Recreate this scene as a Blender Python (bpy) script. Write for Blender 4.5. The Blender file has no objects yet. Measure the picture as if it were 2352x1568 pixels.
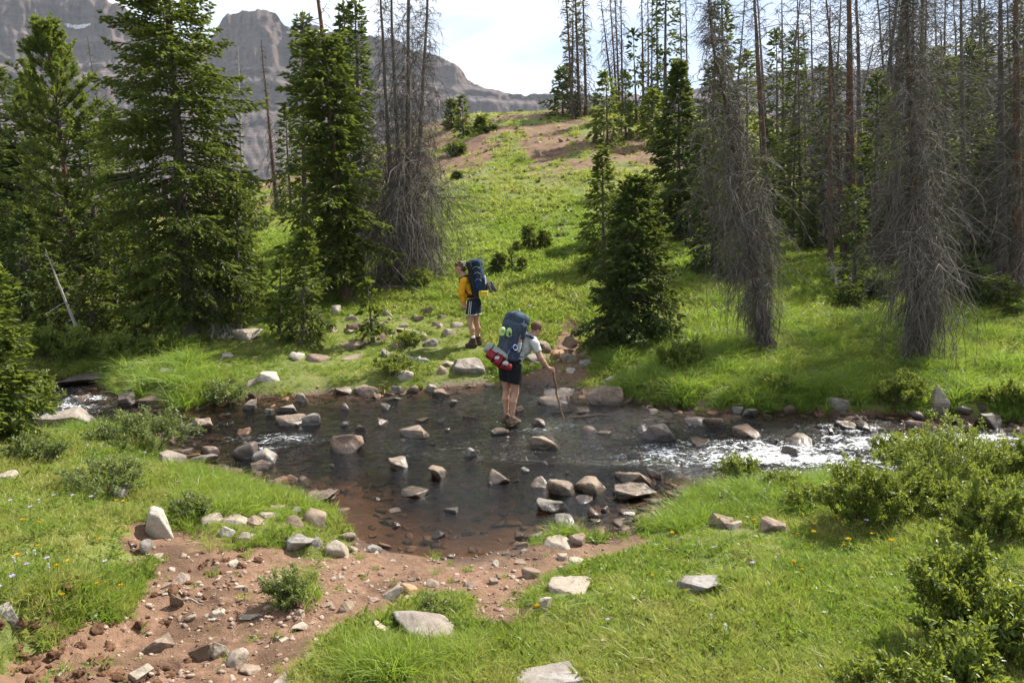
import bpy, bmesh, math, random
import numpy as np
from mathutils import Vector, Matrix, Euler

S = bpy.context.scene
COL = S.collection
HAZE_D = 0.00009
rad = math.radians

# ---------------------------------------------------------------- camera, sky, sun, exposure
F = 1800.0                       # focal length in pixels of a 2352 x 1568 frame
CW, CH, HOR = 2352.0, 1568.0, 500.0
CAMZ = 3.30
PITCH = math.atan((CH / 2 - HOR) / F)
cam_d = bpy.data.cameras.new('camera')
cam_d.sensor_width = 36.0
cam_d.lens = F / CW * 36.0
cam_d.clip_start = 0.1
cam_d.clip_end = 20000.0
cam = bpy.data.objects.new('camera', cam_d)
COL.objects.link(cam)
cam.location = (0, 0, CAMZ)
cam.rotation_euler = (math.pi / 2 - PITCH, 0, 0)
S.camera = cam

SUN_AZ, SUN_EL = rad(54), rad(49)      # azimuth clockwise from the view direction (+Y)
W = bpy.data.worlds.new('World')
S.world = W
W.use_nodes = True
wn, wl = W.node_tree.nodes, W.node_tree.links
wn.clear()
w_out = wn.new('ShaderNodeOutputWorld')
w_bg = wn.new('ShaderNodeBackground')
w_sky = wn.new('ShaderNodeTexSky')
w_sky.sky_type = 'NISHITA'
w_sky.sun_disc = False
w_sky.sun_elevation = SUN_EL
w_sky.sun_rotation = SUN_AZ
w_sky.altitude = 3000
w_sky.air_density = 1.0
w_sky.dust_density = 0.6
w_sky.ozone_density = 1.0
w_tc = wn.new('ShaderNodeTexCoord')
w_mp = wn.new('ShaderNodeMapping')
w_mp.inputs['Scale'].default_value = (1.0, 1.0, 3.2)
w_mp.inputs['Location'].default_value = (0.35, 0.1, 0.0)
w_nz = wn.new('ShaderNodeTexNoise')
w_nz.inputs['Scale'].default_value = 2.1
w_nz.inputs['Detail'].default_value = 7
w_nz.inputs['Roughness'].default_value = 0.55
w_nz.inputs['Distortion'].default_value = 0.6
w_rp = wn.new('ShaderNodeMapRange')
w_rp.inputs['From Min'].default_value = 0.40
w_rp.inputs['From Max'].default_value = 0.66
w_rp.inputs['To Min'].default_value = 0.22
w_rp.inputs['To Max'].default_value = 0.92
w_rp.clamp = True
w_mx = wn.new('ShaderNodeMixRGB')
w_mx.inputs['Color2'].default_value = (9.6, 9.9, 10.3, 1)     # thin sunlit cloud, same units as the sky
wl.new(w_tc.outputs['Generated'], w_mp.inputs['Vector'])
wl.new(w_mp.outputs['Vector'], w_nz.inputs['Vector'])
wl.new(w_nz.outputs['Fac'], w_rp.inputs['Value'])
wl.new(w_rp.outputs['Result'], w_mx.inputs['Fac'])
wl.new(w_sky.outputs['Color'], w_mx.inputs['Color1'])
wl.new(w_mx.outputs['Color'], w_bg.inputs['Color'])
w_bg.inputs['Strength'].default_value = 0.070
wl.new(w_bg.outputs['Background'], w_out.inputs['Surface'])

sun_d = bpy.data.lights.new('sun', 'SUN')
sun_d.energy = 5.0
sun_d.angle = rad(0.53)
sun_d.color = (1.0, 0.94, 0.84)
sun = bpy.data.objects.new('sun', sun_d)
COL.objects.link(sun)
SUNV = Vector((math.sin(SUN_AZ) * math.cos(SUN_EL), math.cos(SUN_AZ) * math.cos(SUN_EL), math.sin(SUN_EL)))
sun.rotation_euler = (-SUNV).to_track_quat('-Z', 'Y').to_euler()
sun.location = (20, 10, 30)

S.view_settings.view_transform = 'Standard'
S.view_settings.look = 'None'
S.view_settings.gamma = 1.0
S.view_settings.exposure = 1.28
S.view_settings.use_curve_mapping = False
S.render.engine = 'CYCLES'
S.cycles.max_bounces = 8
S.cycles.diffuse_bounces = 3
S.cycles.glossy_bounces = 3
S.cycles.transmission_bounces = 4
S.cycles.transparent_max_bounces = 12
S.cycles.volume_bounces = 0
S.cycles.caustics_reflective = False
S.cycles.caustics_refractive = False

# ---------------------------------------------------------------- helpers
def ray(px, py):
    u, v = (px - CW / 2) / F, (CH / 2 - py) / F
    c, s = math.cos(PITCH), math.sin(PITCH)
    return np.array((u, c + v * s, -s + v * c))

def on_z(px, py, z=0.0):
    d = ray(px, py)
    k = (z - CAMZ) / d[2]
    return d[0] * k, d[1] * k

def on_y(px, py, y):
    d = ray(px, py)
    k = y / d[1]
    return np.array((d[0] * k, y, CAMZ + d[2] * k))

def _h(ix, iy, iz, seed):
    n = (ix * 374761393 + iy * 668265263 + iz * 1274126177 + seed * 974634777) & 0xFFFFFFFF
    n = ((n ^ (n >> 13)) * 1274126177) & 0xFFFFFFFF
    n = ((n ^ (n >> 16)) * 2246822519) & 0xFFFFFFFF
    return ((n ^ (n >> 15)) & 0xFFFFFF) / float(0xFFFFFF)

def noise3(x, y, z, seed=0):
    x, y, z = np.broadcast_arrays(np.asarray(x, float), np.asarray(y, float), np.asarray(z, float))
    ix, iy, iz = np.floor(x).astype(np.int64), np.floor(y).astype(np.int64), np.floor(z).astype(np.int64)
    fx, fy, fz = x - ix, y - iy, z - iz
    fx, fy, fz = (f * f * f * (f * (f * 6 - 15) + 10) for f in (fx, fy, fz))
    r = 0
    for a in (0, 1):
        wx = fx if a else 1 - fx
        for b in (0, 1):
            wy = fy if b else 1 - fy
            for c in (0, 1):
                wz = fz if c else 1 - fz
                r = r + wx * wy * wz * _h(ix + a, iy + b, iz + c, seed)
    return r * 2 - 1

def noise2(x, y, seed=0):
    x, y = np.broadcast_arrays(np.asarray(x, float), np.asarray(y, float))
    ix, iy = np.floor(x).astype(np.int64), np.floor(y).astype(np.int64)
    fx, fy = x - ix, y - iy
    fx, fy = (f * f * f * (f * (f * 6 - 15) + 10) for f in (fx, fy))
    r = 0
    for a in (0, 1):
        for b in (0, 1):
            r = r + (fx if a else 1 - fx) * (fy if b else 1 - fy) * _h(ix + a, iy + b, ix * 0, seed)
    return r * 2 - 1

def fbm2(x, y, o=4, seed=0, g=0.5):
    r, a = 0, 1.0
    for i in range(o):
        r = r + a * noise2(np.asarray(x) * 2 ** i, np.asarray(y) * 2 ** i, seed + i * 7)
        a *= g
    return r

def fbm3(x, y, z, o=4, seed=0, g=0.5):
    r, a = 0, 1.0
    for i in range(o):
        r = r + a * noise3(np.asarray(x) * 2 ** i, np.asarray(y) * 2 ** i, np.asarray(z) * 2 ** i, seed + i * 7)
        a *= g
    return r

def sstep(a, b, x):
    t = np.clip((np.asarray(x, float) - a) / (b - a), 0, 1)
    return t * t * (3 - 2 * t)

def npmesh(name, V, faces, attrs=None, smooth=False, mats=(), midx=None):
    """faces: list of (n,k) int arrays."""
    me = bpy.data.meshes.new(name)
    V = np.ascontiguousarray(V, dtype=np.float32)
    me.vertices.add(len(V))
    me.vertices.foreach_set('co', V.ravel())
    faces = [np.asarray(f, dtype=np.int32) for f in faces if len(f)]
    loops = np.concatenate([f.ravel() for f in faces])
    tot = np.concatenate([np.full(len(f), f.shape[1], np.int32) for f in faces])
    start = np.concatenate([[0], np.cumsum(tot)[:-1]]).astype(np.int32)
    me.loops.add(len(loops))
    me.loops.foreach_set('vertex_index', loops)
    me.polygons.add(len(tot))
    me.polygons.foreach_set('loop_start', start)
    me.polygons.foreach_set('loop_total', tot)
    if smooth:
        me.polygons.foreach_set('use_smooth', np.ones(len(tot), dtype=bool))
    for m in mats:
        me.materials.append(m)
    if midx is not None:
        me.polygons.foreach_set('material_index', np.asarray(midx, np.int32))
    for k, v in (attrs or {}).items():
        a = me.attributes.new(k, 'FLOAT', 'POINT')
        a.data.foreach_set('value', np.ascontiguousarray(v, dtype=np.float32))
    me.update(calc_edges=True)
    return me

def obj(name, me, parent=None, mat=None, loc=None):
    o = bpy.data.objects.new(name, me)
    COL.objects.link(o)
    if mat is not None and me is not None:
        me.materials.append(mat)
    if parent is not None:
        o.parent = parent
    if loc is not None:
        o.location = loc
    if name in STUFF_PARTS:
        o['kind'] = 'stuff'
    return o

def tag(o, label=None, cat=None, group=None, kind=None):
    if label: o['label'] = label
    if cat: o['category'] = cat
    if group: o['group'] = group
    if kind: o['kind'] = kind
    return o

def empty(name, loc, label, cat, group=None, rz=0.0):
    o = bpy.data.objects.new(name, None)
    COL.objects.link(o)
    o.location = loc
    o.rotation_euler = (0, 0, rz)
    o.empty_display_size = 0.1
    return tag(o, label, cat, group)

STUFF_PARTS = {'branches', 'dead_branches', 'needles', 'leaves', 'stems', 'limbs'}

class Geo:
    """collects vertices, faces and one float attribute"""
    def __init__(s):
        s.V, s.F, s.A, s.n = [], [], [], 0
    def add(s, V, F, a=0.0):
        V = np.asarray(V, float).reshape(-1, 3)
        s.V.append(V)
        s.A.append(np.broadcast_to(np.asarray(a, float), (len(V),)))
        for f in (F if isinstance(F, list) else [F]):
            s.F.append(np.asarray(f) + s.n)
        s.n += len(V)
    def mesh(s, name, smooth=False, mats=()):
        by = {}
        for f in s.F:
            by.setdefault(f.shape[1], []).append(f)
        return npmesh(name, np.concatenate(s.V), [np.concatenate(v) for v in by.values()],
                      {'tint': np.concatenate(s.A)}, smooth, mats)

def unit(v):
    return v / np.maximum(np.linalg.norm(v, axis=-1, keepdims=True), 1e-9)

def tubes(P, R, k=5, cap=False):
    """P (B,S,3), R (B,S): B tapered tubes -> verts, quads"""
    P = np.asarray(P, float); R = np.asarray(R, float)
    B, Sg = P.shape[:2]
    T = unit(np.gradient(P, axis=1))
    ref = np.where(np.abs(T[..., 2:3]) > 0.9, np.array((1.0, 0, 0)), np.array((0, 0, 1.0)))
    if Sg > 1:
        ref = np.broadcast_to(ref[:, :1], ref.shape)
        bad = np.abs((ref * T).sum(-1, keepdims=True)) > 0.98
        ref = np.where(bad, np.array((0.7, 0.7, 0.1)), ref)
    N = unit(np.cross(T, ref)); Bn = np.cross(T, N)
    a = np.arange(k) / k * 2 * np.pi
    V = P[:, :, None] + R[:, :, None, None] * (np.cos(a)[:, None] * N[:, :, None] + np.sin(a)[:, None] * Bn[:, :, None])
    idx = np.arange(B * Sg * k).reshape(B, Sg, k)
    nx = np.roll(idx, -1, axis=2)
    Q = np.stack([idx[:, :-1], nx[:, :-1], nx[:, 1:], idx[:, 1:]], -1).reshape(-1, 4)
    return V.reshape(-1, 3), Q

def ribbons(P, R, rng):
    """flat tapered strips along B paths (B,S,3)"""
    B, Sg = P.shape[:2]
    T = unit(np.gradient(P, axis=1))
    N = unit(np.cross(T, unit(rng.normal(size=(B, 1, 3)))))
    V = np.stack([P - N * R[..., None], P + N * R[..., None]], 2)
    idx = np.arange(B * Sg * 2).reshape(B, Sg, 2)
    Q = np.stack([idx[:, :-1, 0], idx[:, :-1, 1], idx[:, 1:, 1], idx[:, 1:, 0]], -1).reshape(-1, 4)
    return V.reshape(-1, 3), Q

def rhombs(B0, D, L, Wd, up=None, rng=None):
    """crossed rhombic blades: base points, unit directions, lengths, widths"""
    n = len(B0)
    r = rng.normal(size=(n, 3))
    s1 = unit(np.cross(D, r)); s2 = np.cross(D, s1)
    mid = B0 + D * (L * 0.45)[:, None]
    tip = B0 + D * L[:, None]
    w = (Wd / 2)[:, None]
    V = np.stack([B0, mid + s1 * w, tip, mid - s1 * w, mid + s2 * w, mid - s2 * w], 1)
    b = (np.arange(n) * 6)[:, None]
    Q = np.concatenate([b + np.array([0, 1, 2, 3]), b + np.array([0, 4, 2, 5])])
    return V.reshape(-1, 3), Q

def blades1(B0, D, L, Wd, rng):
    """single rhombic needles"""
    n = len(B0)
    s1 = unit(np.cross(D, rng.normal(size=(n, 3))))
    mid = B0 + D * (L * 0.5)[:, None]
    w = (Wd / 2)[:, None]
    V = np.stack([B0, mid + s1 * w, B0 + D * L[:, None], mid - s1 * w], 1)
    return V.reshape(-1, 3), (np.arange(n) * 4)[:, None] + np.array([0, 1, 2, 3])

# ---------------------------------------------------------------- materials
class Mat:
    def __init__(s, name):
        s.m = bpy.data.materials.new(name)
        s.m.use_nodes = True
        s.n, s.l = s.m.node_tree.nodes, s.m.node_tree.links
        s.n.clear()
        s.out = s.n.new('ShaderNodeOutputMaterial')
    def node(s, t, **kw):
        nd = s.n.new('ShaderNode' + t)
        for k, v in kw.items():
            if k.startswith('i_'):
                key = k[2:].replace('_', ' ')
                s.put(nd.inputs[key] if key in nd.inputs else nd.inputs[int(key)], v)
            else:
                setattr(nd, k, v)
        return nd
    def put(s, sock, v):
        if isinstance(v, bpy.types.NodeSocket):
            s.l.new(v, sock)
        elif isinstance(v, (tuple, list)) and len(v) == 3 and sock.type == 'RGBA':
            sock.default_value = (*v, 1)
        else:
            sock.default_value = v
    def noise(s, scale, detail=4, rough=0.5, vec=None, dist=0.0, stretch=None):
        nd = s.node('TexNoise', i_Scale=scale, i_Detail=detail, i_Roughness=rough, i_Distortion=dist)
        if vec is None:
            vec = s.pos()
        if stretch:
            mp = s.node('Mapping', i_Scale=stretch, i_Vector=vec)
            vec = mp.outputs[0]
        s.l.new(vec, nd.inputs['Vector'])
        return nd.outputs['Fac']
    def pos(s):
        if not hasattr(s, '_pos'):
            s._pos = s.node('NewGeometry').outputs['Position']
        return s._pos
    def objc(s):
        if not hasattr(s, '_oc'):
            s._oc = s.node('TexCoord').outputs['Object']
        return s._oc
    def attr(s, name, typ='GEOMETRY', out='Fac'):
        nd = s.node('Attribute', attribute_name=name, attribute_type=typ)
        return nd.outputs[out]
    def rnd(s):
        return s.node('ObjectInfo').outputs['Random']
    def rng(s, v, a, b, c=0.0, d=1.0):
        return s.node('MapRange', i_Value=v, **{'i_From_Min': a, 'i_From_Max': b, 'i_To_Min': c, 'i_To_Max': d}).outputs[0]
    def mix(s, f, a, b, mode='MIX'):
        return s.node('MixRGB', blend_type=mode, i_Fac=f, i_Color1=a, i_Color2=b).outputs[0]
    def math(s, op, a, b=0.0):
        nd = s.node('Math', operation=op)
        s.put(nd.inputs[0], a); s.put(nd.inputs[1], b)
        return nd.outputs[0]
    def bump(s, h, strength=0.3, dist=0.02):
        return s.node('Bump', i_Strength=strength, i_Distance=dist, i_Height=h).outputs[0]
    def pbr(s, col, rough=0.8, normal=None, spec=0.3, **kw):
        p = s.node('BsdfPrincipled')
        s.put(p.inputs['Base Color'], col)
        s.put(p.inputs['Roughness'], rough)
        s.put(p.inputs['Specular IOR Level'], spec)
        if normal is not None:
            s.put(p.inputs['Normal'], normal)
        for k, v in kw.items():
            s.put(p.inputs[k], v)
        return p.outputs[0]
    def leaf(s, col, tcol, trans=0.4, rough=0.5, spec=0.25):
        a = s.pbr(col, rough, spec=spec)
        t = s.node('BsdfTranslucent')
        s.put(t.inputs['Color'], tcol)
        mx = s.node('MixShader', i_Fac=trans)
        s.l.new(a, mx.inputs[1]); s.l.new(t.outputs[0], mx.inputs[2])
        return mx.outputs[0]
    def done(s, sh):
        s.l.new(sh, s.out.inputs['Surface'])
        return s.m

def plain(name, col, rough=0.7, spec=0.3, var=0.25, scale=30.0, bump=0.0):
    m = Mat(name)
    n = m.noise(scale, 4, 0.6, vec=m.objc())
    d = tuple(c * (1 - var) for c in col); b = tuple(min(1, c * (1 + var)) for c in col)
    c = m.mix(m.rng(n, 0.3, 0.7), d, b)
    return m.done(m.pbr(c, rough, m.bump(n, bump, 0.01) if bump else None, spec))
# ---------------------------------------------------------------- stream outline and land
FAR_PX = [(-700, 880), (-100, 886), (60, 882), (120, 868), (200, 872), (262, 905), (300, 928), (420, 942), (480, 930), (560, 914),
          (640, 914), (740, 905), (860, 904), (960, 895), (1060, 885), (1150, 878), (1260, 885), (1340, 905), (1430, 920),
          (1500, 930), (1620, 945), (1720, 947), (1850, 946), (1960, 955), (2060, 952), (2120, 965), (2200, 962), (2300, 967),
          (2450, 975), (2900, 990)]
NEAR_PX = [(2900, 1080), (2450, 1070), (2200, 1085), (2000, 1112), (1850, 1118), (1700, 1125), (1580, 1140), (1535, 1172),
           (1490, 1215), (1400, 1238), (1290, 1230), (1190, 1252), (1090, 1280), (1000, 1281), (900, 1268), (830, 1240),
           (780, 1195), (740, 1150), (640, 1135), (560, 1110), (470, 1090), (400, 1062), (372, 1012), (300, 1000),
           (200, 1000), (100, 988), (-100, 990), (-700, 1010)]
FAR_W = np.array([on_z(*p) for p in FAR_PX])
NEAR_W = np.array([on_z(*p) for p in NEAR_PX])
WATER = np.concatenate([FAR_W, NEAR_W])
DIRT_PX = [(330, 1235), (420, 1225), (480, 1250), (560, 1262), (640, 1272), (720, 1288), (780, 1275), (800, 1230), (780, 1195), (900, 1200), (1190, 1200),
           (1200, 1262), (1300, 1262), (1450, 1225), (1500, 1260), (1400, 1288), (1330, 1312), (1260, 1340), (1205, 1400),
           (1190, 1465), (1110, 1445), (1060, 1392), (960, 1400), (900, 1415), (850, 1445), (760, 1500), (640, 1590),
           (560, 1900), (-330, 1900), (-90, 1560), (60, 1490), (180, 1440), (255, 1400), (295, 1330), (312, 1280)]
# DIRT (world outline) is filled in below, once the distance to the water is known
CROSS_PX = [(1090, 890), (1150, 852), (1245, 842), (1275, 800), (1290, 735), (1325, 745), (1340, 800), (1345, 850), (1395, 892), (1330, 910), (1200, 900)]
CROSS = np.array([on_z(x, y, 0.25) for x, y in CROSS_PX])

def sdist(x, y, poly):
    """signed distance to a polygon, negative inside"""
    x, y = np.asarray(x, float), np.asarray(y, float)
    sh = x.shape
    x, y = x.ravel(), y.ravel()
    best = np.full(x.shape, 1e18)
    ins = np.zeros(x.shape, bool)
    n = len(poly)
    for i in range(n):
        ax, ay = poly[i]; bx, by = poly[(i + 1) % n]
        dx, dy = bx - ax, by - ay
        t = np.clip(((x - ax) * dx + (y - ay) * dy) / max(dx * dx + dy * dy, 1e-12), 0, 1)
        best = np.minimum(best, (x - ax - t * dx) ** 2 + (y - ay - t * dy) ** 2)
        c = ((ay > y) != (by > y))
        with np.errstate(divide='ignore', invalid='ignore'):
            ins ^= c & (x < dx * (y - ay) / (dy if dy else 1e-12) + ax)
    d = np.sqrt(best)
    return np.where(ins, -d, d).reshape(sh)

def _dirt():
    out = []
    for px, py in DIRT_PX:
        z = 0.2
        for _ in range(25):
            x, y = on_z(px, py, z)
            z = 0.5 * z + 0.5 * (0.02 + 0.155 * max(float(sdist(np.array([x]), np.array([y]), WATER)[0]), 0.0))
        out.append((x, y))
    return np.array(out)
DIRT = _dirt()

_fo = np.argsort(FAR_W[:, 0]); _no = np.argsort(NEAR_W[:, 0])
def y_mid(x):
    return 0.5 * (np.interp(x, FAR_W[_fo, 0], FAR_W[_fo, 1]) + np.interp(x, NEAR_W[_no, 0], NEAR_W[_no, 1]))

_hy = np.array([0, 17, 19, 22, 28, 36, 45, 51, 55, 60, 75, 150, 600, 5000.])
_hz = np.array([0, 0, .22, .85, 1.75, 3.8, 6.6, 8.6, 9.2, 8.8, 3, -15, -40, -60.])
_yy = np.concatenate([np.arange(0, 150, 0.25), np.arange(150, 5000, 10)])
_zz = np.interp(_yy, _hy, _hz)
_k = np.hanning(17); _k /= _k.sum()
_zs = np.convolve(np.pad(_zz[:600], 8, mode='edge'), _k, 'valid')
_zz = np.concatenate([_zs, _zz[600:]])
_fa = np.array([-3, -.8, -.5, -.3, -.2, -.1, -.04, .1, .3, .45, .8, 3])
_ff = np.array([.2, .25, .3, .5, .66, .9, 1, 1.02, .95, .9, .85, .8])

def H(x, y, fine=True):
    x, y = np.asarray(x, float), np.asarray(y, float)
    s = sdist(x, y, WATER)
    wob = 0.10 * noise2(x * 1.7, y * 1.7, 5) + 0.05 * noise2(x * 5, y * 5, 6)
    s = s + wob * sstep(0.0, 0.3, np.abs(s)) * 0.6
    t = np.clip(s, 0, None)
    ym = y_mid(x)
    dd = sdist(x, y, DIRT)
    # near bank: rises towards the camera, turf stands a little above the trampled soil
    tn = np.minimum(t, 9 - 0 * t) + np.clip(t - 9, 0, 30) * 0.1
    zn = 0.04 * (1 - np.exp(-t * 10)) + 0.155 * tn
    edge = dd + 0.10 * noise2(x * 3.1, y * 3.1, 8)
    left = sstep(-1.0, -2.4, x) * sstep(5.9, 5.0, y)
    zn = zn + (0.09 * (1 - left) * sstep(-0.02, 0.16, edge) + 0.27 * left * sstep(0.0, 0.07, edge)) * sstep(0.1, 0.9, t)
    zn = zn - 0.13 * left * sstep(0.02, -0.35, edge)
    # far bank
    dc = sdist(x, y, CROSS)
    off = sstep(0.0, 0.7, dc)
    base = np.interp(t, [0, .3, 1, 2.2, 4, 9], [0, .03, .12, .30, .55, .85])
    step = (0.05 + 0.17 * off) * sstep(0.0, 0.4, t)
    az = x / np.maximum(y, 1.0)
    zf = base + step + np.interp(y, _yy, _zz) * np.interp(az, _fa, _ff) * sstep(0, 3, t)
    z = np.where(y < ym, zn, zf)
    bed = -(0.03 + 0.24 * sstep(0.0, 1.5, -s)) + 0.04 * noise2(x * 3, y * 3, 9) * sstep(0.05, 0.5, -s)
    z = np.where(s > 0, z, bed)
    if fine:
        land = sstep(0.0, 0.3, t)
        far = sstep(20, 40, y) * sstep(900, 200, y)
        z = z + land * (0.035 * fbm2(x * 1.3, y * 1.3, 3, 11) + 0.25 * far * fbm2(x * .22, y * .22, 3, 21))
        dm = sstep(0.15, -0.15, edge) * (y < ym) * land
        rug = fbm2(x * 6.0, y * 6.0, 3, 31)
        z = z + dm * (0.018 * rug + 0.045 * left * np.abs(rug) + 0.03 * left * fbm2(x * 2.6, y * 2.6, 2, 77))
    return z

def ground_at(px, py, z_off=0.0):
    """where the line of sight through a pixel meets the land (or the water plane)"""
    d = ray(px, py)
    k = np.geomspace(2.5, 90, 700)
    x, y, zr = d[0] * k, d[1] * k, CAMZ + d[2] * k
    zg = np.maximum(H(x, y), 0.0) + z_off
    hit = np.nonzero(zr < zg)[0]
    if len(hit) == 0:
        i = len(k) - 1
        return np.array((x[i], y[i], zg[i]))
    i = hit[0]
    if i == 0:
        return np.array((x[0], y[0], zg[0]))
    a, b = zr[i - 1] - zg[i - 1], zr[i] - zg[i]
    f = a / (a - b)
    kk = k[i - 1] + f * (k[i] - k[i - 1])
    xx, yy = d[0] * kk, d[1] * kk
    return np.array((xx, yy, float(max(H(np.array([xx]), np.array([yy]))[0], 0.0))))

def land_z(x, y):
    return float(H(np.array([x]), np.array([y]))[0])

def build_ground():
    a_f = np.arange(-45, 45.01, 0.33)
    a_c = np.concatenate([np.arange(-180, -46, 6.0), a_f, np.arange(52, 180, 6.0)])
    d = np.concatenate([[0.4, 0.9, 1.5, 2.1], np.geomspace(2.6, 20, 235), np.geomspace(20.15, 75, 90), np.geomspace(80, 4200, 50)])
    A, D = np.meshgrid(np.radians(a_c), d)
    X, Y = np.sin(A) * D, np.cos(A) * D
    Z = H(X, Y)
    nd, na = X.shape
    idx = np.arange(nd * na).reshape(nd, na)
    nxt = np.roll(idx, -1, axis=1)
    Q = np.stack([idx[:-1], nxt[:-1], nxt[1:], idx[1:]], -1).reshape(-1, 4)[:, ::-1]
    V = np.stack([X, Y, Z], -1).reshape(-1, 3)
    x, y = V[:, 0], V[:, 1]
    dd = sdist(x, y, DIRT) + 0.16 * fbm2(x * 2.2, y * 2.2, 3, 8)
    dc = sdist(x, y, CROSS) + 0.18 * fbm2(x * 2.2, y * 2.2, 3, 18)
    s = sdist(x, y, WATER)
    dirt = np.maximum(sstep(0.12, -0.10, dd), sstep(0.15, -0.15, dc))
    dirt = np.maximum(dirt, sstep(0.16, 0.0, s))
    az = x / np.maximum(y, 1)
    hill = sstep(30, 41, y + 8 * (az - 0.0)) * sstep(0.34, 0.10, az + 0.12 * fbm2(x * .25, y * .25, 3, 41)) * sstep(120, 70, y)
    hill = hill * sstep(-0.25, 0.35, fbm2(x * .5, y * .5, 3, 43) + 0.50)
    dirt = np.maximum(dirt, hill * 0.72)
    me = npmesh('ground', V, [Q], {'dirt': dirt, 'sd': s}, smooth=True)
    return obj('ground', me)

m = Mat('soil_and_turf')
n1 = m.noise(2.2, 6, 0.6); n2 = m.noise(14, 5, 0.65); n3 = m.noise(70, 3, 0.6); n4 = m.noise(0.35, 4, 0.6)
soil = m.mix(m.rng(n2, 0.3, 0.7), (0.105, 0.056, 0.034), (0.250, 0.150, 0.095))
soil = m.mix(m.rng(n1, 0.42, 0.62), soil, (0.15, 0.09, 0.054))
soil = m.mix(m.rng(n3, 0.60, 0.72, 0, .6), soil, (0.24, 0.165, 0.11))
soil = m.mix(m.rng(m.noise(1.3, 5, 0.65), 0.50, 0.60, 0, .75), soil, (0.070, 0.037, 0.022))
turf = m.mix(m.rng(n2, 0.3, 0.7), (0.085, 0.105, 0.022), (0.135, 0.165, 0.038))
turf = m.mix(m.rng(n1, 0.5, 0.7, 0, .7), turf, (0.16, 0.145, 0.055))
turf = m.mix(m.rng(n4, 0.45, 0.6, 0, .6), turf, (0.15, 0.17, 0.035))
dmask = m.math('ADD', m.attr('dirt'), m.rng(n2, 0.35, 0.65, -0.18, 0.18))
col = m.mix(m.rng(dmask, 0.4, 0.6), turf, soil)
sep = m.node('SeparateXYZ', i_Vector=m.pos())
wet = m.rng(m.math('ADD', sep.outputs['Z'], m.rng(n1, .3, .7, -.03, .03)), 0.02, 0.12, 1, 0)
col = m.mix(m.math('MULTIPLY', wet, 0.62), col, (0.055, 0.030, 0.018))
hgt = m.math('ADD', m.math('MULTIPLY', n2, 1.0), m.math('MULTIPLY', n3, 0.35))
M_GROUND = m.done(m.pbr(col, m.rng(wet, 0, 1, 0.9, 0.35), m.bump(hgt, 0.9, 0.035), 0.3))
g = build_ground()
g.data.materials.append(M_GROUND)
tag(g, kind='structure')

# ---------------------------------------------------------------- water
RAPIDS = [(1760, 1045, 1.5, 1.0), (1650, 1050, 1.1, .9), (1520, 1040, .8, .8), (1900, 1060, 1.3, 1.0), (2060, 1020, 1.2, 1.0), (2230, 1010, 1.1, 1.0),
          (2150, 1050, 1., .9), (1560, 975, 0.7, .5), (1960, 985, .8, .7), (650, 1010, .55, .75), (600, 1030, .4, .6), (130, 935, .75, 1.0),
          (210, 915, .5, .9), (60, 950, .8, .9), (430, 975, .5, .55), (1240, 985, .35, .4), (1290, 975, .3, .5), (330, 975, .6, .5), (790, 925, .5, .4), (1400, 1000, .5, .35)]
def foam_mask(x, y):
    f = np.zeros_like(x)
    for px, py, r, a in RAPIDS:
        cx, cy = on_z(px, py)
        f = np.maximum(f, a * np.exp(-(((x - cx) / (r * 1.35)) ** 2 + ((y - cy) / (r * 0.62)) ** 2)))
    return f

def build_water():
    x = np.arange(-14, 16, 0.039)
    y = np.arange(7.4, 16.6, 0.05)
    X, Y = np.meshgrid(x, y)
    s = sdist(X, Y, WATER)
    fm = foam_mask(X, Y)
    # downstream is +x; ripples stretched across the flow, standing waves in the riffles
    w = 0.006 * fbm2(X * 2.4 + 0.8 * Y, Y * 4.5, 4, 51) + 0.005 * fbm2(X * 9, Y * 13, 2, 53)
    act = sstep(0.05, 0.6, fm)
    w = w * (0.55 + 1.6 * act) + act * (0.030 * fbm2(X * 2.6, Y * 3.6, 3, 55) + 0.020 * np.abs(fbm2(X * 8, Y * 9, 2, 57)))
    w = w + 0.004 * sstep(0.3, -0.5, s) * fbm2(X * 1.0, Y * 2.2, 2, 59)
    calm = sstep(-3.4, -0.5, X - (-1.2)) * sstep(3.2, 1.2, X) * sstep(10.6, 9.6, Y)
    w = w * (1 - 0.65 * calm)
    keep = s < 0.25
    nd, na = X.shape
    idx = np.arange(nd * na).reshape(nd, na)
    kf = keep[:-1, :-1] | keep[1:, 1:]
    Q = np.stack([idx[:-1, :-1], idx[:-1, 1:], idx[1:, 1:], idx[1:, :-1]], -1)[kf]
    used, inv = np.unique(Q, return_inverse=True)
    V = np.stack([X, Y, w], -1).reshape(-1, 3)[used]
    me = npmesh('water', V, [inv.reshape(-1, 4)], {'foam': fm.ravel()[used], 'calm': calm.ravel()[used], 'depth': np.clip(-H(V[:, 0], V[:, 1]), 0, 1)}, smooth=True)
    return obj('water', me)

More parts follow.
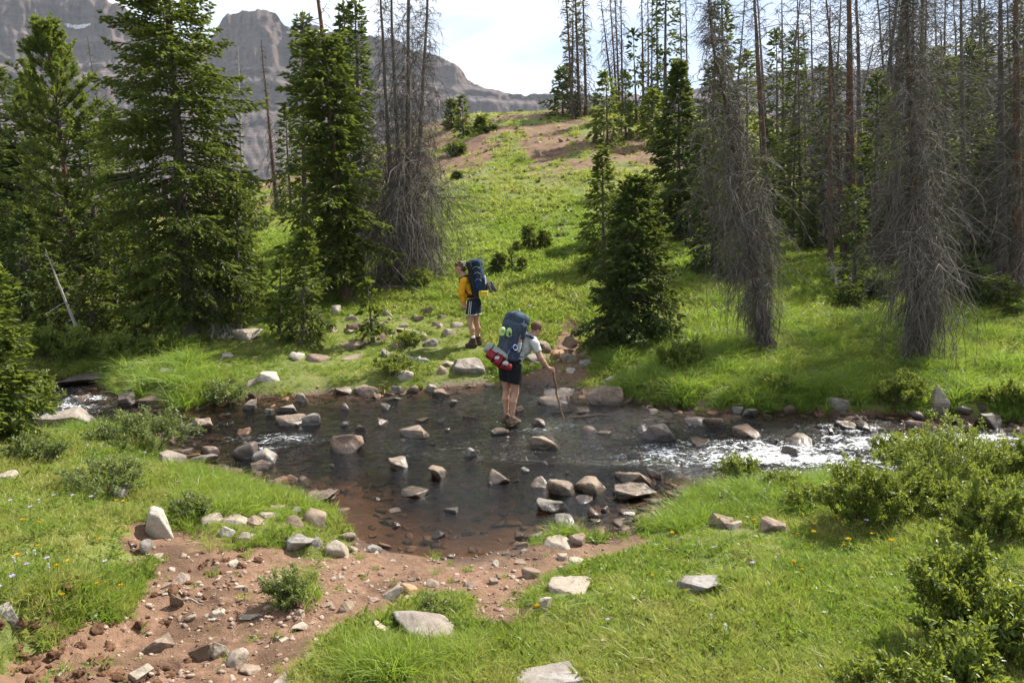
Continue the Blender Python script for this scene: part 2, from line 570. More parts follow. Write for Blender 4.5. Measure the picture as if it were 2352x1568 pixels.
m = Mat('stream_water')
p = m.pos()
na = m.noise(9, 4, 0.6, stretch=(1.0, 1.8, 1)); nb = m.noise(34, 3, 0.6, stretch=(1.0, 1.6, 1)); nc = m.noise(2.0, 5, 0.65, stretch=(0.6, 2.0, 1), dist=0.8)
ff = m.attr('foam'); cm = m.attr('calm')
hh = m.math('ADD', m.math('ADD', na, m.math('MULTIPLY', m.noise(4.2, 3, 0.6, stretch=(1.0, 2.2, 1), dist=.6), 1.2)), m.math('MULTIPLY', nb, 0.55))
st = m.math('ADD', 0.70, m.math('MULTIPLY', ff, 0.3))
st = m.math('MULTIPLY', st, m.rng(cm, 0, 1, 1, 0.35))
bmp = m.node('Bump', i_Strength=st, i_Distance=0.05, i_Height=hh).outputs[0]
tr = m.node('BsdfTransparent'); m.put(tr.inputs['Color'], m.mix(m.rng(m.attr('depth'), 0.02, 0.24), (0.86, 0.74, 0.60), (0.30, 0.235, 0.175)))
gl = m.node('BsdfGlossy', i_Roughness=0.09); m.put(gl.inputs['Color'], (1, 1, 1)); m.put(gl.inputs['Normal'], bmp)
fr = m.node('Fresnel', i_IOR=1.33); m.put(fr.inputs['Normal'], bmp)
wat = m.node('MixShader'); m.put(wat.inputs[0], fr.outputs[0]); m.l.new(tr.outputs[0], wat.inputs[1]); m.l.new(gl.outputs[0], wat.inputs[2])
nf = m.noise(15, 4, 0.7, stretch=(0.8, 1.9, 1), dist=1.2)
fo = m.math('ADD', m.math('MULTIPLY', ff, 0.61), m.rng(nc, 0.3, 0.7, -0.22, 0.26))
fo = m.math('ADD', fo, m.rng(nf, 0.3, 0.7, -0.48, 0.34))
fo = m.rng(fo, 0.44, 0.70, 0, 0.93)
wh = m.pbr((0.80, 0.83, 0.86), 0.5, bmp, 0.4)
mx = m.node('MixShader'); m.put(mx.inputs[0], fo); m.l.new(wat.outputs[0], mx.inputs[1]); m.l.new(wh, mx.inputs[2])
M_WATER = m.done(mx.outputs[0])
wtr = build_water()
wtr.data.materials.append(M_WATER)
tag(wtr, kind='structure')

# ---------------------------------------------------------------- mountain
SKY_PX = [(-900, -260), (-400, -190), (0, -95), (120, -45), (240, -4), (285, 18), (330, 45), (400, 82), (455, 104), (476, 96), (490, 78), (503, 60),
          (513, 40), (524, 30), (545, 26), (570, 22), (600, 22), (628, 26), (642, 38), (652, 50), (658, 54), (700, 55), (760, 66), (830, 76),
          (900, 90), (950, 108), (1000, 126), (1036, 142), (1058, 158), (1072, 178), (1105, 198), (1160, 211), (1210, 218), (1240, 213),
          (1300, 215), (1420, 218), (1600, 205), (1800, 160), (1970, 158), (2230, 128), (2352, 112), (2700, 80), (3200, 120)]
def dir_of(px, py):
    d = ray(px, py)
    return d[0] / d[1], d[2] / d[1]
_sa = np.array([dir_of(*p)[0] for p in SKY_PX])
_sy = np.array([dir_of(*p)[1] for p in SKY_PX])

def mountain_uv(a, u):
    """a: azimuth tangent, u in 0..1 from foot to crest -> xyz"""
    e = np.interp(a, _sa, _sy) + 0.0012 * fbm2(a * 60, a * 0, 4, 61) * sstep(0.0, 0.2, a * 0 + 1)
    far = sstep(0.12, 0.38, a)
    rt = 1750 + 700 * far + 120 * noise2(a * 3, a * 0, 62) - 150 * sstep(-.36, -.40, a)
    zt = e * rt * 1.0 + CAMZ
    z = -70 + (zt + 70) * u
    # cliff bands: steps in height that cost little run
    zw = z + 9 * fbm2(a * 6, z * 0.0, 2, 63) + 3 * fbm2(a * 70, z * .02, 2, 64)
    run = np.zeros_like(z)
    zq = np.linspace(-90, 900, 1500)
    band = np.zeros_like(zq)
    for c, w in ((170, 3), (205, 4), (238, 20), (284, 5), (325, 20), (386, 36), (450, 26), (530, 30), (610, 34)):
        band = np.maximum(band, np.exp(-((zq - c) / w) ** 4))
    slope = 1.75 * (1 - band) + 0.16 * band
    cum = np.concatenate([[0], np.cumsum(slope[:-1] * (zq[1] - zq[0]))])
    R = np.interp(zw, zq, cum)
    Rt = np.interp(zt + 9 * fbm2(a * 6, a * 0, 2, 63) + 3 * fbm2(a * 70, zt * .02, 2, 64), zq, cum)
    cl = np.interp(zw, zq, band)
    r = rt - (Rt - R)
    # buttresses and gullies
    flute = fbm2(a * 130, z * .012, 3, 65) * 20 + np.abs(fbm2(a * 48, z * .004, 2, 66)) * 24
    gul = fbm2(a * 14, z * 0.003, 2, 67) * 12
    r = r + cl * flute + gul * (1 - 0.3 * cl) * sstep(1.0, 0.8, u) + 8 * fbm2(a * 260, z * .06, 2, 68)
    return a * r, r + 0 * z, z, cl

def build_mountain():
    a = np.linspace(-0.84, 0.84, 760)
    u = np.linspace(0, 1, 130) ** 0.85
    A, U = np.meshgrid(a, u)
    X, Y, Z, C = mountain_uv(A, U)
    # the far slope behind the crest
    Xb, Yb, Zb = X[-1:] * 1.25, Y[-1:] * 1.25, Z[-1:] * 0 - 80
    X, Y, Z, C = (np.concatenate([p, q]) for p, q in ((X, Xb), (Y, Yb), (Z, Zb), (C, C[-1:])))
    nd, na = X.shape
    idx = np.arange(nd * na).reshape(nd, na)
    Q = np.stack([idx[:-1, :-1], idx[:-1, 1:], idx[1:, 1:], idx[1:, :-1]], -1).reshape(-1, 4)
    me = npmesh('mountain', np.stack([X, Y, Z], -1).reshape(-1, 3), [Q], {'cliff': C.ravel()}, smooth=False)
    return obj('mountain', me)

m = Mat('layered_rock')
sp = m.node('SeparateXYZ', i_Vector=m.pos())
n1 = m.noise(0.012, 6, 0.65); n2 = m.noise(0.06, 5, 0.7); lay = m.noise(0.05, 5, 0.7, stretch=(0.03, 0.03, 0.75))
cl = m.rng(m.math('ADD', m.attr('cliff'), m.rng(n2, .3, .7, -.3, .3)), 0.35, 0.7)
talus = m.mix(m.rng(n1, 0.35, 0.65), (0.235, 0.165, 0.155), (0.175, 0.138, 0.130))
talus = m.mix(m.rng(lay, 0.48, 0.56, 0, .8), talus, (0.085, 0.068, 0.062))
talus = m.mix(m.rng(m.noise(0.02, 5, 0.6, stretch=(1, 1, .5)), 0.55, 0.7, 0, .5), talus, (0.085, 0.085, 0.058))
rock = m.mix(m.rng(lay, 0.35, 0.65), (0.092, 0.064, 0.062), (0.235, 0.150, 0.122))
rock = m.mix(m.rng(n1, 0.45, 0.7), rock, (0.095, 0.082, 0.078))
fl = m.noise(0.055, 6, 0.72, stretch=(1, 1, .12)); l2 = m.noise(0.22, 4, 0.7, stretch=(.012, .012, .42)); n5 = m.noise(0.35, 4, .7)
rock = m.mix(m.rng(fl, 0.48, 0.40, 0, .7), rock, (0.035, 0.028, 0.028))
rock = m.mix(m.rng(l2, 0.50, 0.56, 0, .7), rock, (0.175, 0.125, 0.105))
talus = m.mix(m.rng(l2, 0.53, 0.58, 0, .8), talus, (0.062, 0.054, 0.05))
talus = m.mix(m.rng(n5, 0.5, 0.7, 0, .45), talus, (0.18, 0.14, 0.13))
c = m.mix(cl, talus, rock)
M_MTN = m.done(m.pbr(c, 0.95, m.bump(m.math('ADD', m.math('ADD', n2, lay), m.math('ADD', fl, n5)), 1.0, 9.0), 0.1))
mt = build_mountain(); mt.data.materials.append(M_MTN); tag(mt, kind='structure')

# snow lying in the gullies
m = Mat('old_snow')
M_SNOW = m.done(m.pbr(m.mix(m.noise(0.2, 3), (0.72, 0.75, 0.8), (0.86, 0.87, 0.9)), 0.7, None, 0.3))
def snow(px0, px1, py_of, th, label, seed):
    pa = np.linspace(px0, px1, 40)
    rows = []
    for j, k in enumerate(np.linspace(-1, 1, 7)):
        yv = np.array([py_of(p) for p in pa]) + k * th * np.sin(np.linspace(0.05, np.pi - .05, 40)) ** 0.6 * (1 + .5 * noise2(pa * .15, pa * 0, seed))
        a, el = np.array([dir_of(p_, y_) for p_, y_ in zip(pa, yv)]).T
        uu = np.linspace(0, 1, 500)
        out = []
        for ai, ei in zip(a, el):
            X, Y, Z, C = mountain_uv(np.full(500, ai), uu)
            i = np.argmin(np.abs((Z - CAMZ) / Y - ei))
            f = 1 - 5.0 / Y[i]
            out.append((X[i] * f, Y[i] * f, CAMZ + (Z[i] - CAMZ) * f + (0.8 if abs(k) < .9 else -1.5)))
        rows.append(out)
    V = np.array(rows).reshape(-1, 3)
    idx = np.arange(280).reshape(7, 40)
    Q = np.stack([idx[:-1, :-1], idx[1:, :-1], idx[1:, 1:], idx[:-1, 1:]], -1).reshape(-1, 4)
    o = obj('snow_patch', npmesh('snow_patch', V, [Q], smooth=True), mat=M_SNOW)
    tag(o, label, 'snow patch', 'snow patches on the mountain')
snow(148, 208, lambda p: 55 + 6 * math.sin((p - 148) / 60 * math.pi), 4, 'small curved snow streak high on the left mountain slope', 71)
snow(658, 772, lambda p: 74 - 2 * (p - 658) / 114, 2.5, 'long thin snow line just right of the butte', 72)
snow(1135, 1190, lambda p: 281 + 9 * (p - 1135) / 55, 5, 'snow patch at the foot of the low cliffs behind the hill', 73)

# ---------------------------------------------------------------- air
hz = Mat('thin_air')
vol = hz.node('VolumePrincipled', i_Density=HAZE_D, i_Anisotropy=0.0)
hz.put(vol.inputs['Color'], (0.80, 0.88, 1.0))
hz.l.new(vol.outputs[0], hz.out.inputs['Volume'])
def haze():
    x0, x1, y0, y1, z0, z1 = -3600, 3600, -4400, 4600, -95, 960
    V = [(x, y, z) for z in (z0, z1) for y in (y0, y1) for x in (x0, x1)]
    Q = [(0, 2, 3, 1), (4, 5, 7, 6), (0, 1, 5, 4), (2, 6, 7, 3), (0, 4, 6, 2), (1, 3, 7, 5)]
    o = obj('haze', npmesh('haze', np.array(V, float), [np.array(Q)]), mat=hz.m)
    tag(o, kind='stuff')
haze()
# ---------------------------------------------------------------- tree materials
def foliage_mat(name, dark, light, tip, tr=0.35):
    m = Mat(name)
    t = m.attr('tint')
    r = m.noise(1.3, 3, 0.6, vec=m.objc())
    c = m.mix(m.rng(r, 0.35, 0.65), dark, light)
    c = m.mix(m.rng(t, 0.25, 1.0), c, tip)
    tc = m.mix(0.5, c, (0.26, 0.30, 0.035))
    return m.done(m.leaf(c, tc, tr, 0.45, 0.3))
M_SPRUCE = foliage_mat('spruce_needles', (0.064, 0.100, 0.020), (0.108, 0.150, 0.027), (0.195, 0.225, 0.038), 0.48)
M_SPRUCE_DK = foliage_mat('dark_spruce_needles', (0.044, 0.078, 0.022), (0.070, 0.112, 0.029), (0.125, 0.165, 0.036), 0.42)
M_SPRUCE_YG = foliage_mat('young_spruce_needles', (0.075, 0.115, 0.022), (0.115, 0.160, 0.030), (0.200, 0.235, 0.038), 0.58)
M_PINE = foliage_mat('pine_needles', (0.095, 0.140, 0.024), (0.135, 0.185, 0.030), (0.195, 0.235, 0.038), 0.52)

def bark_mat(name, a, b, c, sc=1.0):
    m = Mat(name)
    o = m.objc()
    n1 = m.noise(9 * sc, 5, 0.65, vec=o, stretch=(1, 1, .35)); n2 = m.noise(40 * sc, 4, 0.6, vec=o, stretch=(1, 1, .4)); n3 = m.noise(1.1, 3, 0.5, vec=o)
    k = m.mix(m.rng(n1, 0.35, 0.65), a, b)
    k = m.mix(m.rng(n3, 0.46, 0.6, 0, .8), k, c)
    k = m.mix(m.rng(n2, 0.5, 0.7, 0, .5), k, tuple(v * 0.45 for v in a))
    return m.done(m.pbr(k, 0.95, m.bump(m.math('ADD', n1, n2), 0.8, 0.02), 0.15))
M_BARK = bark_mat('grey_bark', (0.075, 0.063, 0.055), (0.165, 0.145, 0.13), (0.11, 0.09, 0.072))
M_BARK_RED = bark_mat('rusty_bark', (0.065, 0.045, 0.034), (0.125, 0.100, 0.085), (0.155, 0.075, 0.043))
M_BARK_PALE = bark_mat('bleached_wood', (0.26, 0.245, 0.225), (0.42, 0.40, 0.37), (0.30, 0.26, 0.22))
m = Mat('dead_twigs')
t = m.attr('tint')
c = m.mix(m.rng(m.noise(2.5, 3, 0.6, vec=m.objc()), 0.35, 0.65), (0.070, 0.059, 0.051), (0.135, 0.117, 0.103))
c = m.mix(m.rng(t, 0.2, 1), c, (0.25, 0.225, 0.20))
M_TWIG = m.done(m.pbr(c, 0.9, None, 0.15))
m = Mat('pale_dead_twigs')
M_TWIG_PALE = m.done(m.pbr(m.mix(m.rng(m.noise(3, 3, .6, vec=m.objc()), .35, .65), (0.25, 0.235, 0.215), (0.44, 0.42, 0.39)), 0.9, None, .15))

# ---------------------------------------------------------------- tree shapes (local frame: base at the origin, z up)
def trunk_geo(h, r, rng, lean=(0, 0), wob=0.02, sides=9, seg=16, r_top=0.12, flare=1.5):
    t = np.linspace(0, 1, seg)
    wx = np.cumsum(rng.normal(size=seg)) * wob * h / seg; wy = np.cumsum(rng.normal(size=seg)) * wob * h / seg
    wx -= wx[0]; wy -= wy[0]
    P = np.stack([lean[0] * t + wx * t, lean[1] * t + wy * t, h * t - 0.15 * (t == 0)], -1)
    R = r * (1 - (1 - r_top) * t ** 0.9)
    R = R * (1 + (flare - 1) * np.exp(-t * h / 0.22))
    V, Q = tubes(P[None], R[None], sides)
    ang = np.arctan2(V[:, 1], V[:, 0])
    Vn = V + (0.012 * noise3(V[:, 0] * 9, V[:, 1] * 9, V[:, 2] * 4, 5))[:, None] * unit(V * np.array((1, 1, 0)) + 1e-6)
    return P, R, Vn, Q

def at_h(P, z):
    return np.stack([np.interp(z, P[:, 2], P[:, 0]), np.interp(z, P[:, 2], P[:, 1]), z], -1)

def spruce(h, R, seed, nbr=120, sec=9, ter=5, tw=(0.13, 0.042), p=0.8, z0=0.03, droop=0.35, up=(-0.30, 0.55), lean=(0, 0), gap=0.25,
           thin=0.0, rtr=None, prof=None, clump=0.0, top_bare=0.0):
    """returns trunk Geo, branch Geo, needle Geo"""
    rng = np.random.default_rng(seed)
    rtr = rtr or 0.012 * h + 0.025
    P, TR, V, Q = trunk_geo(h, rtr, rng, lean, 0.02)
    gt, gb, gn = Geo(), Geo(), Geo()
    gt.add(V, Q)
    f = (np.arange(nbr) + rng.uniform(0, 1, nbr)) / nbr
    f = f ** 1.05
    f = f * (1 - top_bare)
    z = h * (z0 + (0.985 - z0) * f)
    az = np.arange(nbr) * 2.39996 + rng.normal(0, 0.5, nbr)
    L = R * (np.interp(f, prof[0], prof[1]) if prof is not None else (1 - f) ** p * np.minimum(1, 0.72 + 2.2 * f))
    L = L * rng.uniform(1 - gap * 1.4, 1 + gap * 0.55, nbr) + 0.03 * R
    if clump:
        L = L * (1 + clump * noise2(np.cos(az) * 1.3 + 7, z / R * 1.2 + np.sin(az) * 1.3, seed))
    keep = rng.uniform(size=nbr) > thin
    f, z, az, L = f[keep], z[keep], az[keep], np.maximum(L[keep], 0.06)
    nb = len(f)
    e = up[0] + (up[1] - up[0]) * f + rng.normal(0, 0.10, nb)
    d = np.stack([np.cos(az), np.sin(az)], -1)
    base = at_h(P, z)
    def bpos(i, t):
        ti = t
        r = L[i] * ti * np.cos(e[i])
        zz = L[i] * (ti * np.sin(e[i]) - droop * ti ** 2 * (1 - f[i]) + 0.24 * droop * ti ** 3.5 * 1.6)
        o = base[i].copy()
        o[..., 0] += d[i, 0] * r; o[..., 1] += d[i, 1] * r; o[..., 2] += zz
        return o
    # branch wood
    ts = np.linspace(0, 0.96, 5)
    BP = np.stack([bpos(np.arange(nb), np.full(nb, t)) for t in ts], 1)
    BR = (0.006 + 0.011 * L)[:, None] * (1 - 0.8 * ts)[None]
    V, Q = tubes(BP, BR, 3)
    gb.add(V, Q, 0.0)
    # secondaries
    ns = np.maximum(2, (sec * np.clip(L / R, 0.40, 1.0)).astype(int))
    bi = np.repeat(np.arange(nb), ns * 2)
    off = np.concatenate([np.arange(n * 2) for n in ns])
    tt = 0.16 + 0.84 * (off // 2 + rng.uniform(0, 1, len(bi))) / np.repeat(ns, ns * 2)
    tt = np.clip(tt, 0.08, 1.0)
    sd = np.where(off % 2 == 0, 1.0, -1.0)
    sb = bpos(bi, tt); sb2 = bpos(bi, np.clip(tt + 0.05, 0, 1.06))
    T = unit(sb2 - sb)
    side = np.stack([-d[bi, 1], d[bi, 0], np.zeros(len(bi))], -1)
    ang = rng.uniform(0.55, 1.0, len(bi))
    D = unit(T * np.cos(ang)[:, None] + side * (sd * np.sin(ang))[:, None] + np.array((0, 0, -1.0)) * rng.uniform(-0.12, 0.85, len(bi))[:, None])
    sl = (0.36 * L[bi] * (1 - tt) ** 0.7 + 0.6 * tw[0] + 0.5 * tw[0] * rng.uniform(size=len(bi))) * rng.uniform(.7, 1.15, len(bi))
    # twiglets
    k = ter
    si = np.repeat(np.arange(len(bi)), k)
    q = np.tile((np.arange(k) + 0.5) / k, len(bi)) + rng.normal(0, 0.06, len(si))
    q = np.clip(q, 0.02, 1.0)
    B0 = sb[si] + D[si] * (sl[si] * q)[:, None]
    B0[:, 2] -= 0.10 * sl[si] * q ** 2
    perp = unit(np.cross(D[si], np.array((0, 0, 1.0)) + 0 * D[si]))
    alt = np.where(np.arange(len(si)) % 2 == 0, 1.0, -1.0)
    DD = unit(D[si] + perp * (alt * rng.uniform(0.2, 0.9, len(si)))[:, None] * (1 - q[:, None] * .6) + rng.normal(0, 0.22, (len(si), 3)) + np.array((0, 0, 0.10)))
    LL = tw[0] * rng.uniform(0.7, 1.35, len(si)); WW = tw[1] * rng.uniform(0.75, 1.3, len(si))
    V, Q = rhombs(B0, DD, LL, WW, rng=rng)
    tip = np.clip(0.55 * tt[bi * 0 + np.arange(len(bi))][si] + 0.45 * q, 0, 1) ** 2.2 * rng.uniform(0.4, 1.0, len(si))
    gn.add(V, Q, np.repeat(tip, 6))
    # leader and axis tufts
    nl = 26
    tz = np.linspace(0.93, 1.0, nl)
    B1 = at_h(P, h * tz); a1 = rng.uniform(0, 6.28, nl)
    if top_bare == 0:
        D1 = unit(np.stack([np.cos(a1) * .55, np.sin(a1) * .55, np.full(nl, 0.75)], -1))
        V, Q = rhombs(B1, D1, np.full(nl, tw[0] * .9), np.full(nl, tw[1]), rng=rng)
        gn.add(V, Q, 0.6)
    return gt, gb, gn

def pine(h, R, seed, lean=(0, 0), nbr=60, r=0.10):
    """open crown of upturned limbs carrying brush-like tufts of long needles"""
    rng = np.random.default_rng(seed)
    P, TR, V, Q = trunk_geo(h, r, rng, lean, 0.03)
    gt, gb, gn = Geo(), Geo(), Geo()
    gt.add(V, Q)
    f = np.sort(rng.uniform(0.0, 0.97, nbr)); z = h * (0.10 + 0.88 * f)
    az = np.arange(nbr) * 2.4 + rng.normal(0, .5, nbr)
    L = R * np.interp(f, [0, .25, .6, .85, 1], [.9, 1.05, .85, .45, .12]) * rng.uniform(.6, 1.15, nbr)
    e = np.interp(f, [0, .5, 1], [0.0, 0.35, 0.95]) + rng.normal(0, .12, nbr)
    d = np.stack([np.cos(az), np.sin(az)], -1); base = at_h(P, z)
    ts = np.linspace(0, 1, 6)
    BP = base[:, None] + np.stack([d[:, None, 0] * (L * np.cos(e))[:, None] * ts, d[:, None, 1] * (L * np.cos(e))[:, None] * ts,
                                   (L * np.sin(e))[:, None] * ts + 0.25 * L[:, None] * ts ** 2.2 - 0.1 * L[:, None] * ts], -1)
    V, Q = tubes(BP, (0.008 + 0.014 * L)[:, None] * (1 - .75 * ts), 4); gb.add(V, Q)
    # twigs off the limbs
    nt = 11
    bi = np.repeat(np.arange(nbr), nt); tt = rng.uniform(.25, 1, len(bi))
    fi = tt * 5; i0 = np.minimum(fi.astype(int), 4); w = (fi - i0)[:, None]
    tb = BP[bi, i0] * (1 - w) + BP[bi, i0 + 1] * w; T = unit(BP[bi, i0 + 1] - BP[bi, i0])
    D = unit(T + rng.normal(0, .55, (len(bi), 3)) + np.array((0, 0, .35)))
    tl = rng.uniform(.12, .38, len(bi)) * (1.15 - .5 * tt)
    V, Q = tubes(np.stack([tb, tb + D * tl[:, None]], 1), np.tile((.006, .004), (len(bi), 1)), 3); gb.add(V, Q)
    # needles: bottle brushes along the twig
    nn = 44
    si = np.repeat(np.arange(len(bi)), nn)
    q = rng.uniform(.0, 1, len(si))
    B0 = tb[si] + D[si] * (tl[si] * q)[:, None]
    ND = unit(rng.normal(0, 1, (len(si), 3)) + D[si] * (1.0 + .6 * q[:, None]) + np.array((0, 0, .25)))
    V, Q = blades1(B0, ND, rng.uniform(.07, .125, len(si)), np.full(len(si), .026), rng)
    gn.add(V, Q, np.repeat(np.clip(q * rng.uniform(.3, 1, len(si)), 0, 1), 4))
    return gt, gb, gn

def dead(h, r, seed, nbr=200, prof=((0, .1, .3, .6, 1), (.5, 1, .6, .3, .05)), R=1.2, grav=0.8, gtop=0.5, e0=(0.0, 0.3), lean=(0, 0), tw=5, z0=0.04, z1=0.98,
         thick=0.010, r_top=0.2, wob=0.02, fpow=1.0, fine=0.0035, flare=1.5, tl=(.22, .6), curl=.33):
    """dead conifer: bare trunk, hanging dead limbs with fine side twigs"""
    rng = np.random.default_rng(seed)
    P, TR, V, Q = trunk_geo(h, r, rng, lean, wob, r_top=r_top, flare=flare)
    gt, gb = Geo(), Geo()
    gt.add(V, Q)
    f = ((np.arange(nbr) + rng.uniform(0, 1, nbr)) / nbr) ** fpow
    z = h * (z0 + (z1 - z0) * f)
    az = np.arange(nbr) * 2.39996 + rng.normal(0, .6, nbr)
    L = R * np.interp(f, prof[0], prof[1]) * rng.uniform(.45, 1.15, nbr)
    L = L * (1 + .45 * noise2(np.cos(az) * 1.2 + 3, z * .9 + np.sin(az) * 1.2, seed + 5)) * np.where(rng.uniform(size=nbr) < .12, .4, 1)
    e = e0[0] + (e0[1] - e0[0]) * f + rng.normal(0, .34, nbr)
    gv = (grav + (gtop - grav) * f) * rng.uniform(.35, 1.45, nbr)
    d = np.stack([np.cos(az), np.sin(az)], -1); base = at_h(P, z)
    Sg = 7
    ts = np.linspace(0, 1, Sg)[None]
    wv = np.cumsum(rng.normal(0, .075, (nbr, Sg)), 1) * L[:, None]
    ro = (L * np.cos(e))[:, None] * (ts - curl * np.minimum(gv, 1.6)[:, None] * ts ** 2)
    zo = (L * np.sin(e))[:, None] * ts - (L * gv)[:, None] * ts ** 2 * .85
    BP = base[:, None] + np.stack([d[:, None, 0] * ro - d[:, None, 1] * wv, d[:, None, 1] * ro + d[:, None, 0] * wv, zo + .4 * wv], -1)
    BP[..., 2] = np.maximum(BP[..., 2], 0.03)
    V, Q = tubes(BP, (thick * (.45 + .55 * L / R))[:, None] * (1 - .72 * ts) + 0.001, 3); gb.add(V, Q, 0.1)
    if tw:
        bi = np.repeat(np.arange(nbr), tw); tt = rng.uniform(.12, .98, len(bi))
        fi = tt * (Sg - 1); i0 = np.minimum(fi.astype(int), Sg - 2); w = (fi - i0)[:, None]
        tb = BP[bi, i0] * (1 - w) + BP[bi, i0 + 1] * w; T = unit(BP[bi, i0 + 1] - BP[bi, i0])
        D = unit(T * .7 + rng.normal(0, .62, (len(bi), 3)) + np.array((0, 0, -.05)))
        l = L[bi] * rng.uniform(tl[0], tl[1], len(bi)) * (1.1 - .6 * tt)
        s4 = np.linspace(0, 1, 4)[None, :, None]
        TP = tb[:, None] + D[:, None] * (l[:, None, None] * s4) + np.cumsum(rng.normal(0, .13, (len(bi), 4, 3)), 1) * l[:, None, None] * s4
        TP[..., 2] -= (gv[bi] * l * .5)[:, None] * s4[..., 0] ** 2
        TP[..., 2] = np.maximum(TP[..., 2], 0.02)
        V, Q = ribbons(TP, 1.25 * fine * np.linspace(1.25, .55, 4)[None] * np.ones((len(bi), 1)), rng)
        gb.add(V, Q, np.repeat(rng.uniform(0, 1, len(bi)) ** 2, 8))
    return gt, gb

def plant_tree(name, label, cat, base, parts, group=None, rz=0.0):
    t = empty(name, base, label, cat, group, rz)
    out = []
    for pn, geo, mat, sm in parts:
        if geo.n == 0:
            continue
        out.append(obj(pn, geo.mesh(pn, smooth=sm), t, mat))
    return t

def copy_tree(root, loc, label, rz=0.0, sc=(1, 1, 1), tilt=(0, 0)):
    c = root.copy(); COL.objects.link(c)
    c.location = loc; c.rotation_euler = (tilt[0], tilt[1], rz); c.scale = sc; c['label'] = label
    for ch in root.children:
        k = ch.copy(); COL.objects.link(k); k.parent = c
    return c

def frame_of(bx, by, tx, ty, dist=None):
    """ground point under a pixel, height and sideways lean of a tree whose top shows at another pixel"""
    if dist is None:
        b = ground_at(bx, by)
    else:
        d = ray(bx, by); x = d[0] / d[1] * dist
        b = np.array((x, dist, land_z(x, dist)))
    t = on_y(tx, ty, b[1])
    return b, t[2] - b[2], t[0] - b[0]

def px_m(y):
    return y / F / math.cos(PITCH)          # metres per 2352-frame pixel at depth y, near enough

def add_spruce(bx, by, tx, ty, hw, seed, label, mat=None, name='spruce_tree', dist=None, group=None, det=1.0, **kw):
    b, h, lean = frame_of(bx, by, tx, ty, dist)
    R = hw * px_m(b[1])
    pxh = (by - ty) * 0.4354 if dist is None else h / px_m(b[1]) * 0.4354
    px = 1.0 / (px_m(b[1]) * 2.297)           # render pixels per metre
    tl = min(max(4.6 / px, 0.105), 0.26, max(.45 * R, .05)); twd = min(max(tl * 0.40, 1.45 / px), tl * .6)
    nbr = int(kw.pop('nbr', np.clip(pxh * 0.62, 50, 320)))
    sec = int(kw.pop('sec', np.clip(R / tl * 1.5, 4, 13)))
    ter = int(kw.pop('ter', np.clip(R * .3 / tl * 2.0, 3, 6)))
    gt, gb, gn = spruce(h, R, seed, nbr=int(nbr * det), sec=sec, ter=ter, tw=(tl, twd), lean=(lean, 0), **kw)
    return plant_tree(name, label, 'spruce tree', b, [('trunk', gt, M_BARK, True), ('branches', gb, M_BARK, False), ('needles', gn, mat or M_SPRUCE, False)], group)
# ================================================================ the trees, left to right
# --- left of the stream
add_spruce(440, 782, 352, -470, 166, 1, 'tallest spruce on the left, broad and deep green, beside the stream bend', p=0.75, nbr=430, sec=14, ter=6,
           prof=((0, .05, .12, .3, .42, .5, .6, .8, 1), (.35, .75, .92, .95, .88, .76, .58, .33, .04)), clump=0.22, gap=0.24, rtr=0.17, z0=0.055, droop=0.30)
b, h, lean = frame_of(183, 668, 104, 45)
g3 = pine(h, 135 * px_m(b[1]), 2, (lean, 0), nbr=165, r=0.12)
plant_tree('pine_tree', 'light green long-needled pine left of the tallest spruce, slim upright leader', 'pine tree', b, [('trunk', g3[0], M_BARK_RED, True), ('limbs', g3[1], M_BARK, False), ('needles', g3[2], M_PINE, False)])
add_spruce(55, 660, 62, 165, 92, 3, 'dark spruce behind the light green pine at the left edge', M_SPRUCE_DK, dist=27, clump=.3, gap=.4)
add_spruce(-40, 700, -30, 300, 105, 4, 'dark spruce cut off by the left edge of the photo, above the water inlet', M_SPRUCE_DK, dist=24)
add_spruce(-70, 1015, -55, 560, 178, 5, 'sunlit bushy spruce at the left edge overhanging the stream', M_SPRUCE_YG, nbr=150, sec=11, ter=6, p=0.7, z0=.02, name='young_spruce_tree')
add_spruce(60, 775, 55, 480, 95, 6, 'dense low spruce in shade behind the left edge spruce', M_SPRUCE_DK, dist=19, p=.7)
add_spruce(130, 770, 128, 610, 75, 7, 'short spruce beside the bleached leaning snag', M_SPRUCE, dist=18.5, p=.7)
add_spruce(205, 785, 222, 620, 80, 8, 'short blue-green spruce right of the bleached leaning snag', M_SPRUCE, dist=18.2, p=.7)
add_spruce(268, 760, 262, 500, 85, 9, 'mid-height spruce tucked under the tallest spruce', M_SPRUCE, dist=19.5)
add_spruce(310, 800, 316, 650, 62, 10, 'small pale-tipped spruce in front of the tallest spruce trunk', M_SPRUCE, dist=17.6, p=.65)
add_spruce(150, 700, 250, 260, 70, 12, 'spruce hidden between the pine and the tallest spruce', M_SPRUCE_DK, dist=30)
add_spruce(549, 768, 541, 400, 80, 13, 'slender spruce just right of the tallest spruce, thin dark trunk showing', M_SPRUCE, gap=.45, thin=.1, z0=.14, sec=8)
add_spruce(641, 772, 646, 590, 46, 14, 'left one of the twin young spruces on the rocky bank', M_SPRUCE, p=.8, z0=.18, gap=.4, thin=.15, name='young_spruce_tree')
add_spruce(694, 792, 702, 528, 80, 15, 'right, taller one of the twin young spruces on the rocky bank', M_SPRUCE, p=.75, z0=.12, gap=.4, thin=.1, name='young_spruce_tree')
add_spruce(857, 786, 842, 642, 38, 16, 'little lone spruce sapling among the pale bank stones, see-through', M_SPRUCE_YG, nbr=46, sec=5, ter=4, z0=.22, gap=.5, thin=.2, name='spruce_sapling')
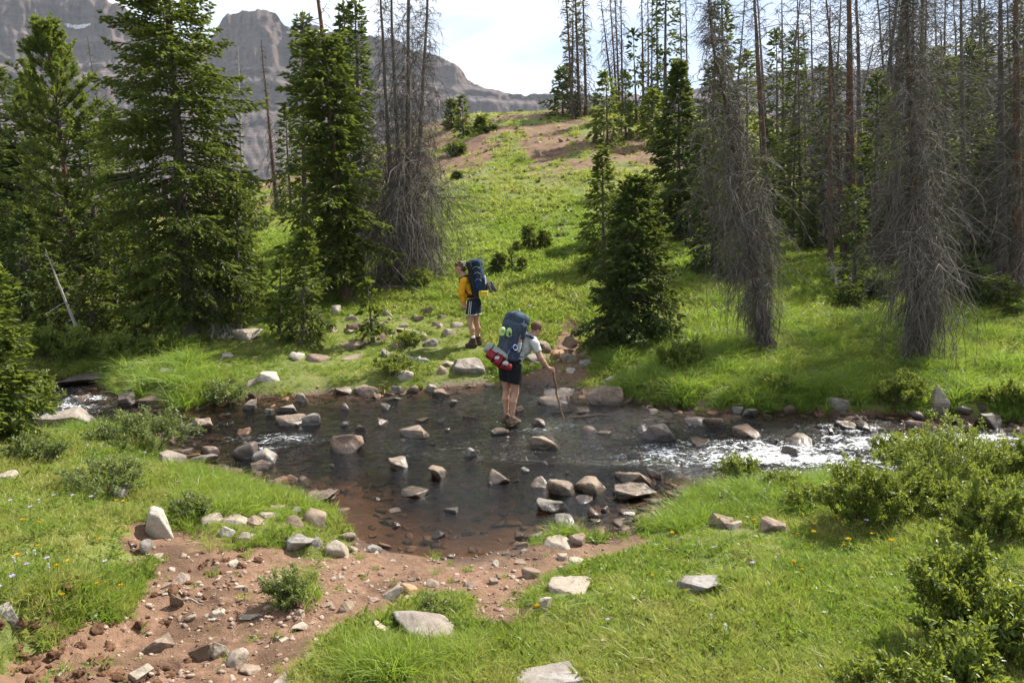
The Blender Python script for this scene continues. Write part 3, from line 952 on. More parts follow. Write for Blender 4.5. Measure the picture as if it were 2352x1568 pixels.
# tall half-dead spruce left of the centre
b, h, lean = frame_of(795, 688, 722, -190)
gt, gb, gn = spruce(h, 92 * px_m(b[1]), 17, nbr=300, sec=9, ter=5, tw=(.15, .05), lean=(lean, 0), prof=((0, .08, .15, .3, .42, .6, .8, 1), (.45, .85, 1.05, .62, .88, .55, .42, .25)), clump=.5, gap=.5, thin=.12, rtr=.14, z0=.07, top_bare=.30)
gd = dead(h, .05, 18, nbr=70, R=.95, prof=((0, .2, .6, 1), (.5, .8, 1, .5)), grav=.5, gtop=.25, z0=.1, z1=.99, lean=(lean, 0), tw=5, thick=.011, wob=0)
plant_tree('half_dead_spruce', 'tall half-dead spruce left of centre with bare bark top and green patches below', 'spruce tree', b,
           [('trunk', gt, M_BARK_RED, True), ('branches', gb, M_BARK, False), ('needles', gn, M_SPRUCE, False), ('dead_branches', gd[1], M_TWIG, False)])
add_spruce(700, 560, 693, 34, 40, 19, 'narrow columnar spruce against the cliffs, left of the half-dead spruce', M_SPRUCE_DK, dist=29, p=.35, gap=.4, z0=.1)
add_spruce(790, 565, 793, 8, 52, 20, 'left of two dark spruces standing close together in front of the mountain', M_SPRUCE_DK, dist=28, p=.5, z0=.08, det=1.3)
add_spruce(830, 575, 816, -4, 56, 21, 'right of two dark spruces standing close together in front of the mountain', M_SPRUCE_DK, dist=27, p=.5, z0=.08, det=1.3)
add_spruce(668, 455, 655, 255, 30, 22, 'small dark spruce at the meadow edge below the butte', M_SPRUCE_DK, dist=38, p=.6)
add_spruce(590, 520, 575, 400, 34, 23, 'small greyish spruce between white snags left of the meadow', M_SPRUCE_DK, dist=34, p=.6, thin=.3)

DEADS = []
def add_dead(bx, by, tx, ty, tw_px, label, seed, dist=None, bark=None, twm=None, name='dead_tree', group=None, **kw):
    b, h, lean = frame_of(bx, by, tx, ty, dist)
    r = tw_px / 2 * px_m(b[1])
    px = 1.0 / (px_m(b[1]) * 2.297)
    kw.setdefault('fine', max(.0030, 0.13 / px)); kw.setdefault('thick', max(.009, .34 / px))
    if 'Rpx' in kw:
        kw['R'] = kw.pop('Rpx') * px_m(b[1])
    g = dead(h, r, seed, lean=(lean, 0), **kw)
    t = plant_tree(name, label, 'dead tree', b, [('trunk', g[0], bark or M_BARK, True), ('dead_branches', g[1], twm or M_TWIG, False)], group)
    DEADS.append(t)
    return t
BROOM = dict(prof=((0, .03, .08, .15, .24, .34, .5, 1), (.30, .42, .62, .9, 1.0, .66, .40, .12)), grav=1.55, gtop=.55, e0=(.30, .35), curl=.44)
# the clump of dead trunks at the centre left
G4 = 'dead trunks growing in one clump left of centre'
add_dead(912, 655, 862, -140, 15, 'leftmost dead trunk of the clump left of centre, leaning left', 31, group=G4, nbr=240, Rpx=210, fpow=1.5, tw=13, **BROOM)
add_dead(926, 656, 893, -160, 15, 'second dead trunk of the clump left of centre, pale and slightly leaning', 32, dist=23.0, group=G4, nbr=240, Rpx=210, fpow=1.5, tw=13, **BROOM)
add_dead(938, 652, 937, -150, 20, 'third dead trunk of the clump left of centre, thickest and upright', 33, group=G4, nbr=300, Rpx=250, fpow=1.4, tw=14, **BROOM)
add_dead(950, 655, 985, -120, 16, 'rightmost dead trunk of the clump left of centre, leaning right', 34, dist=22.3, group=G4, nbr=320, Rpx=270, fpow=1.35, tw=14, **BROOM)
add_dead(806, 610, 786, 235, 9, 'thin reddish dead tree between half-dead spruce and trunk clump', 35, dist=25, bark=M_BARK_RED, nbr=110, Rpx=42, tw=6, prof=((0, .3, .7, 1), (.9, 1, .6, .1)), grav=.9)
add_dead(836, 600, 828, 380, 7, 'thin grey dead tree leaning close to the trunk clump', 36, dist=24, nbr=110, Rpx=45, tw=6, prof=((0, .3, .7, 1), (.9, 1, .6, .1)), grav=.9)
add_dead(556, 470, 547, 105, 9, 'white-barked snag with sparse crooked branches below the butte', 37, dist=36, bark=M_BARK_PALE, nbr=60, Rpx=46, tw=4, prof=((0, .4, .8, 1), (.6, .9, .9, .2)), grav=.3, gtop=-.1)
add_dead(545, 450, 500, 165, 8, 'white slanting snag close behind the tallest spruce', 38, dist=33, bark=M_BARK_PALE, nbr=45, Rpx=26, tw=3, prof=((0, .5, 1), (.6, .9, .2)), grav=.3)
add_dead(636, 468, 600, 92, 10, 'leaning dead tree below the butte with brown skirt and thin bare top', 39, dist=39, bark=M_BARK_RED, nbr=190, Rpx=46, tw=6, fpow=1.5, prof=((0, .1, .3, .6, .75, 1), (.65, .9, 1, .55, .3, .25)), grav=1.3, gtop=.3)
add_dead(262, 420, 203, 85, 8, 'bare leaning snag against the cliffs left of the tallest spruce', 40, dist=32, nbr=80, Rpx=42, tw=5, prof=((0, .5, 1), (1, .8, .3)), grav=.5)
# bleached snag leaning over the shaded bank
add_dead(186, 720, 104, 572, 10, 'bleached bare snag leaning left above the shaded stream bank', 41, dist=17.4, bark=M_BARK_PALE, twm=M_TWIG_PALE, nbr=16, Rpx=44, tw=2, prof=((0, .5, 1), (.6, 1, .5)), grav=.1, gtop=0, flare=1.1, name='leaning_snag')
# dead lower limbs hanging at the foot of the tallest spruce
b = ground_at(520, 775)
g = dead(1.15, .03, 42, nbr=60, R=.75, prof=((0, .5, 1), (1, 1, .6)), grav=1.3, gtop=1.2, lean=(-.35, 0), tw=7, thick=.008)
plant_tree('dead_brush', 'grey tangle of dead twigs at the foot of the tallest spruce', 'brush', b, [('stem', g[0], M_BARK, True), ('dead_branches', g[1], M_TWIG_PALE, False)])

# --- the hill: small trees on the crest and slope
add_spruce(1037, 320, 1037, 232, 19, 51, 'left of the pair of small pointed spruces on the hill crest', M_SPRUCE, p=1.0, group='small spruces on the hill', dist=49)
add_spruce(1064, 345, 1062, 222, 17, 52, 'right, taller and thinner of the pair of small pointed spruces on the hill crest', M_SPRUCE, p=.7, group='small spruces on the hill', dist=46, thin=.15)
add_spruce(1102, 345, 1105, 270, 16, 53, 'thin spruce top rising from the round bushy spruce on the hill', M_SPRUCE, dist=46.5, group='small spruces on the hill')
add_spruce(1120, 350, 1119, 300, 29, 54, 'round bushy dark spruce on the hill slope', M_SPRUCE_DK, dist=46, p=.45, group='small spruces on the hill')
add_spruce(1048, 378, 1050, 334, 21, 55, 'low bushy spruce at the left end of the bare soil on the hill', M_SPRUCE, dist=43, p=.45, group='small spruces on the hill')
add_spruce(1182, 365, 1180, 318, 21, 56, 'grey-green rounded shrubby spruce alone on the bare soil of the hill', M_SPRUCE, p=.4, group='small spruces on the hill', dist=45)
for i, (bx, by, ty, hw, lb) in enumerate([(1195, 294, 254, 7, 'leftmost and tallest tiny spruce on the hill skyline'), (1208, 292, 266, 5, 'second tiny spruce from the left on the hill skyline'),
                                        (1216, 291, 266, 4, 'third tiny spruce from the left on the hill skyline'), (1233, 290, 272, 4, 'fourth tiny spruce from the left on the hill skyline'),
                                        (1253, 288, 270, 5, 'tiny spruce on the hill skyline nearest the large crest spruce')]):
    add_spruce(bx, by, bx, ty, hw, 57 + i, lb, M_SPRUCE_DK, dist=56, group='tiny spruces on the skyline', nbr=30)
add_spruce(1215, 572, 1214, 520, 18, 63, 'little pointed spruce in the middle of the meadow', M_SPRUCE, group='saplings in the meadow', p=.6, name='spruce_sapling')
add_spruce(1252, 572, 1251, 533, 16, 64, 'rounded little spruce right of the pointed one in the meadow', M_SPRUCE, p=.45, group='saplings in the meadow', name='spruce_sapling')
add_spruce(1187, 580, 1187, 556, 10, 65, 'tiny spruce left of the pointed one in the meadow', M_SPRUCE, p=.5, group='saplings in the meadow', name='spruce_sapling', nbr=30)
add_spruce(1052, 430, 1050, 398, 14, 66, 'sapling on the slope near the broken dead clump', M_SPRUCE_YG, dist=37, p=.5, name='spruce_sapling', group='saplings on the slope')
add_spruce(1168, 418, 1168, 393, 9, 67, 'tiny pale sapling on the upper slope', M_SPRUCE_YG, dist=38, p=.5, name='spruce_sapling', group='saplings on the slope', nbr=30)
add_spruce(1140, 625, 1152, 585, 17, 68, 'dark low spruce bush behind the standing hiker', M_SPRUCE_DK, p=.45, name='spruce_sapling', group='saplings in the meadow')
add_spruce(1178, 618, 1172, 575, 8, 69, 'thin upright sapling behind the backpack of the standing hiker', M_SPRUCE_DK, name='spruce_sapling', group='saplings in the meadow', nbr=34, thin=.3)
add_spruce(1201, 622, 1200, 592, 13, 70, 'faint spindly sapling right of the standing hiker', M_SPRUCE, name='spruce_sapling', group='saplings in the meadow', nbr=34, thin=.3)
# crest group
add_spruce(1292, 285, 1293, 160, 42, 71, 'dark spruce at the left end of the crest group, leaning branches', M_SPRUCE_DK, dist=50, p=.6, gap=.5, clump=.3)
add_spruce(1312, 285, 1318, -30, 34, 72, 'sparse green spruce behind the dead crest trunks', M_SPRUCE_DK, dist=52, p=.4, thin=.35, gap=.5)
GC = 'dead trunks on the hill crest'
CREST = dict(prof=((0, .06, .2, .5, 1), (.55, .8, .9, .8, .5)), grav=1.1, gtop=.7, tw=5)
for i, (bx, by, tx, w, lb) in enumerate([(1316, 275, 1296, 7, 'leftmost dead trunk of the first crest clump'), (1332, 278, 1316, 9, 'thick middle dead trunk of the first crest clump'),
                                       (1346, 274, 1338, 8, 'rightmost dead trunk of the first crest clump')]):
    add_dead(bx, by, tx, -90, w, lb, 80 + i, dist=49 + .4 * i, group=GC, nbr=150, Rpx=34, bark=M_BARK_RED, **CREST)
for i, (bx, by, tx, ty, w, lb) in enumerate([(1412, 285, 1380, -10, 6, 'leaning leftmost dead trunk of the second crest clump'), (1418, 285, 1398, -70, 6, 'second dead trunk of the second crest clump'),
                                           (1423, 285, 1410, -70, 6, 'third dead trunk of the second crest clump'), (1430, 285, 1424, -60, 6, 'rightmost dead trunk of the second crest clump')]):
    add_dead(bx, by, tx, ty, w, lb, 84 + i, dist=51 + .4 * i, group=GC, nbr=90, Rpx=36, bark=M_BARK_RED, **CREST)
for i, (bx, by, tx, w, lb) in enumerate([(1478, 290, 1474, 7, 'leftmost trunk of the third crest clump, left of the narrow tall spruce'), (1489, 290, 1487, 5, 'second trunk of the third crest clump'),
                                       (1497, 288, 1496, 5, 'third trunk of the third crest clump'), (1511, 290, 1508, 6, 'rightmost trunk of the third crest clump')]):
    add_dead(bx, by, tx, -60, w, lb, 88 + i, dist=49 + .5 * i, group=GC, nbr=100, Rpx=22, bark=M_BARK_RED, **CREST)
add_spruce(1462, 300, 1455, 70, 38, 92, 'ragged spruce with gaps among the third crest clump', M_SPRUCE_DK, dist=49, thin=.45, gap=.6, p=.5)
add_spruce(1528, 300, 1528, -120, 36, 93, 'narrow tall spruce with thin crown on the crest', M_SPRUCE_DK, dist=46, p=.3, thin=.25, gap=.5)
add_dead(1568, 300, 1562, -60, 6, 'pale thin dead trunk right of the narrow tall crest spruce', 94, dist=45, group=GC, nbr=70, Rpx=22, **CREST)
add_dead(1580, 300, 1574, -40, 7, 'bent thin dead trunk right of the narrow tall crest spruce', 95, dist=44, group=GC, nbr=70, Rpx=26, **CREST)
add_spruce(1395, 338, 1392, 168, 44, 96, 'light green young spruce standing on the slope below the crest', M_SPRUCE_YG, dist=42, p=.75, thin=.1, gap=.4)
add_spruce(1437, 322, 1436, 165, 18, 97, 'slender light green spruce right of the young one below the crest', M_SPRUCE_YG, dist=44, p=.5, thin=.3)
add_spruce(1498, 345, 1500, 210, 38, 98, 'light green spruce between crest and the big dark spruce', M_SPRUCE_YG, dist=42, p=.6, gap=.4)
# --- right of the meadow
add_spruce(1560, 575, 1557, 140, 88, 101, 'tall full dark green spruce right of the meadow', M_SPRUCE_DK, dist=27, det=1.6, z0=.02, prof=((0, .1, .3, .6, .8, 1), (.8, 1, .88, .55, .28, .03)))
add_spruce(1388, 602, 1381, 338, 62, 102, 'spruce left behind the nearest bushy spruce, slim top', M_SPRUCE, dist=22.5, det=1.4, prof=((0, .1, .3, .6, .8, 1), (.8, 1, .85, .45, .22, .03)))
add_spruce(1442, 790, 1466, 405, 124, 103, 'nearest bushy spruce right of the crossing hiker, branches to the ground', M_SPRUCE_DK, nbr=210, sec=12, ter=6, p=.62, z0=.03, clump=.2)
add_spruce(1640, 665, 1612, 300, 72, 104, 'shaded spruce behind the leaning dead tree', M_SPRUCE_DK, dist=22, p=.6)
add_spruce(1668, 420, 1652, -40, 48, 105, 'tall green spruce on the skyline left of the thick brown trunk', M_SPRUCE_DK, dist=36, p=.5, gap=.5, clump=.35)
add_spruce(1716, 400, 1716, 120, 30, 106, 'pale green narrow spruce behind the leaning dead tree', M_SPRUCE_YG, dist=38, p=.5)
add_spruce(1785, 380, 1783, 70, 30, 107, 'small spruce spire right of the thick brown trunk', M_SPRUCE_DK, dist=42, p=.5, thin=.2)
add_spruce(1826, 380, 1826, 78, 26, 108, 'club-topped thin spruce against the sky on the right', M_SPRUCE_DK, dist=44, p=.3, thin=.3)
add_spruce(1880, 400, 1885, 150, 40, 109, 'grey-green spruce under the dead crowns on the right skyline', M_SPRUCE_DK, dist=42, thin=.2)
add_spruce(2010, 610, 2015, 165, 62, 110, 'dark spruce between the thick brown trunk and the right broom tree', M_SPRUCE_DK, dist=23, p=.5, gap=.5, clump=.4)
add_spruce(1960, 700, 1962, 430, 52, 111, 'dark drooping spruce left of the right broom tree', M_SPRUCE_DK, dist=20.5, p=.5, gap=.4)
add_spruce(2238, 560, 2235, 190, 38, 112, 'pale green sunlit spruce behind the right dead trunks', M_SPRUCE_YG, dist=33, p=.5)
add_spruce(2362, 700, 2352, -60, 70, 113, 'spruce cut off by the right edge of the photo', M_SPRUCE_DK, dist=24, p=.5)
for i, (px, py, ty, hw, ds, lb) in enumerate([(1700, 700, 610, 48, 21, 'low shaded spruce left of the leaning dead tree foot'), (1950, 730, 655, 45, 19, 'low dark spruce bush between the two broom trees'),
                                           (2010, 725, 640, 50, 19.4, 'low dark spruce bush left of the right broom tree foot'), (2215, 730, 600, 60, 19.5, 'dark spruce bush right of the right broom tree'),
                                           (2290, 745, 640, 60, 18.5, 'dark spruce bush by the rightmost trunks'), (2180, 700, 520, 55, 21, 'shaded spruce behind the right broom tree')]):
    add_spruce(px, py, px, ty, hw, 115 + i, lb, M_SPRUCE_DK, dist=ds, p=.5, group='low shaded spruces on the right', name='low_spruce')
# dead forest on the right
BR2 = dict(prof=((0, .03, .08, .16, .24, .34, .48, .65, 1), (.22, .28, .36, .60, .85, 1.0, .80, .62, .35)), grav=1.5, gtop=.5, e0=(.30, .25), curl=.46)
add_dead(1764, 806, 1612, -30, 17, 'leaning dead tree with thick grey twig skirt, right of the bushy spruce', 131, bark=M_BARK_RED, nbr=700, Rpx=185, fpow=1.35, tw=15, wob=.05, tl=(.2, .5),
         prof=((0, .03, .1, .2, .32, .45, .6, .8, 1), (.26, .30, .40, .66, .95, 1.0, .62, .5, .3)), grav=1.5, gtop=.6, e0=(.30, .1), curl=.45, name='broom_dead_tree')
add_dead(2113, 838, 2083, -120, 24, 'right dead tree with vase-shaped grey twig skirt near the stream', 132, bark=M_BARK_RED, nbr=760, Rpx=235, fpow=1.2, tw=15, tl=(.2, .5), name='broom_dead_tree', **BR2)
add_dead(2130, 815, 2112, -140, 24, 'grey trunk standing close behind the right vase-skirted dead tree', 133, dist=16.4, nbr=260, Rpx=190, tw=7, **BR2)
GR = 'dead trunks of the forest on the right'
SIDE = dict(prof=((0, .1, .3, .6, 1), (.5, .8, 1.0, .9, .6)), grav=.75, gtop=.35, e0=(.0, .25))
for i, (bx, by, tx, ty, w, ds, Rp, nb, bk, lb) in enumerate([
    (1762, 430, 1732, -60, 20, 31, 52, 150, 1, 'thick brown trunk with drooping side branches left on the right skyline'),
    (1836, 620, 1830, -40, 9, 27, 42, 120, 0, 'thin dark trunk in front of the sunlit grass gap'),
    (1905, 645, 1908, 20, 13, 23, 60, 170, 1, 'left of two close reddish trunks under the dead crowns'),
    (1935, 650, 1900, -60, 13, 23.6, 60, 170, 1, 'right of two close reddish trunks under the dead crowns'),
    (1952, 650, 1946, -150, 27, 24.5, 95, 190, 1, 'thickest rusty trunk right of centre in the dead forest'),
    (1975, 640, 1968, -120, 16, 26, 80, 140, 0, 'grey trunk tight behind the thickest rusty trunk'),
    (2205, 690, 2208, -140, 15, 24, 90, 170, 0, 'straight dark trunk right of the vase-skirted dead tree'),
    (2226, 560, 2232, -120, 10, 33, 60, 90, 0, 'slim grey trunk against the sky, right part of the dead forest'),
    (2262, 560, 2262, -120, 8, 36, 55, 80, 0, 'slim pale trunk against the sky, second from the straight dark trunk'),
    (2296, 730, 2292, -160, 24, 20.5, 125, 230, 0, 'left of two thick dark trunks near the right edge'),
    (2330, 740, 2330, -160, 27, 19.8, 135, 250, 1, 'right of two thick dark trunks near the right edge'),
    (2060, 560, 2010, -80, 11, 30, 60, 90, 0, 'leaning slim trunk left of the vase-skirted dead tree top'),
    (2050, 600, 2040, -60, 9, 34, 52, 80, 0, 'slim upright trunk left of the vase-skirted dead tree top'),
    (2160, 580, 2168, -100, 9, 32, 60, 90, 0, 'slim trunk right of the vase-skirted dead tree top'),
    (2140, 560, 2148, -60, 8, 38, 50, 70, 0, 'distant slim trunk behind the vase-skirted dead tree'),
    (1868, 470, 1862, -30, 8, 38, 42, 80, 0, 'distant slim trunk left of the thickest rusty trunk'),
    (1800, 420, 1797, -40, 9, 36, 36, 80, 0, 'dark slim trunk beside the small spruce spire'),
    (2085, 560, 2070, -20, 8, 40, 50, 70, 0, 'far slim trunk seen through the dead crowns'),
    (2195, 540, 2190, -40, 7, 42, 45, 60, 0, 'farthest slim trunk behind the straight dark trunk'),
    (2318, 560, 2312, -80, 9, 34, 55, 90, 0, 'slim trunk seen between the two thick dark trunks'),
    (1690, 560, 1690, 240, 9, 27, 44, 120, 0, 'short dead tree with grey twigs behind the leaning dead tree'),
    (1850, 560, 1846, 210, 8, 29, 48, 120, 0, 'short dead tree with pale curved twigs above the grass gap'),
    (1640, 560, 1650, 250, 8, 28, 40, 110, 0, 'short grey dead tree at the left end of the dead forest'),
    (2395, 780, 2390, -160, 26, 18.8, 140, 240, 0, 'dead trunk at the right edge, mostly out of the photo')]):
    add_dead(bx, by, tx, ty, w, lb, 140 + i, dist=ds, group=GR, nbr=int(nb * 1.05), Rpx=Rp * 1.35, tw=6, bark=M_BARK_RED if bk else M_BARK, **SIDE)
add_dead(1925, 705, 1905, 590, 6, 'short white broken twigs at the foot of the reddish trunks', 171, dist=20, bark=M_BARK_PALE, twm=M_TWIG_PALE, nbr=26, Rpx=44, tw=3, prof=((0, 1), (1, .7)), grav=.4, gtop=0.2, name='leaning_snag')

# more of the dead forest behind, copied from the trunks above
NEARBY = [(1640, 'the leaning dead tree'), (1760, 'the thick brown trunk'), (1836, 'the sunlit grass gap'), (1920, 'the two close reddish trunks'), (1975, 'the thickest rusty trunk'),
          (2040, 'the leaning slim trunk'), (2120, 'the vase-skirted dead tree'), (2207, 'the straight dark trunk'), (2300, 'the two thick dark trunks'), (2390, 'the right photo edge')]
def behind(px):
    p, nm = min(NEARBY, key=lambda t: abs(t[0] - px))
    return ('behind ' if abs(px - p) < 12 else 'just left of ' if px < p else 'just right of ') + nm
def more_dead():
    rng = np.random.default_rng(77)
    src = [t for t in DEADS if t.get('group') == GR]
    where = ['left part', 'middle part', 'right part']
    spots = [(1668, 34), (1748, 44), (1775, 39), (1858, 34), (1896, 44), (1918, 36), (1990, 33), (2025, 40),
             (2072, 46), (2100, 36), (2150, 44), (2178, 34), (2248, 30), (2285, 42), (2312, 29), (2340, 36)]
    for i, (px, ds) in enumerate(spots):
        s = src[int(rng.integers(len(src)))]
        x = (px - 1176) / F * ds * 1.0
        k = rng.uniform(.85, 1.25)
        c = copy_tree(s, (x, ds, land_z(x, ds)), 'slender dead trunk deep in the forest ' + behind(px), rng.uniform(0, 6.28), (k, k, k * rng.uniform(.8, 1.2)), (rng.normal(0, .02), rng.normal(0, .03)))
        c['group'] = 'slender dead trunks deep in the forest'
more_dead()
GD = 'dark spruces deep in the forest on the right'
base = [o for o in COL.objects if o.get('category') == 'spruce tree' and o.get('label', '').startswith(('tall green spruce on the skyline', 'dark spruce between the thick', 'shaded spruce behind the leaning', 'narrow tall spruce with'))]
rng_ = np.random.default_rng(5)
for i, (px, ds, hh) in enumerate([(1630, 26, .55), (1672, 27, .45), (1735, 25, .40), (1770, 30, .6), (1815, 27, .45), (1850, 25, .40), (1888, 26, .55), (1925, 30, .75), (1985, 27, .55), (2040, 27, .6), (2075, 24, .40),
                                  (2095, 29, .7), (2150, 26, .60), (2180, 23, .45), (2210, 28, .7), (2250, 25, .62), (2280, 23, .5), (2320, 25, .72), (2345, 22, .5), (2270, 31, .85), (2385, 22, .7), (1705, 29, .5), (1868, 31, .6), (2010, 32, .75), (2125, 33, .8), (2190, 31, .8), (2235, 34, .95), (2300, 33, 1.0), (1800, 33, .6), (1950, 28, .5), (2335, 28, .95), (2265, 26.5, .8), (2375, 26, .9)]):
    x = (px - 1176) / F * ds
    s_ = base[i % len(base)]
    k = hh * rng_.uniform(.8, 1.1)
    c_ = copy_tree(s_, (x, ds, land_z(x, ds)), 'dark spruce half hidden in the forest ' + behind(px), rng_.uniform(0, 6.28), (k * 1.25, k * 1.25, k))
    c_['group'] = GD
GL = 'dark spruces deep in the wood on the left'
for i, (px, ds, hh) in enumerate([(-20, 21, .35), (40, 22, .40), (95, 23, .45), (150, 21, .35), (235, 22, .5), (290, 24, .6), (330, 21, .35), (480, 25, .55), (505, 21, .3), (110, 30, .8), (20, 33, .9), (420, 30, .7), (575, 24, .3), (600, 22, .2), (10, 26, .7), (80, 27, .75), (140, 25, .6), (200, 26, .65), (250, 27, .7), (300, 27, .75), (-60, 25, .8), (120, 20, .3), (60, 20.5, .32), (180, 19.6, .25)]):
    x = (px - 1176) / F * ds
    s_ = base[i % len(base)]
    k = hh * rng_.uniform(.85, 1.1)
    c_ = copy_tree(s_, (x, ds, land_z(x, ds)), 'dark spruce half hidden in the wood ' + ('at the left photo edge' if px < 60 else 'behind the light green pine' if px < 150 else 'between the pine and the tallest spruce' if px < 260 else 'behind the tallest spruce' if px < 450 else 'right of the tallest spruce'), rng_.uniform(0, 6.28), (k * 1.35, k * 1.35, k))
    c_['group'] = GL
# ---------------------------------------------------------------- stones
def rock_mat(name, a, b, c, lichen=0.0, wet=0.0):
    m = Mat(name)
    o = m.objc(); p = m.pos()
    n1 = m.noise(3.0, 5, 0.6, vec=p); n2 = m.noise(16, 5, 0.65, vec=p); n3 = m.noise(60, 3, 0.6, vec=p)
    k = m.mix(m.rng(n1, 0.35, 0.65), a, b)
    k = m.mix(m.rng(n2, 0.42, 0.66, 0, .7), k, c)
    k = m.mix(m.rng(n3, 0.5, 0.75, 0, .35), k, tuple(v * .4 for v in a))
    k = m.mix(m.rng(m.noise(4.2, 6, 0.7, vec=p, dist=.8), 0.50, 0.62, 0, .6), k, tuple(v * .48 for v in a))
    if lichen:
        l = m.noise(7, 5, 0.7, vec=p)
        k = m.mix(m.rng(l, 0.60, 0.66, 0, lichen), k, (0.30, 0.32, 0.15))
        l2 = m.noise(4.5, 6, 0.7, vec=p, dist=.5)
        k = m.mix(m.rng(l2, 0.55, 0.62, 0, lichen), k, (0.34, 0.33, 0.31))
    sp = m.node('SeparateXYZ', i_Vector=p)
    w = m.rng(m.math('ADD', sp.outputs['Z'], m.rng(n2, .3, .7, -.025, .025)), 0.06, 0.11, 1, 0)
    if wet:
        w = m.math('MAXIMUM', w, wet)
    k = m.mix(m.math('MULTIPLY', w, 0.72), k, tuple(v * .22 for v in a))
    return m.done(m.pbr(k, m.rng(w, 0, 1, .88, .22), m.bump(m.math('ADD', n2, m.math('MULTIPLY', n3, .5)), 0.55, 0.02), m.rng(w, 0, 1, .25, .5)))
RM = {
    'p': rock_mat('pale_stone', (0.26, 0.22, 0.175), (0.37, 0.32, 0.26), (0.30, 0.24, 0.185)),
    'k': rock_mat('pinkish_stone', (0.175, 0.128, 0.095), (0.27, 0.21, 0.16), (0.215, 0.15, 0.105), .3),
    'g': rock_mat('grey_stone', (0.165, 0.145, 0.128), (0.255, 0.23, 0.205), (0.20, 0.17, 0.145), .5),
    'l': rock_mat('lichen_stone', (0.19, 0.155, 0.13), (0.27, 0.235, 0.205), (0.23, 0.185, 0.155), .9),
    'b': rock_mat('brown_stone', (0.135, 0.088, 0.064), (0.21, 0.148, 0.112), (0.17, 0.11, 0.08), .22),
    'o': rock_mat('orange_stone', (0.30, 0.165, 0.085), (0.36, 0.225, 0.135), (0.32, 0.19, 0.11)),
    'd': rock_mat('dark_wet_stone', (0.10, 0.075, 0.062), (0.14, 0.11, 0.092), (0.11, 0.085, 0.07), 0, .55),
    'w': rock_mat('white_stone', (0.36, 0.325, 0.275), (0.45, 0.41, 0.355), (0.38, 0.325, 0.265)),
}
def ico(n):
    bm = bmesh.new(); bmesh.ops.create_icosphere(bm, subdivisions=n, radius=1.0)
    V = np.array([v.co[:] for v in bm.verts]); Fc = np.array([[v.index for v in f.verts] for f in bm.faces]); bm.free()
    return V / np.linalg.norm(V, axis=1, keepdims=True), Fc
ICO = {n: ico(n) for n in (2, 3, 4, 5)}

def rock_mesh(ax, seed, lod=3, npl=11, sharp=26.0, flat=None, rough=0.03):
    """angular stone: a random convex polyhedron with worn edges, semi-axes ax"""
    rng = np.random.default_rng(seed)
    D, Fc = ICO[lod]
    box = np.array([(1, 0, 0), (-1, 0, 0), (0, 1, 0), (0, -1, 0), (0, 0, 1), (0, 0, -1.0)])
    th = rng.uniform(0, 6.28); ct, st = math.cos(th), math.sin(th)
    box = box @ np.array(((ct, st, 0), (-st, ct, 0), (0, 0, 1)))
    N = unit(np.concatenate([box + rng.normal(0, .40, (6, 3)), rng.normal(size=(max(3, npl - 6), 3)) * np.array((1, 1, .9))]))
    dist = np.concatenate([rng.uniform(.60, .92, 6), rng.uniform(0.62, .95, len(N) - 6)])
    if flat is not None:
        N = np.concatenate([N, unit(np.array([[rng.normal(0, .16), rng.normal(0, .16), 1.0]]))]); dist = np.concatenate([dist, [flat]])
    c = np.maximum(D @ N.T, 1e-3)
    q = dist[None] / c
    r = (q ** -sharp).sum(1) ** (-1 / sharp)
    r = np.minimum(r, 1.35)
    r = r * (1 + rough * fbm3(D[:, 0] * 2.6 + seed, D[:, 1] * 2.6, D[:, 2] * 2.6, 4, 3, .6))
    V = D * r[:, None] * np.asarray(ax)
    ext = (V.max(0) - V.min(0)) / 2
    V = (V - (V.max(0) + V.min(0)) / 2) * (np.asarray(ax) / ext)
    return npmesh('stone', V, [Fc], smooth=False)

def hull_mesh(ax, seed, big, flat=None):
    """broken stone: hull of a few random corners, edges worn off, faces slightly rough"""
    rng = np.random.default_rng(seed)
    n = int(rng.integers(9, 15))
    P = unit(rng.normal(size=(n, 3)))
    P = np.sign(P) * np.abs(P) ** .72
    P = P * rng.uniform(.78, 1.0, (n, 1))
    if flat is not None:
        P[:, 2] = np.clip(P[:, 2], -1, flat + .10 * P[:, 0] * rng.normal(0, 1) + .08 * P[:, 1] * rng.normal(0, 1))
    P = P * np.asarray(ax)
    ext = (P.max(0) - P.min(0)) / 2
    P = (P - (P.max(0) + P.min(0)) / 2) * (np.asarray(ax) / ext)
    bm = bmesh.new()
    for p in P:
        bm.verts.new(p)
    r = bmesh.ops.convex_hull(bm, input=bm.verts)
    bmesh.ops.delete(bm, geom=[v for v in bm.verts if not v.link_faces], context='VERTS')
    bmesh.ops.dissolve_limit(bm, angle_limit=rad(14), verts=bm.verts, edges=bm.edges)
    sz = float(min(ax))
    bmesh.ops.bevel(bm, geom=list(bm.edges), offset=sz * float(rng.uniform(.12, .26)), segments=2 if big else 1, profile=.6, affect='EDGES', clamp_overlap=True)
    bmesh.ops.triangulate(bm, faces=bm.faces)
    if big:
        for it in range(3 if big > 1 else 2):
            L = sz * (.7, .5, .36)[it]
            ed = [e for e in bm.edges if e.calc_length() > L]
            if ed:
                bmesh.ops.subdivide_edges(bm, edges=ed, cuts=1)
                bmesh.ops.triangulate(bm, faces=[f for f in bm.faces if len(f.verts) > 3])
        bm.normal_update()
        co = np.array([v.co[:] for v in bm.verts]); no = np.array([v.normal[:] for v in bm.verts])
        q = co / sz
        d = .085 * fbm3(q[:, 0] * 1.1 + seed, q[:, 1] * 1.1, q[:, 2] * 1.6, 4, 3, .55) * sz
        for v, p in zip(bm.verts, co + no * d[:, None]):
            v.co = p
    me = bpy.data.meshes.new('stone')
    bm.to_mesh(me); bm.free()
    return me

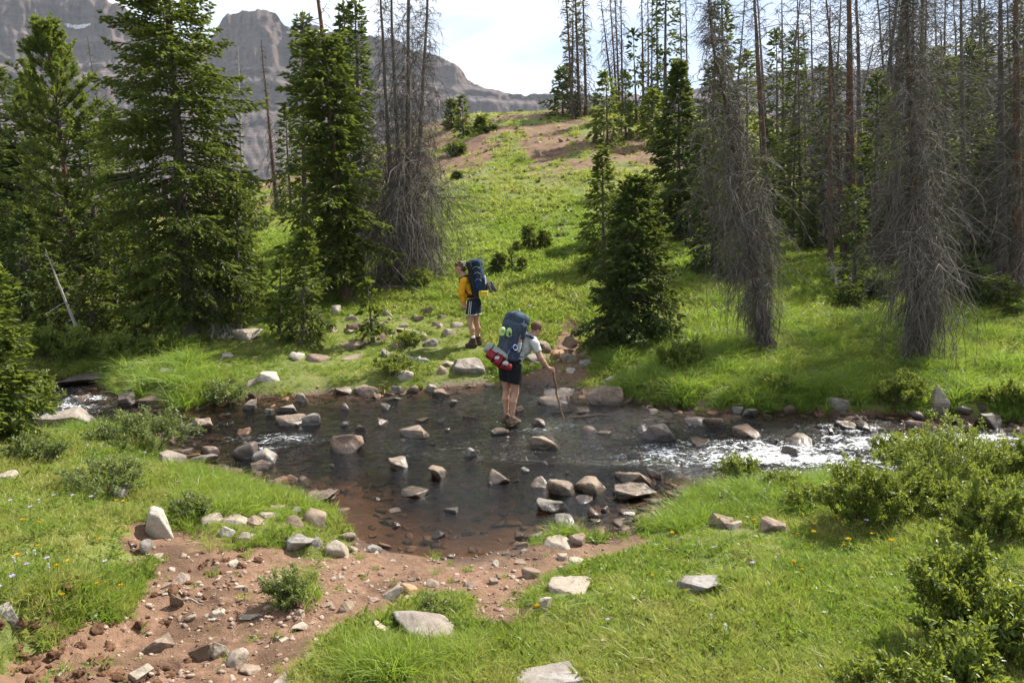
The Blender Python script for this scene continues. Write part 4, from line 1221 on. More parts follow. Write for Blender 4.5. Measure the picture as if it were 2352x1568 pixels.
def add_rock(cx, by, w, h, tone, label, seed, group=None, name='stone', flat=None, rz=None, z=None, sharp=None, depth=0.8, sink=0.85):
    b = ground_at(cx, by)
    s = px_m(b[1])
    dep = math.atan2(CAMZ - b[2], b[1])
    W_, D_ = w * s, w * s * depth
    Hm = max((h * s - D_ * 0.62 * math.sin(dep)) / math.cos(dep), 0.36 * h * s)
    rng = np.random.default_rng(seed)
    pw = w * .4354
    lod = 4 if pw > 20 else 3 if pw > 8 else 2
    full = Hm * (1 + sink)
    az = b[:2] / np.linalg.norm(b[:2])
    c = b[:2] + az * D_ * 0.42
    zb = b[2] if z is None else z
    if sharp is not None:
        me = rock_mesh((W_ / 2, D_ / 2, full / 2), seed, lod, npl=int(rng.integers(9, 13)), sharp=sharp, flat=flat, rough=.03)
        if lod >= 3 and sharp < 20: me.shade_smooth()
    else:
        me = hull_mesh((W_ / 2, D_ / 2, full / 2), seed, 2 if pw > 32 else 1 if pw > 12 else 0, flat)
    o = obj(name, me, None, RM[tone], (c[0], c[1], zb + Hm - full / 2))
    o.rotation_euler = (rng.normal(0, .10 if flat is None else .035), rng.normal(0, .13 if flat is None else .05), (rng.normal(0, .6) if rz is None else rz) - math.atan2(az[0], az[1]))
    tag(o, label, 'stone', group)
    FOOT.append((c[0], c[1], W_ / 2, b[1]))
    return o

FOOT = []
ROCKS = [
 # --- standing in the stream, left half
 (795, 1042, 98, 54, 'b', 'big brown boulder with wet dark base, largest in the left half of the stream'),
 (571, 1055, 66, 44, 'd', 'dark rounded boulder in the stream touching two smaller stones'),
 (608, 1066, 56, 40, 'g', 'grey brown wedge stone leaning on the dark rounded boulder'),
 (596, 1079, 48, 22, 'k', 'pinkish flat stone below the dark boulder pair'),
 (661, 956, 52, 30, 'g', 'topmost stone of the midstream pile left of centre'),
 (667, 977, 62, 30, 'k', 'long low front stone of the midstream pile left of centre'),
 (695, 964, 26, 20, 'g', 'small middle stone wedged in the midstream pile'),
 (715, 978, 44, 30, 'g', 'triangular stone at the right end of the midstream pile'),
 (621, 953, 26, 18, 'g', 'small stone at the left end of the midstream pile'),
 (574, 940, 32, 28, 'p', 'pale tilted stone near the grass overhang on the far side'),
 (466, 988, 46, 32, 'k', 'half-pale stone in the riffle below the grass overhang'),
 (434, 992, 40, 20, 'd', 'dark wet stone stuck to the half-pale stone in the riffle'),
 (559, 998, 34, 18, 'o', 'small orange-topped stone alone left of the dark boulder'),
 (444, 1054, 38, 16, 'o', 'flat orange stone awash near the left shore'),
 (483, 1046, 38, 24, 'b', 'brown rounded stone next to the flat orange one'),
 (466, 1072, 62, 32, 'g', 'grey flat-faced stone at the left water edge'),
 (396, 1070, 66, 42, 'l', 'pale boulder with yellow-green lichen on the left shore'),
 (957, 1005, 76, 30, 'k', 'broad flat-topped stone in midstream left of the hiker'),
 (916, 1075, 52, 28, 'k', 'angular pink-brown stone alone in the middle of the stream'),
 (1004, 1099, 44, 30, 'k', 'pointed pale-faced stone right of the angular pink-brown one'),
 (948, 1140, 60, 20, 'k', 'low flat stone half awash in the clear shallows'),
 (1040, 1179, 44, 17, 'g', 'dark-edged low stone in the clear shallows'),
 (1079, 1048, 28, 22, 'g', 'small pointed grey stone in midstream below the hiker'),
 (876, 978, 36, 16, 'b', 'small brown pointed stone above the largest left boulder'),
 (831, 988, 38, 16, 'b', 'low brown stone touching the largest left boulder from behind'),
 (790, 979, 22, 13, 'g', 'small wet grey stone behind the largest left boulder'),
 (900, 920, 46, 11, 'd', 'dark flat stone awash near the far bank left of centre'),
 (885, 941, 24, 15, 'd', 'small dark round stone near the far bank left of centre'),
 (1041, 930, 22, 14, 'k', 'small pale stone left of the hiker near the far bank'),
 (972, 968, 34, 8, 'b', 'thin brown slab awash in midstream'),
 (1014, 970, 22, 11, 'd', 'small wet stone beside the thin brown slab'),
 (907, 1176, 32, 7, 'k', 'flat pink sliver just breaking the clear shallows'),
 (909, 1211, 24, 16, 'b', 'small brown stone in the shallows near the mud'),
 (1006, 1235, 30, 15, 'd', 'dark small stone in the shallows near the mud'),
 (185, 925, 38, 18, 'b', 'red-brown wet stone in the left rapid'),
 (184, 886, 106, 30, 'd', 'long dark boulder across the shaded inlet'),
 (158, 990, 132, 54, 'l', 'big grey slab boulder at the left rapid behind the willows'),
 (95, 967, 44, 20, 'd', 'dark stone left of the big grey slab boulder'),
 (356, 932, 78, 28, 'b', 'flat brown slab under the grass overhang'),
 (290, 934, 40, 34, 'd', 'dark stone under the tall grass of the bank'),
 # --- around the crossing hiker
 (1172, 982, 40, 14, 'b', 'flat wet stone under the feet of the crossing hiker'),
 (1150, 999, 44, 18, 'b', 'low brown stone just in front of the crossing hiker'),
 (1191, 944, 28, 12, 'o', 'orange stone behind the legs of the crossing hiker'),
 (1254, 1034, 74, 36, 'k', 'wide pinkish stone with dark wet side right below the hiker'),
 (1236, 977, 38, 20, 'b', 'wedge stone left of the walking stick tip'),
 (1350, 998, 40, 22, 'b', 'brown block stone right of the walking stick'),
 (1386, 999, 38, 12, 'k', 'flat tan stone right of the brown block stone'),
 (1339, 949, 54, 16, 'b', 'long brown stone awash below the far bank boulder'),
 (1271, 930, 62, 22, 'k', 'front flat slab of the pair at the crossing exit'),
 (1280, 911, 72, 20, 'k', 'rear flat slab of the pair at the crossing exit'),
 (1393, 932, 82, 50, 'k', 'large pale boulder on the far water edge right of the crossing'),
 (1436, 924, 40, 18, 'b', 'brown stone touching the right side of the large pale far boulder'),
 # --- near right of the stream
 (1143, 1109, 58, 34, 'k', 'pyramid-shaped stone in midstream'),
 (1206, 1085, 20, 12, 'g', 'tiny stone between the hiker and the near boulder row'),
 (1235, 1120, 50, 26, 'k', 'low rounded stone at the left end of the near boulder row'),
 (1289, 1137, 64, 46, 'k', 'pink-edged cube-like boulder in the near boulder row'),
 (1360, 1133, 88, 54, 'k', 'largest tan boulder of the near boulder row'),
 (1458, 1111, 94, 38, 'k', 'sloping flat slab behind the near boulder row'),
 (1451, 1145, 100, 36, 'k', 'long flat slab at the right end of the near boulder row'),
 (1506, 1096, 46, 20, 'b', 'brown stone behind the sloping flat slab'),
 (1500, 1150, 46, 10, 'k', 'thin flat stone right of the long flat slab'),
 (1265, 1175, 78, 38, 'g', 'grey-brown craggy stone below the near boulder row'),
 (1366, 1190, 40, 26, 'b', 'dark-sided small block below the largest tan boulder'),
 (1389, 1175, 24, 14, 'b', 'small stone touching the dark-sided small block'),
 (1299, 1213, 62, 32, 'g', 'grey dome-like stone nearest the muddy shore'),
 (1339, 1153, 52, 8, 'd', 'narrow wet slab between the craggy stone and the boulders'),
 (1443, 1181, 40, 13, 'k', 'flat tan stone near the grass point on the right'),
 (1370, 1199, 28, 9, 'k', 'flat sliver below the dark-sided small block'),
 (1451, 1199, 26, 15, 'd', 'small dark stone at the grass point on the right'),
 # --- rapids on the right
 (1515, 1012, 84, 42, 'd', 'dark humped boulder with water pouring past, head of the right rapids'),
 (1476, 992, 32, 20, 'd', 'dark stone against the left side of the humped rapids boulder'),
 (1639, 979, 44, 28, 'b', 'rounded brown stone upstream in the right rapids'),
 (1598, 977, 58, 22, 'd', 'dark low stone left of the rounded brown rapids stone'),
 (1720, 1008, 64, 34, 'b', 'brown boulder in the middle of the right rapids'),
 (1833, 1024, 80, 28, 'k', 'flat tabletop stone in the right rapids'),
 (1814, 1043, 38, 20, 'd', 'small dark stone right below the flat tabletop stone'),
 (1609, 1021, 56, 15, 'b', 'flat brown slab awash left of the brown rapids boulder'),
 (1692, 948, 26, 17, 'g', 'small grey stone at the far edge of the right rapids'),
 (1721, 956, 36, 20, 'g', 'tilted grey slab stone at the far edge of the right rapids'),
 (1803, 948, 38, 25, 'b', 'brown triangular stone under the far grass edge'),
 (1926, 945, 48, 36, 'g', 'grey stone tucked under the far grass edge, left of the leafy bush'),
 (1944, 982, 54, 20, 'b', 'low red-brown stone in the right rapids'),
 (1987, 988, 38, 22, 'd', 'shiny wet stone in white water'),
 (2113, 993, 66, 30, 'b', 'brown rounded stone in front of the upright grey boulder'),
 (2104, 965, 38, 24, 'd', 'dark stone behind the brown rounded one near the upright boulder'),
 (2152, 952, 50, 70, 'l', 'tall upright grey boulder on the far bank at the right'),
 (2188, 972, 48, 18, 'd', 'wet flat stone right of the upright grey boulder'),
 (2210, 956, 42, 28, 'd', 'dark block right of the upright grey boulder'),
 (2246, 948, 38, 26, 'd', 'dark stone under the far bank near the right edge'),
 (2271, 981, 64, 38, 'd', 'large black wet stone at the right end of the stream'),
 (2224, 994, 48, 18, 'd', 'low dark stone in white water at the right end'),
 (1983, 1078, 40, 18, 'd', 'dark stone in foam by the near right bushes'),
 (1612, 938, 28, 20, 'b', 'brown stone at the grass foot right of the large pale far boulder'),
 (1457, 1050, 40, 18, 'd', 'dark wet stone at the lip of the white water'),
 # --- far bank
 (1076, 860, 76, 44, 'l', 'big grey-tan boulder on the far bank left of the crossing hiker'),
 (929, 874, 42, 24, 'w', 'white rounded stone on the far bank'),
 (1015, 859, 24, 20, 'k', 'squarish stone left of the big far bank boulder'),
 (1033, 843, 42, 15, 'p', 'flat pale stone behind the big far bank boulder'),
 (1127, 887, 30, 9, 'k', 'flat stone on the gravel left of the hiker legs'),
 (619, 879, 50, 28, 'w', 'bright white wedge stone on the left far bank'),
 (576, 890, 24, 22, 'p', 'pale stone left of the bright white wedge'),
 (580, 914, 24, 18, 'b', 'brown stone at the waterline left of the flat slabs'),
 (693, 923, 38, 20, 'k', 'tan stone at the waterline below the flat slab'),
 (731, 905, 80, 22, 'k', 'long flat slab on the far waterline'),
 (793, 905, 46, 18, 'k', 'short flat slab right of the long far slab'),
 (838, 906, 54, 24, 'k', 'blocky slab at the right end of the far slab row'),
 (912, 901, 30, 18, 'g', 'small grey stone on the far waterline'),
 (949, 901, 28, 18, 'k', 'pale block on the far waterline left of the tilted stones'),
 (990, 899, 34, 18, 'p', 'pale low stone on the far waterline'),
 (1014, 912, 44, 22, 'b', 'brown slanting stone in front of a bright grass tuft'),
 (382, 869, 38, 28, 'g', 'grey stone in the tall grass of the left point'),
 (727, 832, 66, 26, 'k', 'smooth pinkish low boulder on the left far bank'),
 (684, 826, 36, 18, 'w', 'white stone left of the smooth pinkish boulder'),
 (527, 820, 34, 10, 'w', 'flat white stone in the grass below the tallest spruce'),
 (572, 783, 72, 30, 'p', 'pale broken slab right of the tallest spruce'),
 (774, 760, 54, 30, 'p', 'pale slab right of the twin young spruces'),
 (774, 724, 22, 24, 'w', 'white upright stone above the pale slab'),
 (813, 802, 72, 22, 'k', 'flat rosy slab below the lone sapling'),
 (813, 761, 34, 24, 'b', 'brown stone left of the lone sapling'),
 (806, 736, 40, 18, 'p', 'pale stone behind the lone sapling'),
 (875, 780, 34, 20, 'b', 'brown slab at the foot of the lone sapling'),
 (939, 768, 50, 15, 'w', 'flat white stone among the bank stones left of the standing hiker'),
 (925, 783, 24, 14, 'p', 'small pale block right of the lone sapling'),
 (932, 795, 38, 17, 'p', 'low tan slab in front of the bank stones'),
 (965, 783, 34, 20, 'p', 'cream coloured stone in the middle of the bank stones'),
 (993, 796, 44, 24, 'g', 'greyish stone at the right end of the bank stones'),
 (1029, 771, 34, 20, 'p', 'pointed pale stone left of the standing hiker boots'),
 (986, 722, 32, 20, 'k', 'pinkish stone standing in the meadow left of the hiker'),
 (893, 725, 32, 16, 'p', 'tan stone at the upper edge of the bank stones'),
 (1051, 752, 28, 14, 'p', 'small rounded stone behind the standing hiker'),
 (813, 702, 32, 11, 'g', 'flat grey stone behind the sapling in the grass'),
 (810, 826, 56, 13, 'k', 'low flat stone in the grass below the rosy slab'),
 (893, 822, 36, 18, 'g', 'grey stone at the left end of the pale log'),
 (1247, 810, 44, 28, 'k', 'tan boulder close right of the crossing hiker shoulder'),
 (1224, 837, 50, 30, 'g', 'grey boulder seen under the crossing hiker arm'),
 (1281, 824, 32, 24, 'o', 'orange-brown stone on the trail right of the crossing hiker'),
 (1299, 812, 40, 17, 'k', 'flat tan stone at the top of the trail stones'),
 (1307, 831, 46, 24, 'k', 'sharp-topped stone in the trail stones'),
 (1350, 844, 38, 20, 'g', 'grey stone at the right edge of the trail stones'),
 (1339, 821, 26, 18, 'k', 'small pink stone at the right edge of the trail stones'),
 (1310, 795, 44, 26, 'b', 'brown stone on the trail below the bushy spruce'),
 (1308, 857, 24, 14, 'w', 'small white stone at the foot of the trail'),
 (1393, 881, 36, 21, 'g', 'grey stone in the grass above the large pale far boulder'),
 (1217, 711, 22, 12, 'p', 'small pale stone in the meadow above the crossing hiker'),
 (1310, 488, 12, 10, 'w', 'bright stone alone in the upper meadow'),
 # --- hill
 (1237, 360, 18, 16, 'p', 'pale stone on the hill below the crest'),
 (1287, 328, 14, 8, 'k', 'pinkish stone near the crest, left of two'),
 (1305, 324, 14, 8, 'k', 'pinkish stone near the crest, right of two'),
 (1210, 372, 10, 8, 'p', 'small stone by the lone shrubby spruce on the hill'),
 # --- near left shore
 (360, 1234, 72, 74, 'w', 'tall white block standing at the edge of the left meadow'),
 (281, 1144, 56, 38, 'g', 'grey stone with dark face under the left willow'),
 (412, 1125, 30, 26, 'k', 'squarish pinkish stone below the lichen boulder'),
 (22, 1104, 46, 26, 'p', 'pale stone near the left edge in the grass'),
 (112, 1053, 38, 24, 'p', 'pale stone between willow bushes on the left'),
 (338, 1266, 40, 30, 'g', 'grey stone below the tall white block'),
 (360, 1286, 28, 16, 'p', 'small pale stone at the top of the bare soil'),
 (634, 1134, 38, 42, 'k', 'upright tan stone among the shore grass'),
 (738, 1154, 88, 30, 'k', 'low wet slab at the left water edge'),
 (544, 1208, 72, 26, 'p', 'long cream stone in the near left stone row'),
 (486, 1204, 54, 24, 'p', 'rounded cream stone at the left of the near left stone row'),
 (594, 1207, 60, 26, 'k', 'tan stone in the middle of the near left stone row'),
 (619, 1190, 50, 20, 'p', 'cream stone behind the near left stone row'),
 (677, 1208, 56, 28, 'k', 'tan stone at the foot of the dome boulder'),
 (724, 1211, 66, 48, 'k', 'dome-shaped boulder at the right end of the near left stone row'),
 (518, 1235, 34, 30, 'w', 'white pointed stone in front of the near left stone row'),
 (565, 1243, 40, 26, 'p', 'grey-cream stone in front of the near left stone row'),
 (688, 1273, 84, 48, 'g', 'grey wedge boulder at the top of the mud'),
 (727, 1259, 30, 28, 'g', 'small stone behind the grey wedge boulder'),
 (775, 1278, 48, 40, 'p', 'cream pillow-shaped boulder at the mud edge'),
 (799, 1244, 40, 26, 'k', 'tan stone behind the cream pillow-shaped boulder'),
 (808, 1268, 26, 20, 'p', 'small stone touching the cream pillow-shaped boulder'),
 (862, 1270, 34, 22, 'g', 'grey stone at the left end of the muddy shore'),
 (634, 1172, 42, 16, 'k', 'low flat stone in the shore grass'),
 (446, 1168, 30, 16, 'k', 'small stone left in the shore grass'),
 (680, 1180, 34, 15, 'g', 'flat stone in the shore grass near the dome boulder'),
 # --- bare soil
 (418, 1341, 48, 22, 'k', 'long pale stone on the upper bare soil'),
 (407, 1398, 32, 40, 'k', 'pinkish upright stone in the bare soil'),
 (511, 1417, 58, 24, 'p', 'long flat cream stone on the bare soil'),
 (576, 1423, 48, 18, 'p', 'flat triangular stone right of the long flat cream stone'),
 (437, 1427, 28, 18, 'k', 'small stone left of the long flat cream stone'),
 (490, 1427, 26, 12, 'p', 'small flat stone below the long flat cream stone'),
 (540, 1303, 32, 16, 'p', 'flat pale stone high on the bare soil'),
 (356, 1500, 72, 46, 'k', 'slanting grey-pink slab in the dug-out soil'),
 (464, 1520, 50, 46, 'k', 'blocky cream-brown stone, left of three in a row'),
 (508, 1511, 44, 38, 'p', 'middle one of three cream stones in a row'),
 (547, 1530, 54, 42, 'p', 'rounded cream stone, right of three in a row'),
 (576, 1550, 52, 27, 'k', 'low stone just below the three cream stones'),
 (328, 1566, 54, 42, 'p', 'cream stone at the bottom edge left of centre'),
 (79, 1515, 56, 20, 'k', 'flat stone sunk in the soil at the bottom left'),
 (688, 1418, 32, 22, 'k', 'pointed stone right of the soil shrub'),
 (688, 1449, 38, 18, 'p', 'flat stone in the pebbly strip right of the soil shrub'),
 (716, 1521, 46, 18, 'p', 'flat cream stone near the bottom centre-left'),
 (644, 1474, 38, 10, 'p', 'thin flat stone at the puddle edge'),
 (756, 1395, 30, 14, 'k', 'flat pink stone in the pebbly strip'),
 (778, 1543, 44, 20, 'p', 'flat stone left below the big lichen boulder'),
 (14, 1428, 46, 50, 'g', 'grey boulder at the left edge of the bottom meadow'),
 (800, 1405, 40, 32, 'k', 'brown-cream stone on the pebbly shore'),
 (898, 1381, 54, 40, 'p', 'pale wedge stone in the middle of the pebbly shore'),
 (936, 1365, 46, 28, 'o', 'orange-tan block right of the pale wedge stone'),
 (941, 1379, 30, 12, 'p', 'small flat stone in front of the orange-tan block'),
 (858, 1383, 30, 15, 'k', 'low stone left of the pale wedge stone'),
 (993, 1348, 38, 20, 'k', 'pinkish brick-shaped stone on the pebbly shore'),
 (1083, 1348, 36, 15, 'b', 'brown flat stone in the middle of the shore mud'),
 (876, 1448, 48, 30, 'p', 'cream stone touching the big lichen boulder'),
 (970, 1470, 168, 74, 'l', 'big lichen-spotted boulder at the bottom centre'),
 (1222, 1329, 48, 30, 'k', 'domed tan stone right on the shore mud'),
 (1307, 1364, 106, 36, 'p', 'long white slab at the edge of the right meadow'),
 (1253, 1405, 40, 36, 'p', 'pale upright stone in the grass below the long white slab'),
 (1285, 1262, 70, 28, 'p', 'pale rectangular slab on the near shore right of centre'),
 (1326, 1253, 44, 30, 'k', 'tan block behind the pale rectangular slab'),
 (1224, 1244, 48, 26, 'g', 'grey stone with grass in front of the stream'),
 (1195, 1240, 34, 20, 'b', 'brown stone left of the grey grassy stone'),
 (1195, 1261, 34, 20, 'b', 'brown tilted stone below the grey grassy stone'),
 (1325, 1300, 42, 20, 'p', 'cream stone below the pale rectangular slab'),
 (1290, 1288, 24, 18, 'p', 'small cream stone left below the pale rectangular slab'),
 (1197, 1295, 30, 10, 'k', 'flat tan stone half buried in the shore mud'),
 (1600, 1366, 92, 48, 'g', 'dark grey tilted slab in the right meadow'),
 (1655, 1212, 58, 38, 'k', 'left one of two pinkish stones at the tall grass foot'),
 (1690, 1216, 46, 24, 'p', 'low pale stone between the two pinkish stones'),
 (1778, 1222, 66, 34, 'k', 'right one of two pinkish stones at the tall grass foot'),
 (1947, 1338, 30, 20, 'p', 'small pale stone in the right meadow'),
 (2134, 1550, 50, 42, 'k', 'pink-brown stone among the bottom right bushes'),
 (1263, 1585, 160, 36, 'g', 'flat grey slab at the bottom edge in the grass'),
 (648, 1580, 70, 22, 'p', 'pale flat stone at the bottom edge left of centre'),
 (1566, 1241, 16, 14, 'w', 'small white stone at the grass edge by the water'),
]
for i, r in enumerate(ROCKS):
    nm = 'boulder' if r[2] >= 60 else 'stone'
    lab = r[5]
    fl = None
    if any(k in lab for k in ('flat', 'slab', 'tabletop')):
        fl = 0.62
    hh = r[3]
    add_rock(r[0], r[1], r[2] * 1.08, hh, r[4], lab, 1000 + i, name=nm, flat=fl, sink=0.9 if 'upright' not in lab and 'tall' not in lab else .35,
             sharp=70.0 if any(k in lab for k in (' block', 'cube', 'brick', 'rectangular', 'squarish')) else 14.0 if any(k in lab for k in ('rounded', 'dome', 'smooth', 'pillow', 'lichen-spotted')) else None,
             depth=0.55 if ('upright' in lab or 'tall white' in lab) else 0.8,
             group=None)

FOOT.append((*ground_at(1089, 797)[:2], .32, 0)); FOOT.append((*ground_at(1075, 792)[:2], .3, 0))
# smaller stones that nothing tells apart, scattered where the photograph shows them
def scatter_small(poly_px, n, w0, w1, tones, label, group, seed, zo=0.2, fl=.6):
    rng = np.random.default_rng(seed)
    P = np.array(poly_px, float)
    lo, hi = P.min(0), P.max(0)
    k = 0
    while k < n:
        x, y = rng.uniform(lo[0], hi[0]), rng.uniform(lo[1], hi[1])
        if sdist(np.array([x]), np.array([y]), P)[0] > 0:
            continue
        w = w0 + (w1 - w0) * rng.uniform() ** 2.2
        tn = tones[int(rng.integers(len(tones)))]; isf = rng.uniform() < .5
        lb = label.replace('small', 'small ' + ('flat ' if isf else 'chunky ') + {'p': 'cream', 'k': 'pinkish', 'b': 'brown', 'd': 'dark'}[tn], 1).replace(' pale ', ' ')
        fx, fy = (x - lo[0]) / (hi[0] - lo[0]), (y - lo[1]) / (hi[1] - lo[1])
        lb += ', %s %s part' % ('upper' if fy < .5 else 'lower', 'left' if fx < .34 else 'middle' if fx < .67 else 'right')
        add_rock(x, y, w, w * rng.uniform(.4, .7), tn, lb, seed * 1000 + k, group, 'small_stone', flat=fl if isf else None)
        k += 1
scatter_small([(860, 1285), (1180, 1262), (1300, 1290), (1180, 1400), (1060, 1390), (900, 1420), (780, 1400), (700, 1460), (640, 1400), (760, 1300)], 60, 9, 24, 'pkkb', 'small loose stone on the trampled near shore', 'small stones on the near shore', 51)
scatter_small([(340, 1290), (600, 1290), (640, 1400), (700, 1480), (560, 1520), (420, 1460), (330, 1380)], 24, 9, 26, 'pkk', 'small loose stone on the bare red-brown soil', 'small stones on the bare soil', 52)
scatter_small([(860, 700), (1020, 720), (1040, 790), (900, 800), (780, 770)], 34, 11, 26, 'ppk', 'small pale stone among the far bank stones', 'small stones on the far bank', 53)
scatter_small([(1250, 800), (1330, 760), (1350, 860), (1280, 880), (1180, 885)], 16, 9, 18, 'kkbp', 'small stone on the rocky trail above the crossing', 'small stones on the trail', 54)
scatter_small([(520, 920), (1000, 940), (1400, 1000), (1400, 1090), (900, 1180), (640, 1100), (480, 1030)], 26, 9, 22, 'bdkb', 'small wet stone just breaking the stream surface', 'small wet stones in the stream', 55)
scatter_small([(1500, 950), (2200, 990), (2100, 1060), (1600, 1080)], 22, 12, 30, 'dddb', 'small stone in the white water', 'small dark stones in the rapids', 56)
scatter_small([(1060, 330), (1250, 300), (1350, 330), (1240, 400), (1060, 440)], 26, 5, 10, 'kpk', 'small stone lying on the bare hill soil', 'small stones on the hill', 57)
# ---------------------------------------------------------------- grass, herbs, gravel
def proj(P):
    c, s = math.cos(PITCH), math.sin(PITCH)
    x, y, z = P[:, 0], P[:, 1], P[:, 2] - CAMZ
    f = y * c - z * s; u = y * s + z * c
    f = np.maximum(f, 0.05)
    return CW / 2 + F * x / f, CH / 2 - F * u / f

def grass_mat(name, dry, mid, lush, trans=0.45, tcol=(0.26, 0.30, 0.035)):
    m = Mat(name)
    t = m.attr('hue', 'INSTANCER')
    h = m.attr('tint')
    c = m.mix(m.rng(t, 0.0, 0.45), dry, mid)
    c = m.mix(m.rng(t, 0.45, 1.0), c, lush)
    c = m.mix(m.math('MULTIPLY', h, 0.35), c, dry)
    tc = m.mix(0.45, c, tcol)
    return m.done(m.leaf(c, tc, trans, 0.42, 0.35))
M_GRASS = grass_mat('grass_blades', (0.37, 0.33, 0.12), (0.215, 0.295, 0.045), (0.110, 0.215, 0.026), 0.5, (0.42, 0.54, 0.045))
M_HERB = grass_mat('herb_leaves', (0.19, 0.205, 0.05), (0.130, 0.195, 0.032), (0.090, 0.165, 0.024), 0.45, (0.36, 0.40, 0.045))

def tuft(seed, n, r0, l0, l1, w, bend, lean=0.35, sg=4):
    rng = np.random.default_rng(seed)
    a = rng.uniform(0, 6.28, n); rr = r0 * np.sqrt(rng.uniform(0, 1, n)); a2 = rng.uniform(0, 6.28, n)
    L = rng.uniform(l0, l1, n); le = np.abs(rng.normal(0, lean, n)); bd = np.abs(rng.normal(bend, bend * .5, n))
    t = np.linspace(0, 1, sg)[None]
    out = (np.sin(le)[:, None] * t + bd[:, None] * t ** 2.2) * L[:, None]
    up = np.cos(le)[:, None] * t * L[:, None] - .45 * bd[:, None] * t ** 2.4 * L[:, None]
    P = np.stack([rr[:, None] * np.cos(a)[:, None] + out * np.cos(a2)[:, None], rr[:, None] * np.sin(a)[:, None] + out * np.sin(a2)[:, None], up - .015], -1)
    prof = np.interp(np.linspace(0, 1, sg), [0, .3, .7, 1], [.75, 1, .7, .06])
    V, Q = ribbons(P, w * prof[None] * rng.uniform(.7, 1.3, n)[:, None], rng)
    g = Geo(); g.add(V, Q, np.repeat((np.tile(np.linspace(0, 1, sg), n) ** 2) * np.repeat(rng.uniform(0, 1, n), sg), 2))
    return g
def herb(seed, n, l0, l1, w, spread=.9):
    rng = np.random.default_rng(seed)
    a = rng.uniform(0, 6.28, n); el = rng.uniform(.25, 1.3, n); L = rng.uniform(l0, l1, n)
    d = np.stack([np.cos(a) * np.cos(el), np.sin(a) * np.cos(el), np.sin(el)], -1)
    b = np.stack([rng.normal(0, .02, n), rng.normal(0, .02, n), rng.uniform(0, .05, n)], -1)
    t = np.linspace(0, 1, 4)[None, :, None]
    P = b[:, None] + d[:, None] * (L[:, None, None] * t); P[..., 2] -= .35 * L[:, None] * t[..., 0] ** 2
    V, Q = ribbons(P, w * np.array((.35, 1, .8, .05))[None] * rng.uniform(.7, 1.2, n)[:, None], rng)
    g = Geo(); g.add(V, Q, 0.0)
    return g

PROTO = {}
def proto_coll(name, items):
    c = bpy.data.collections.new(name)
    for i, (me, mat) in enumerate(items):
        o = bpy.data.objects.new('%s_proto_%02d' % (name, i), me)
        if mat is not None:
            me.materials.append(mat)
        c.objects.link(o)
    return c

def gn_scatter(name, P, rot, sc, idx, hue, coll, mat=None):
    """one 'stuff' object: points carrying rotation, scale, kind and hue, instanced by geometry nodes"""
    me = bpy.data.meshes.new(name)
    n = len(P)
    me.vertices.add(n); me.vertices.foreach_set('co', np.ascontiguousarray(P, np.float32).ravel())
    for k, v, t, f in (('rot', rot, 'FLOAT_VECTOR', 'vector'), ('scl', sc, 'FLOAT_VECTOR', 'vector'), ('idx', idx, 'INT', 'value'), ('hue', hue, 'FLOAT', 'value')):
        a = me.attributes.new(k, t, 'POINT')
        a.data.foreach_set(f, np.ascontiguousarray(v, np.int32 if t == 'INT' else np.float32).ravel())
    o = bpy.data.objects.new(name, me); COL.objects.link(o)
    ng = bpy.data.node_groups.new(name, 'GeometryNodeTree')
    ng.interface.new_socket('Geometry', in_out='INPUT', socket_type='NodeSocketGeometry')
    ng.interface.new_socket('Geometry', in_out='OUTPUT', socket_type='NodeSocketGeometry')
    N, L = ng.nodes, ng.links
    gi, go = N.new('NodeGroupInput'), N.new('NodeGroupOutput')
    ci = N.new('GeometryNodeCollectionInfo'); ci.inputs['Collection'].default_value = coll
    ci.inputs['Separate Children'].default_value = True; ci.inputs['Reset Children'].default_value = True
    ip = N.new('GeometryNodeInstanceOnPoints'); ip.inputs['Pick Instance'].default_value = True
    def na(nm, typ):
        a = N.new('GeometryNodeInputNamedAttribute'); a.data_type = typ; a.inputs['Name'].default_value = nm
        return [s for s in a.outputs if s.enabled][0]
    e2r = N.new('FunctionNodeEulerToRotation')
    L.new(na('rot', 'FLOAT_VECTOR'), e2r.inputs[0]); L.new(e2r.outputs[0], ip.inputs['Rotation'])
    L.new(na('scl', 'FLOAT_VECTOR'), ip.inputs['Scale']); L.new(na('idx', 'INT'), ip.inputs['Instance Index'])
    L.new(gi.outputs[0], ip.inputs['Points']); L.new(ci.outputs[0], ip.inputs['Instance']); L.new(ip.outputs[0], go.inputs[0])
    md = o.modifiers.new('scatter', 'NODES'); md.node_group = ng
    tag(o, kind='stuff')
    return o

C_GRASS = proto_coll('grass_tufts', [
    (tuft(1, 34, .06, .05, .13, .0030, .35).mesh('tuft'), M_GRASS), (tuft(2, 32, .06, .06, .15, .0030, .45).mesh('tuft'), M_GRASS),
    (tuft(3, 26, .05, .08, .19, .0030, .55).mesh('tuft'), M_GRASS), (herb(4, 9, .04, .09, .008).mesh('herb'), M_HERB),
    (herb(5, 12, .035, .075, .009).mesh('herb'), M_HERB), (herb(6, 7, .08, .15, .010).mesh('herb'), M_HERB)])
C_TALL = proto_coll('tall_tufts', [
    (tuft(11, 20, .06, .22, .42, .0040, .42, .22, 5).mesh('tall'), M_GRASS), (tuft(12, 20, .06, .26, .50, .0042, .62, .20, 5).mesh('tall'), M_GRASS),
    (tuft(13, 16, .05, .20, .36, .0048, .25, .16, 5).mesh('sedge'), M_GRASS), (herb(14, 16, .12, .24, .017).mesh('herb'), M_HERB)])
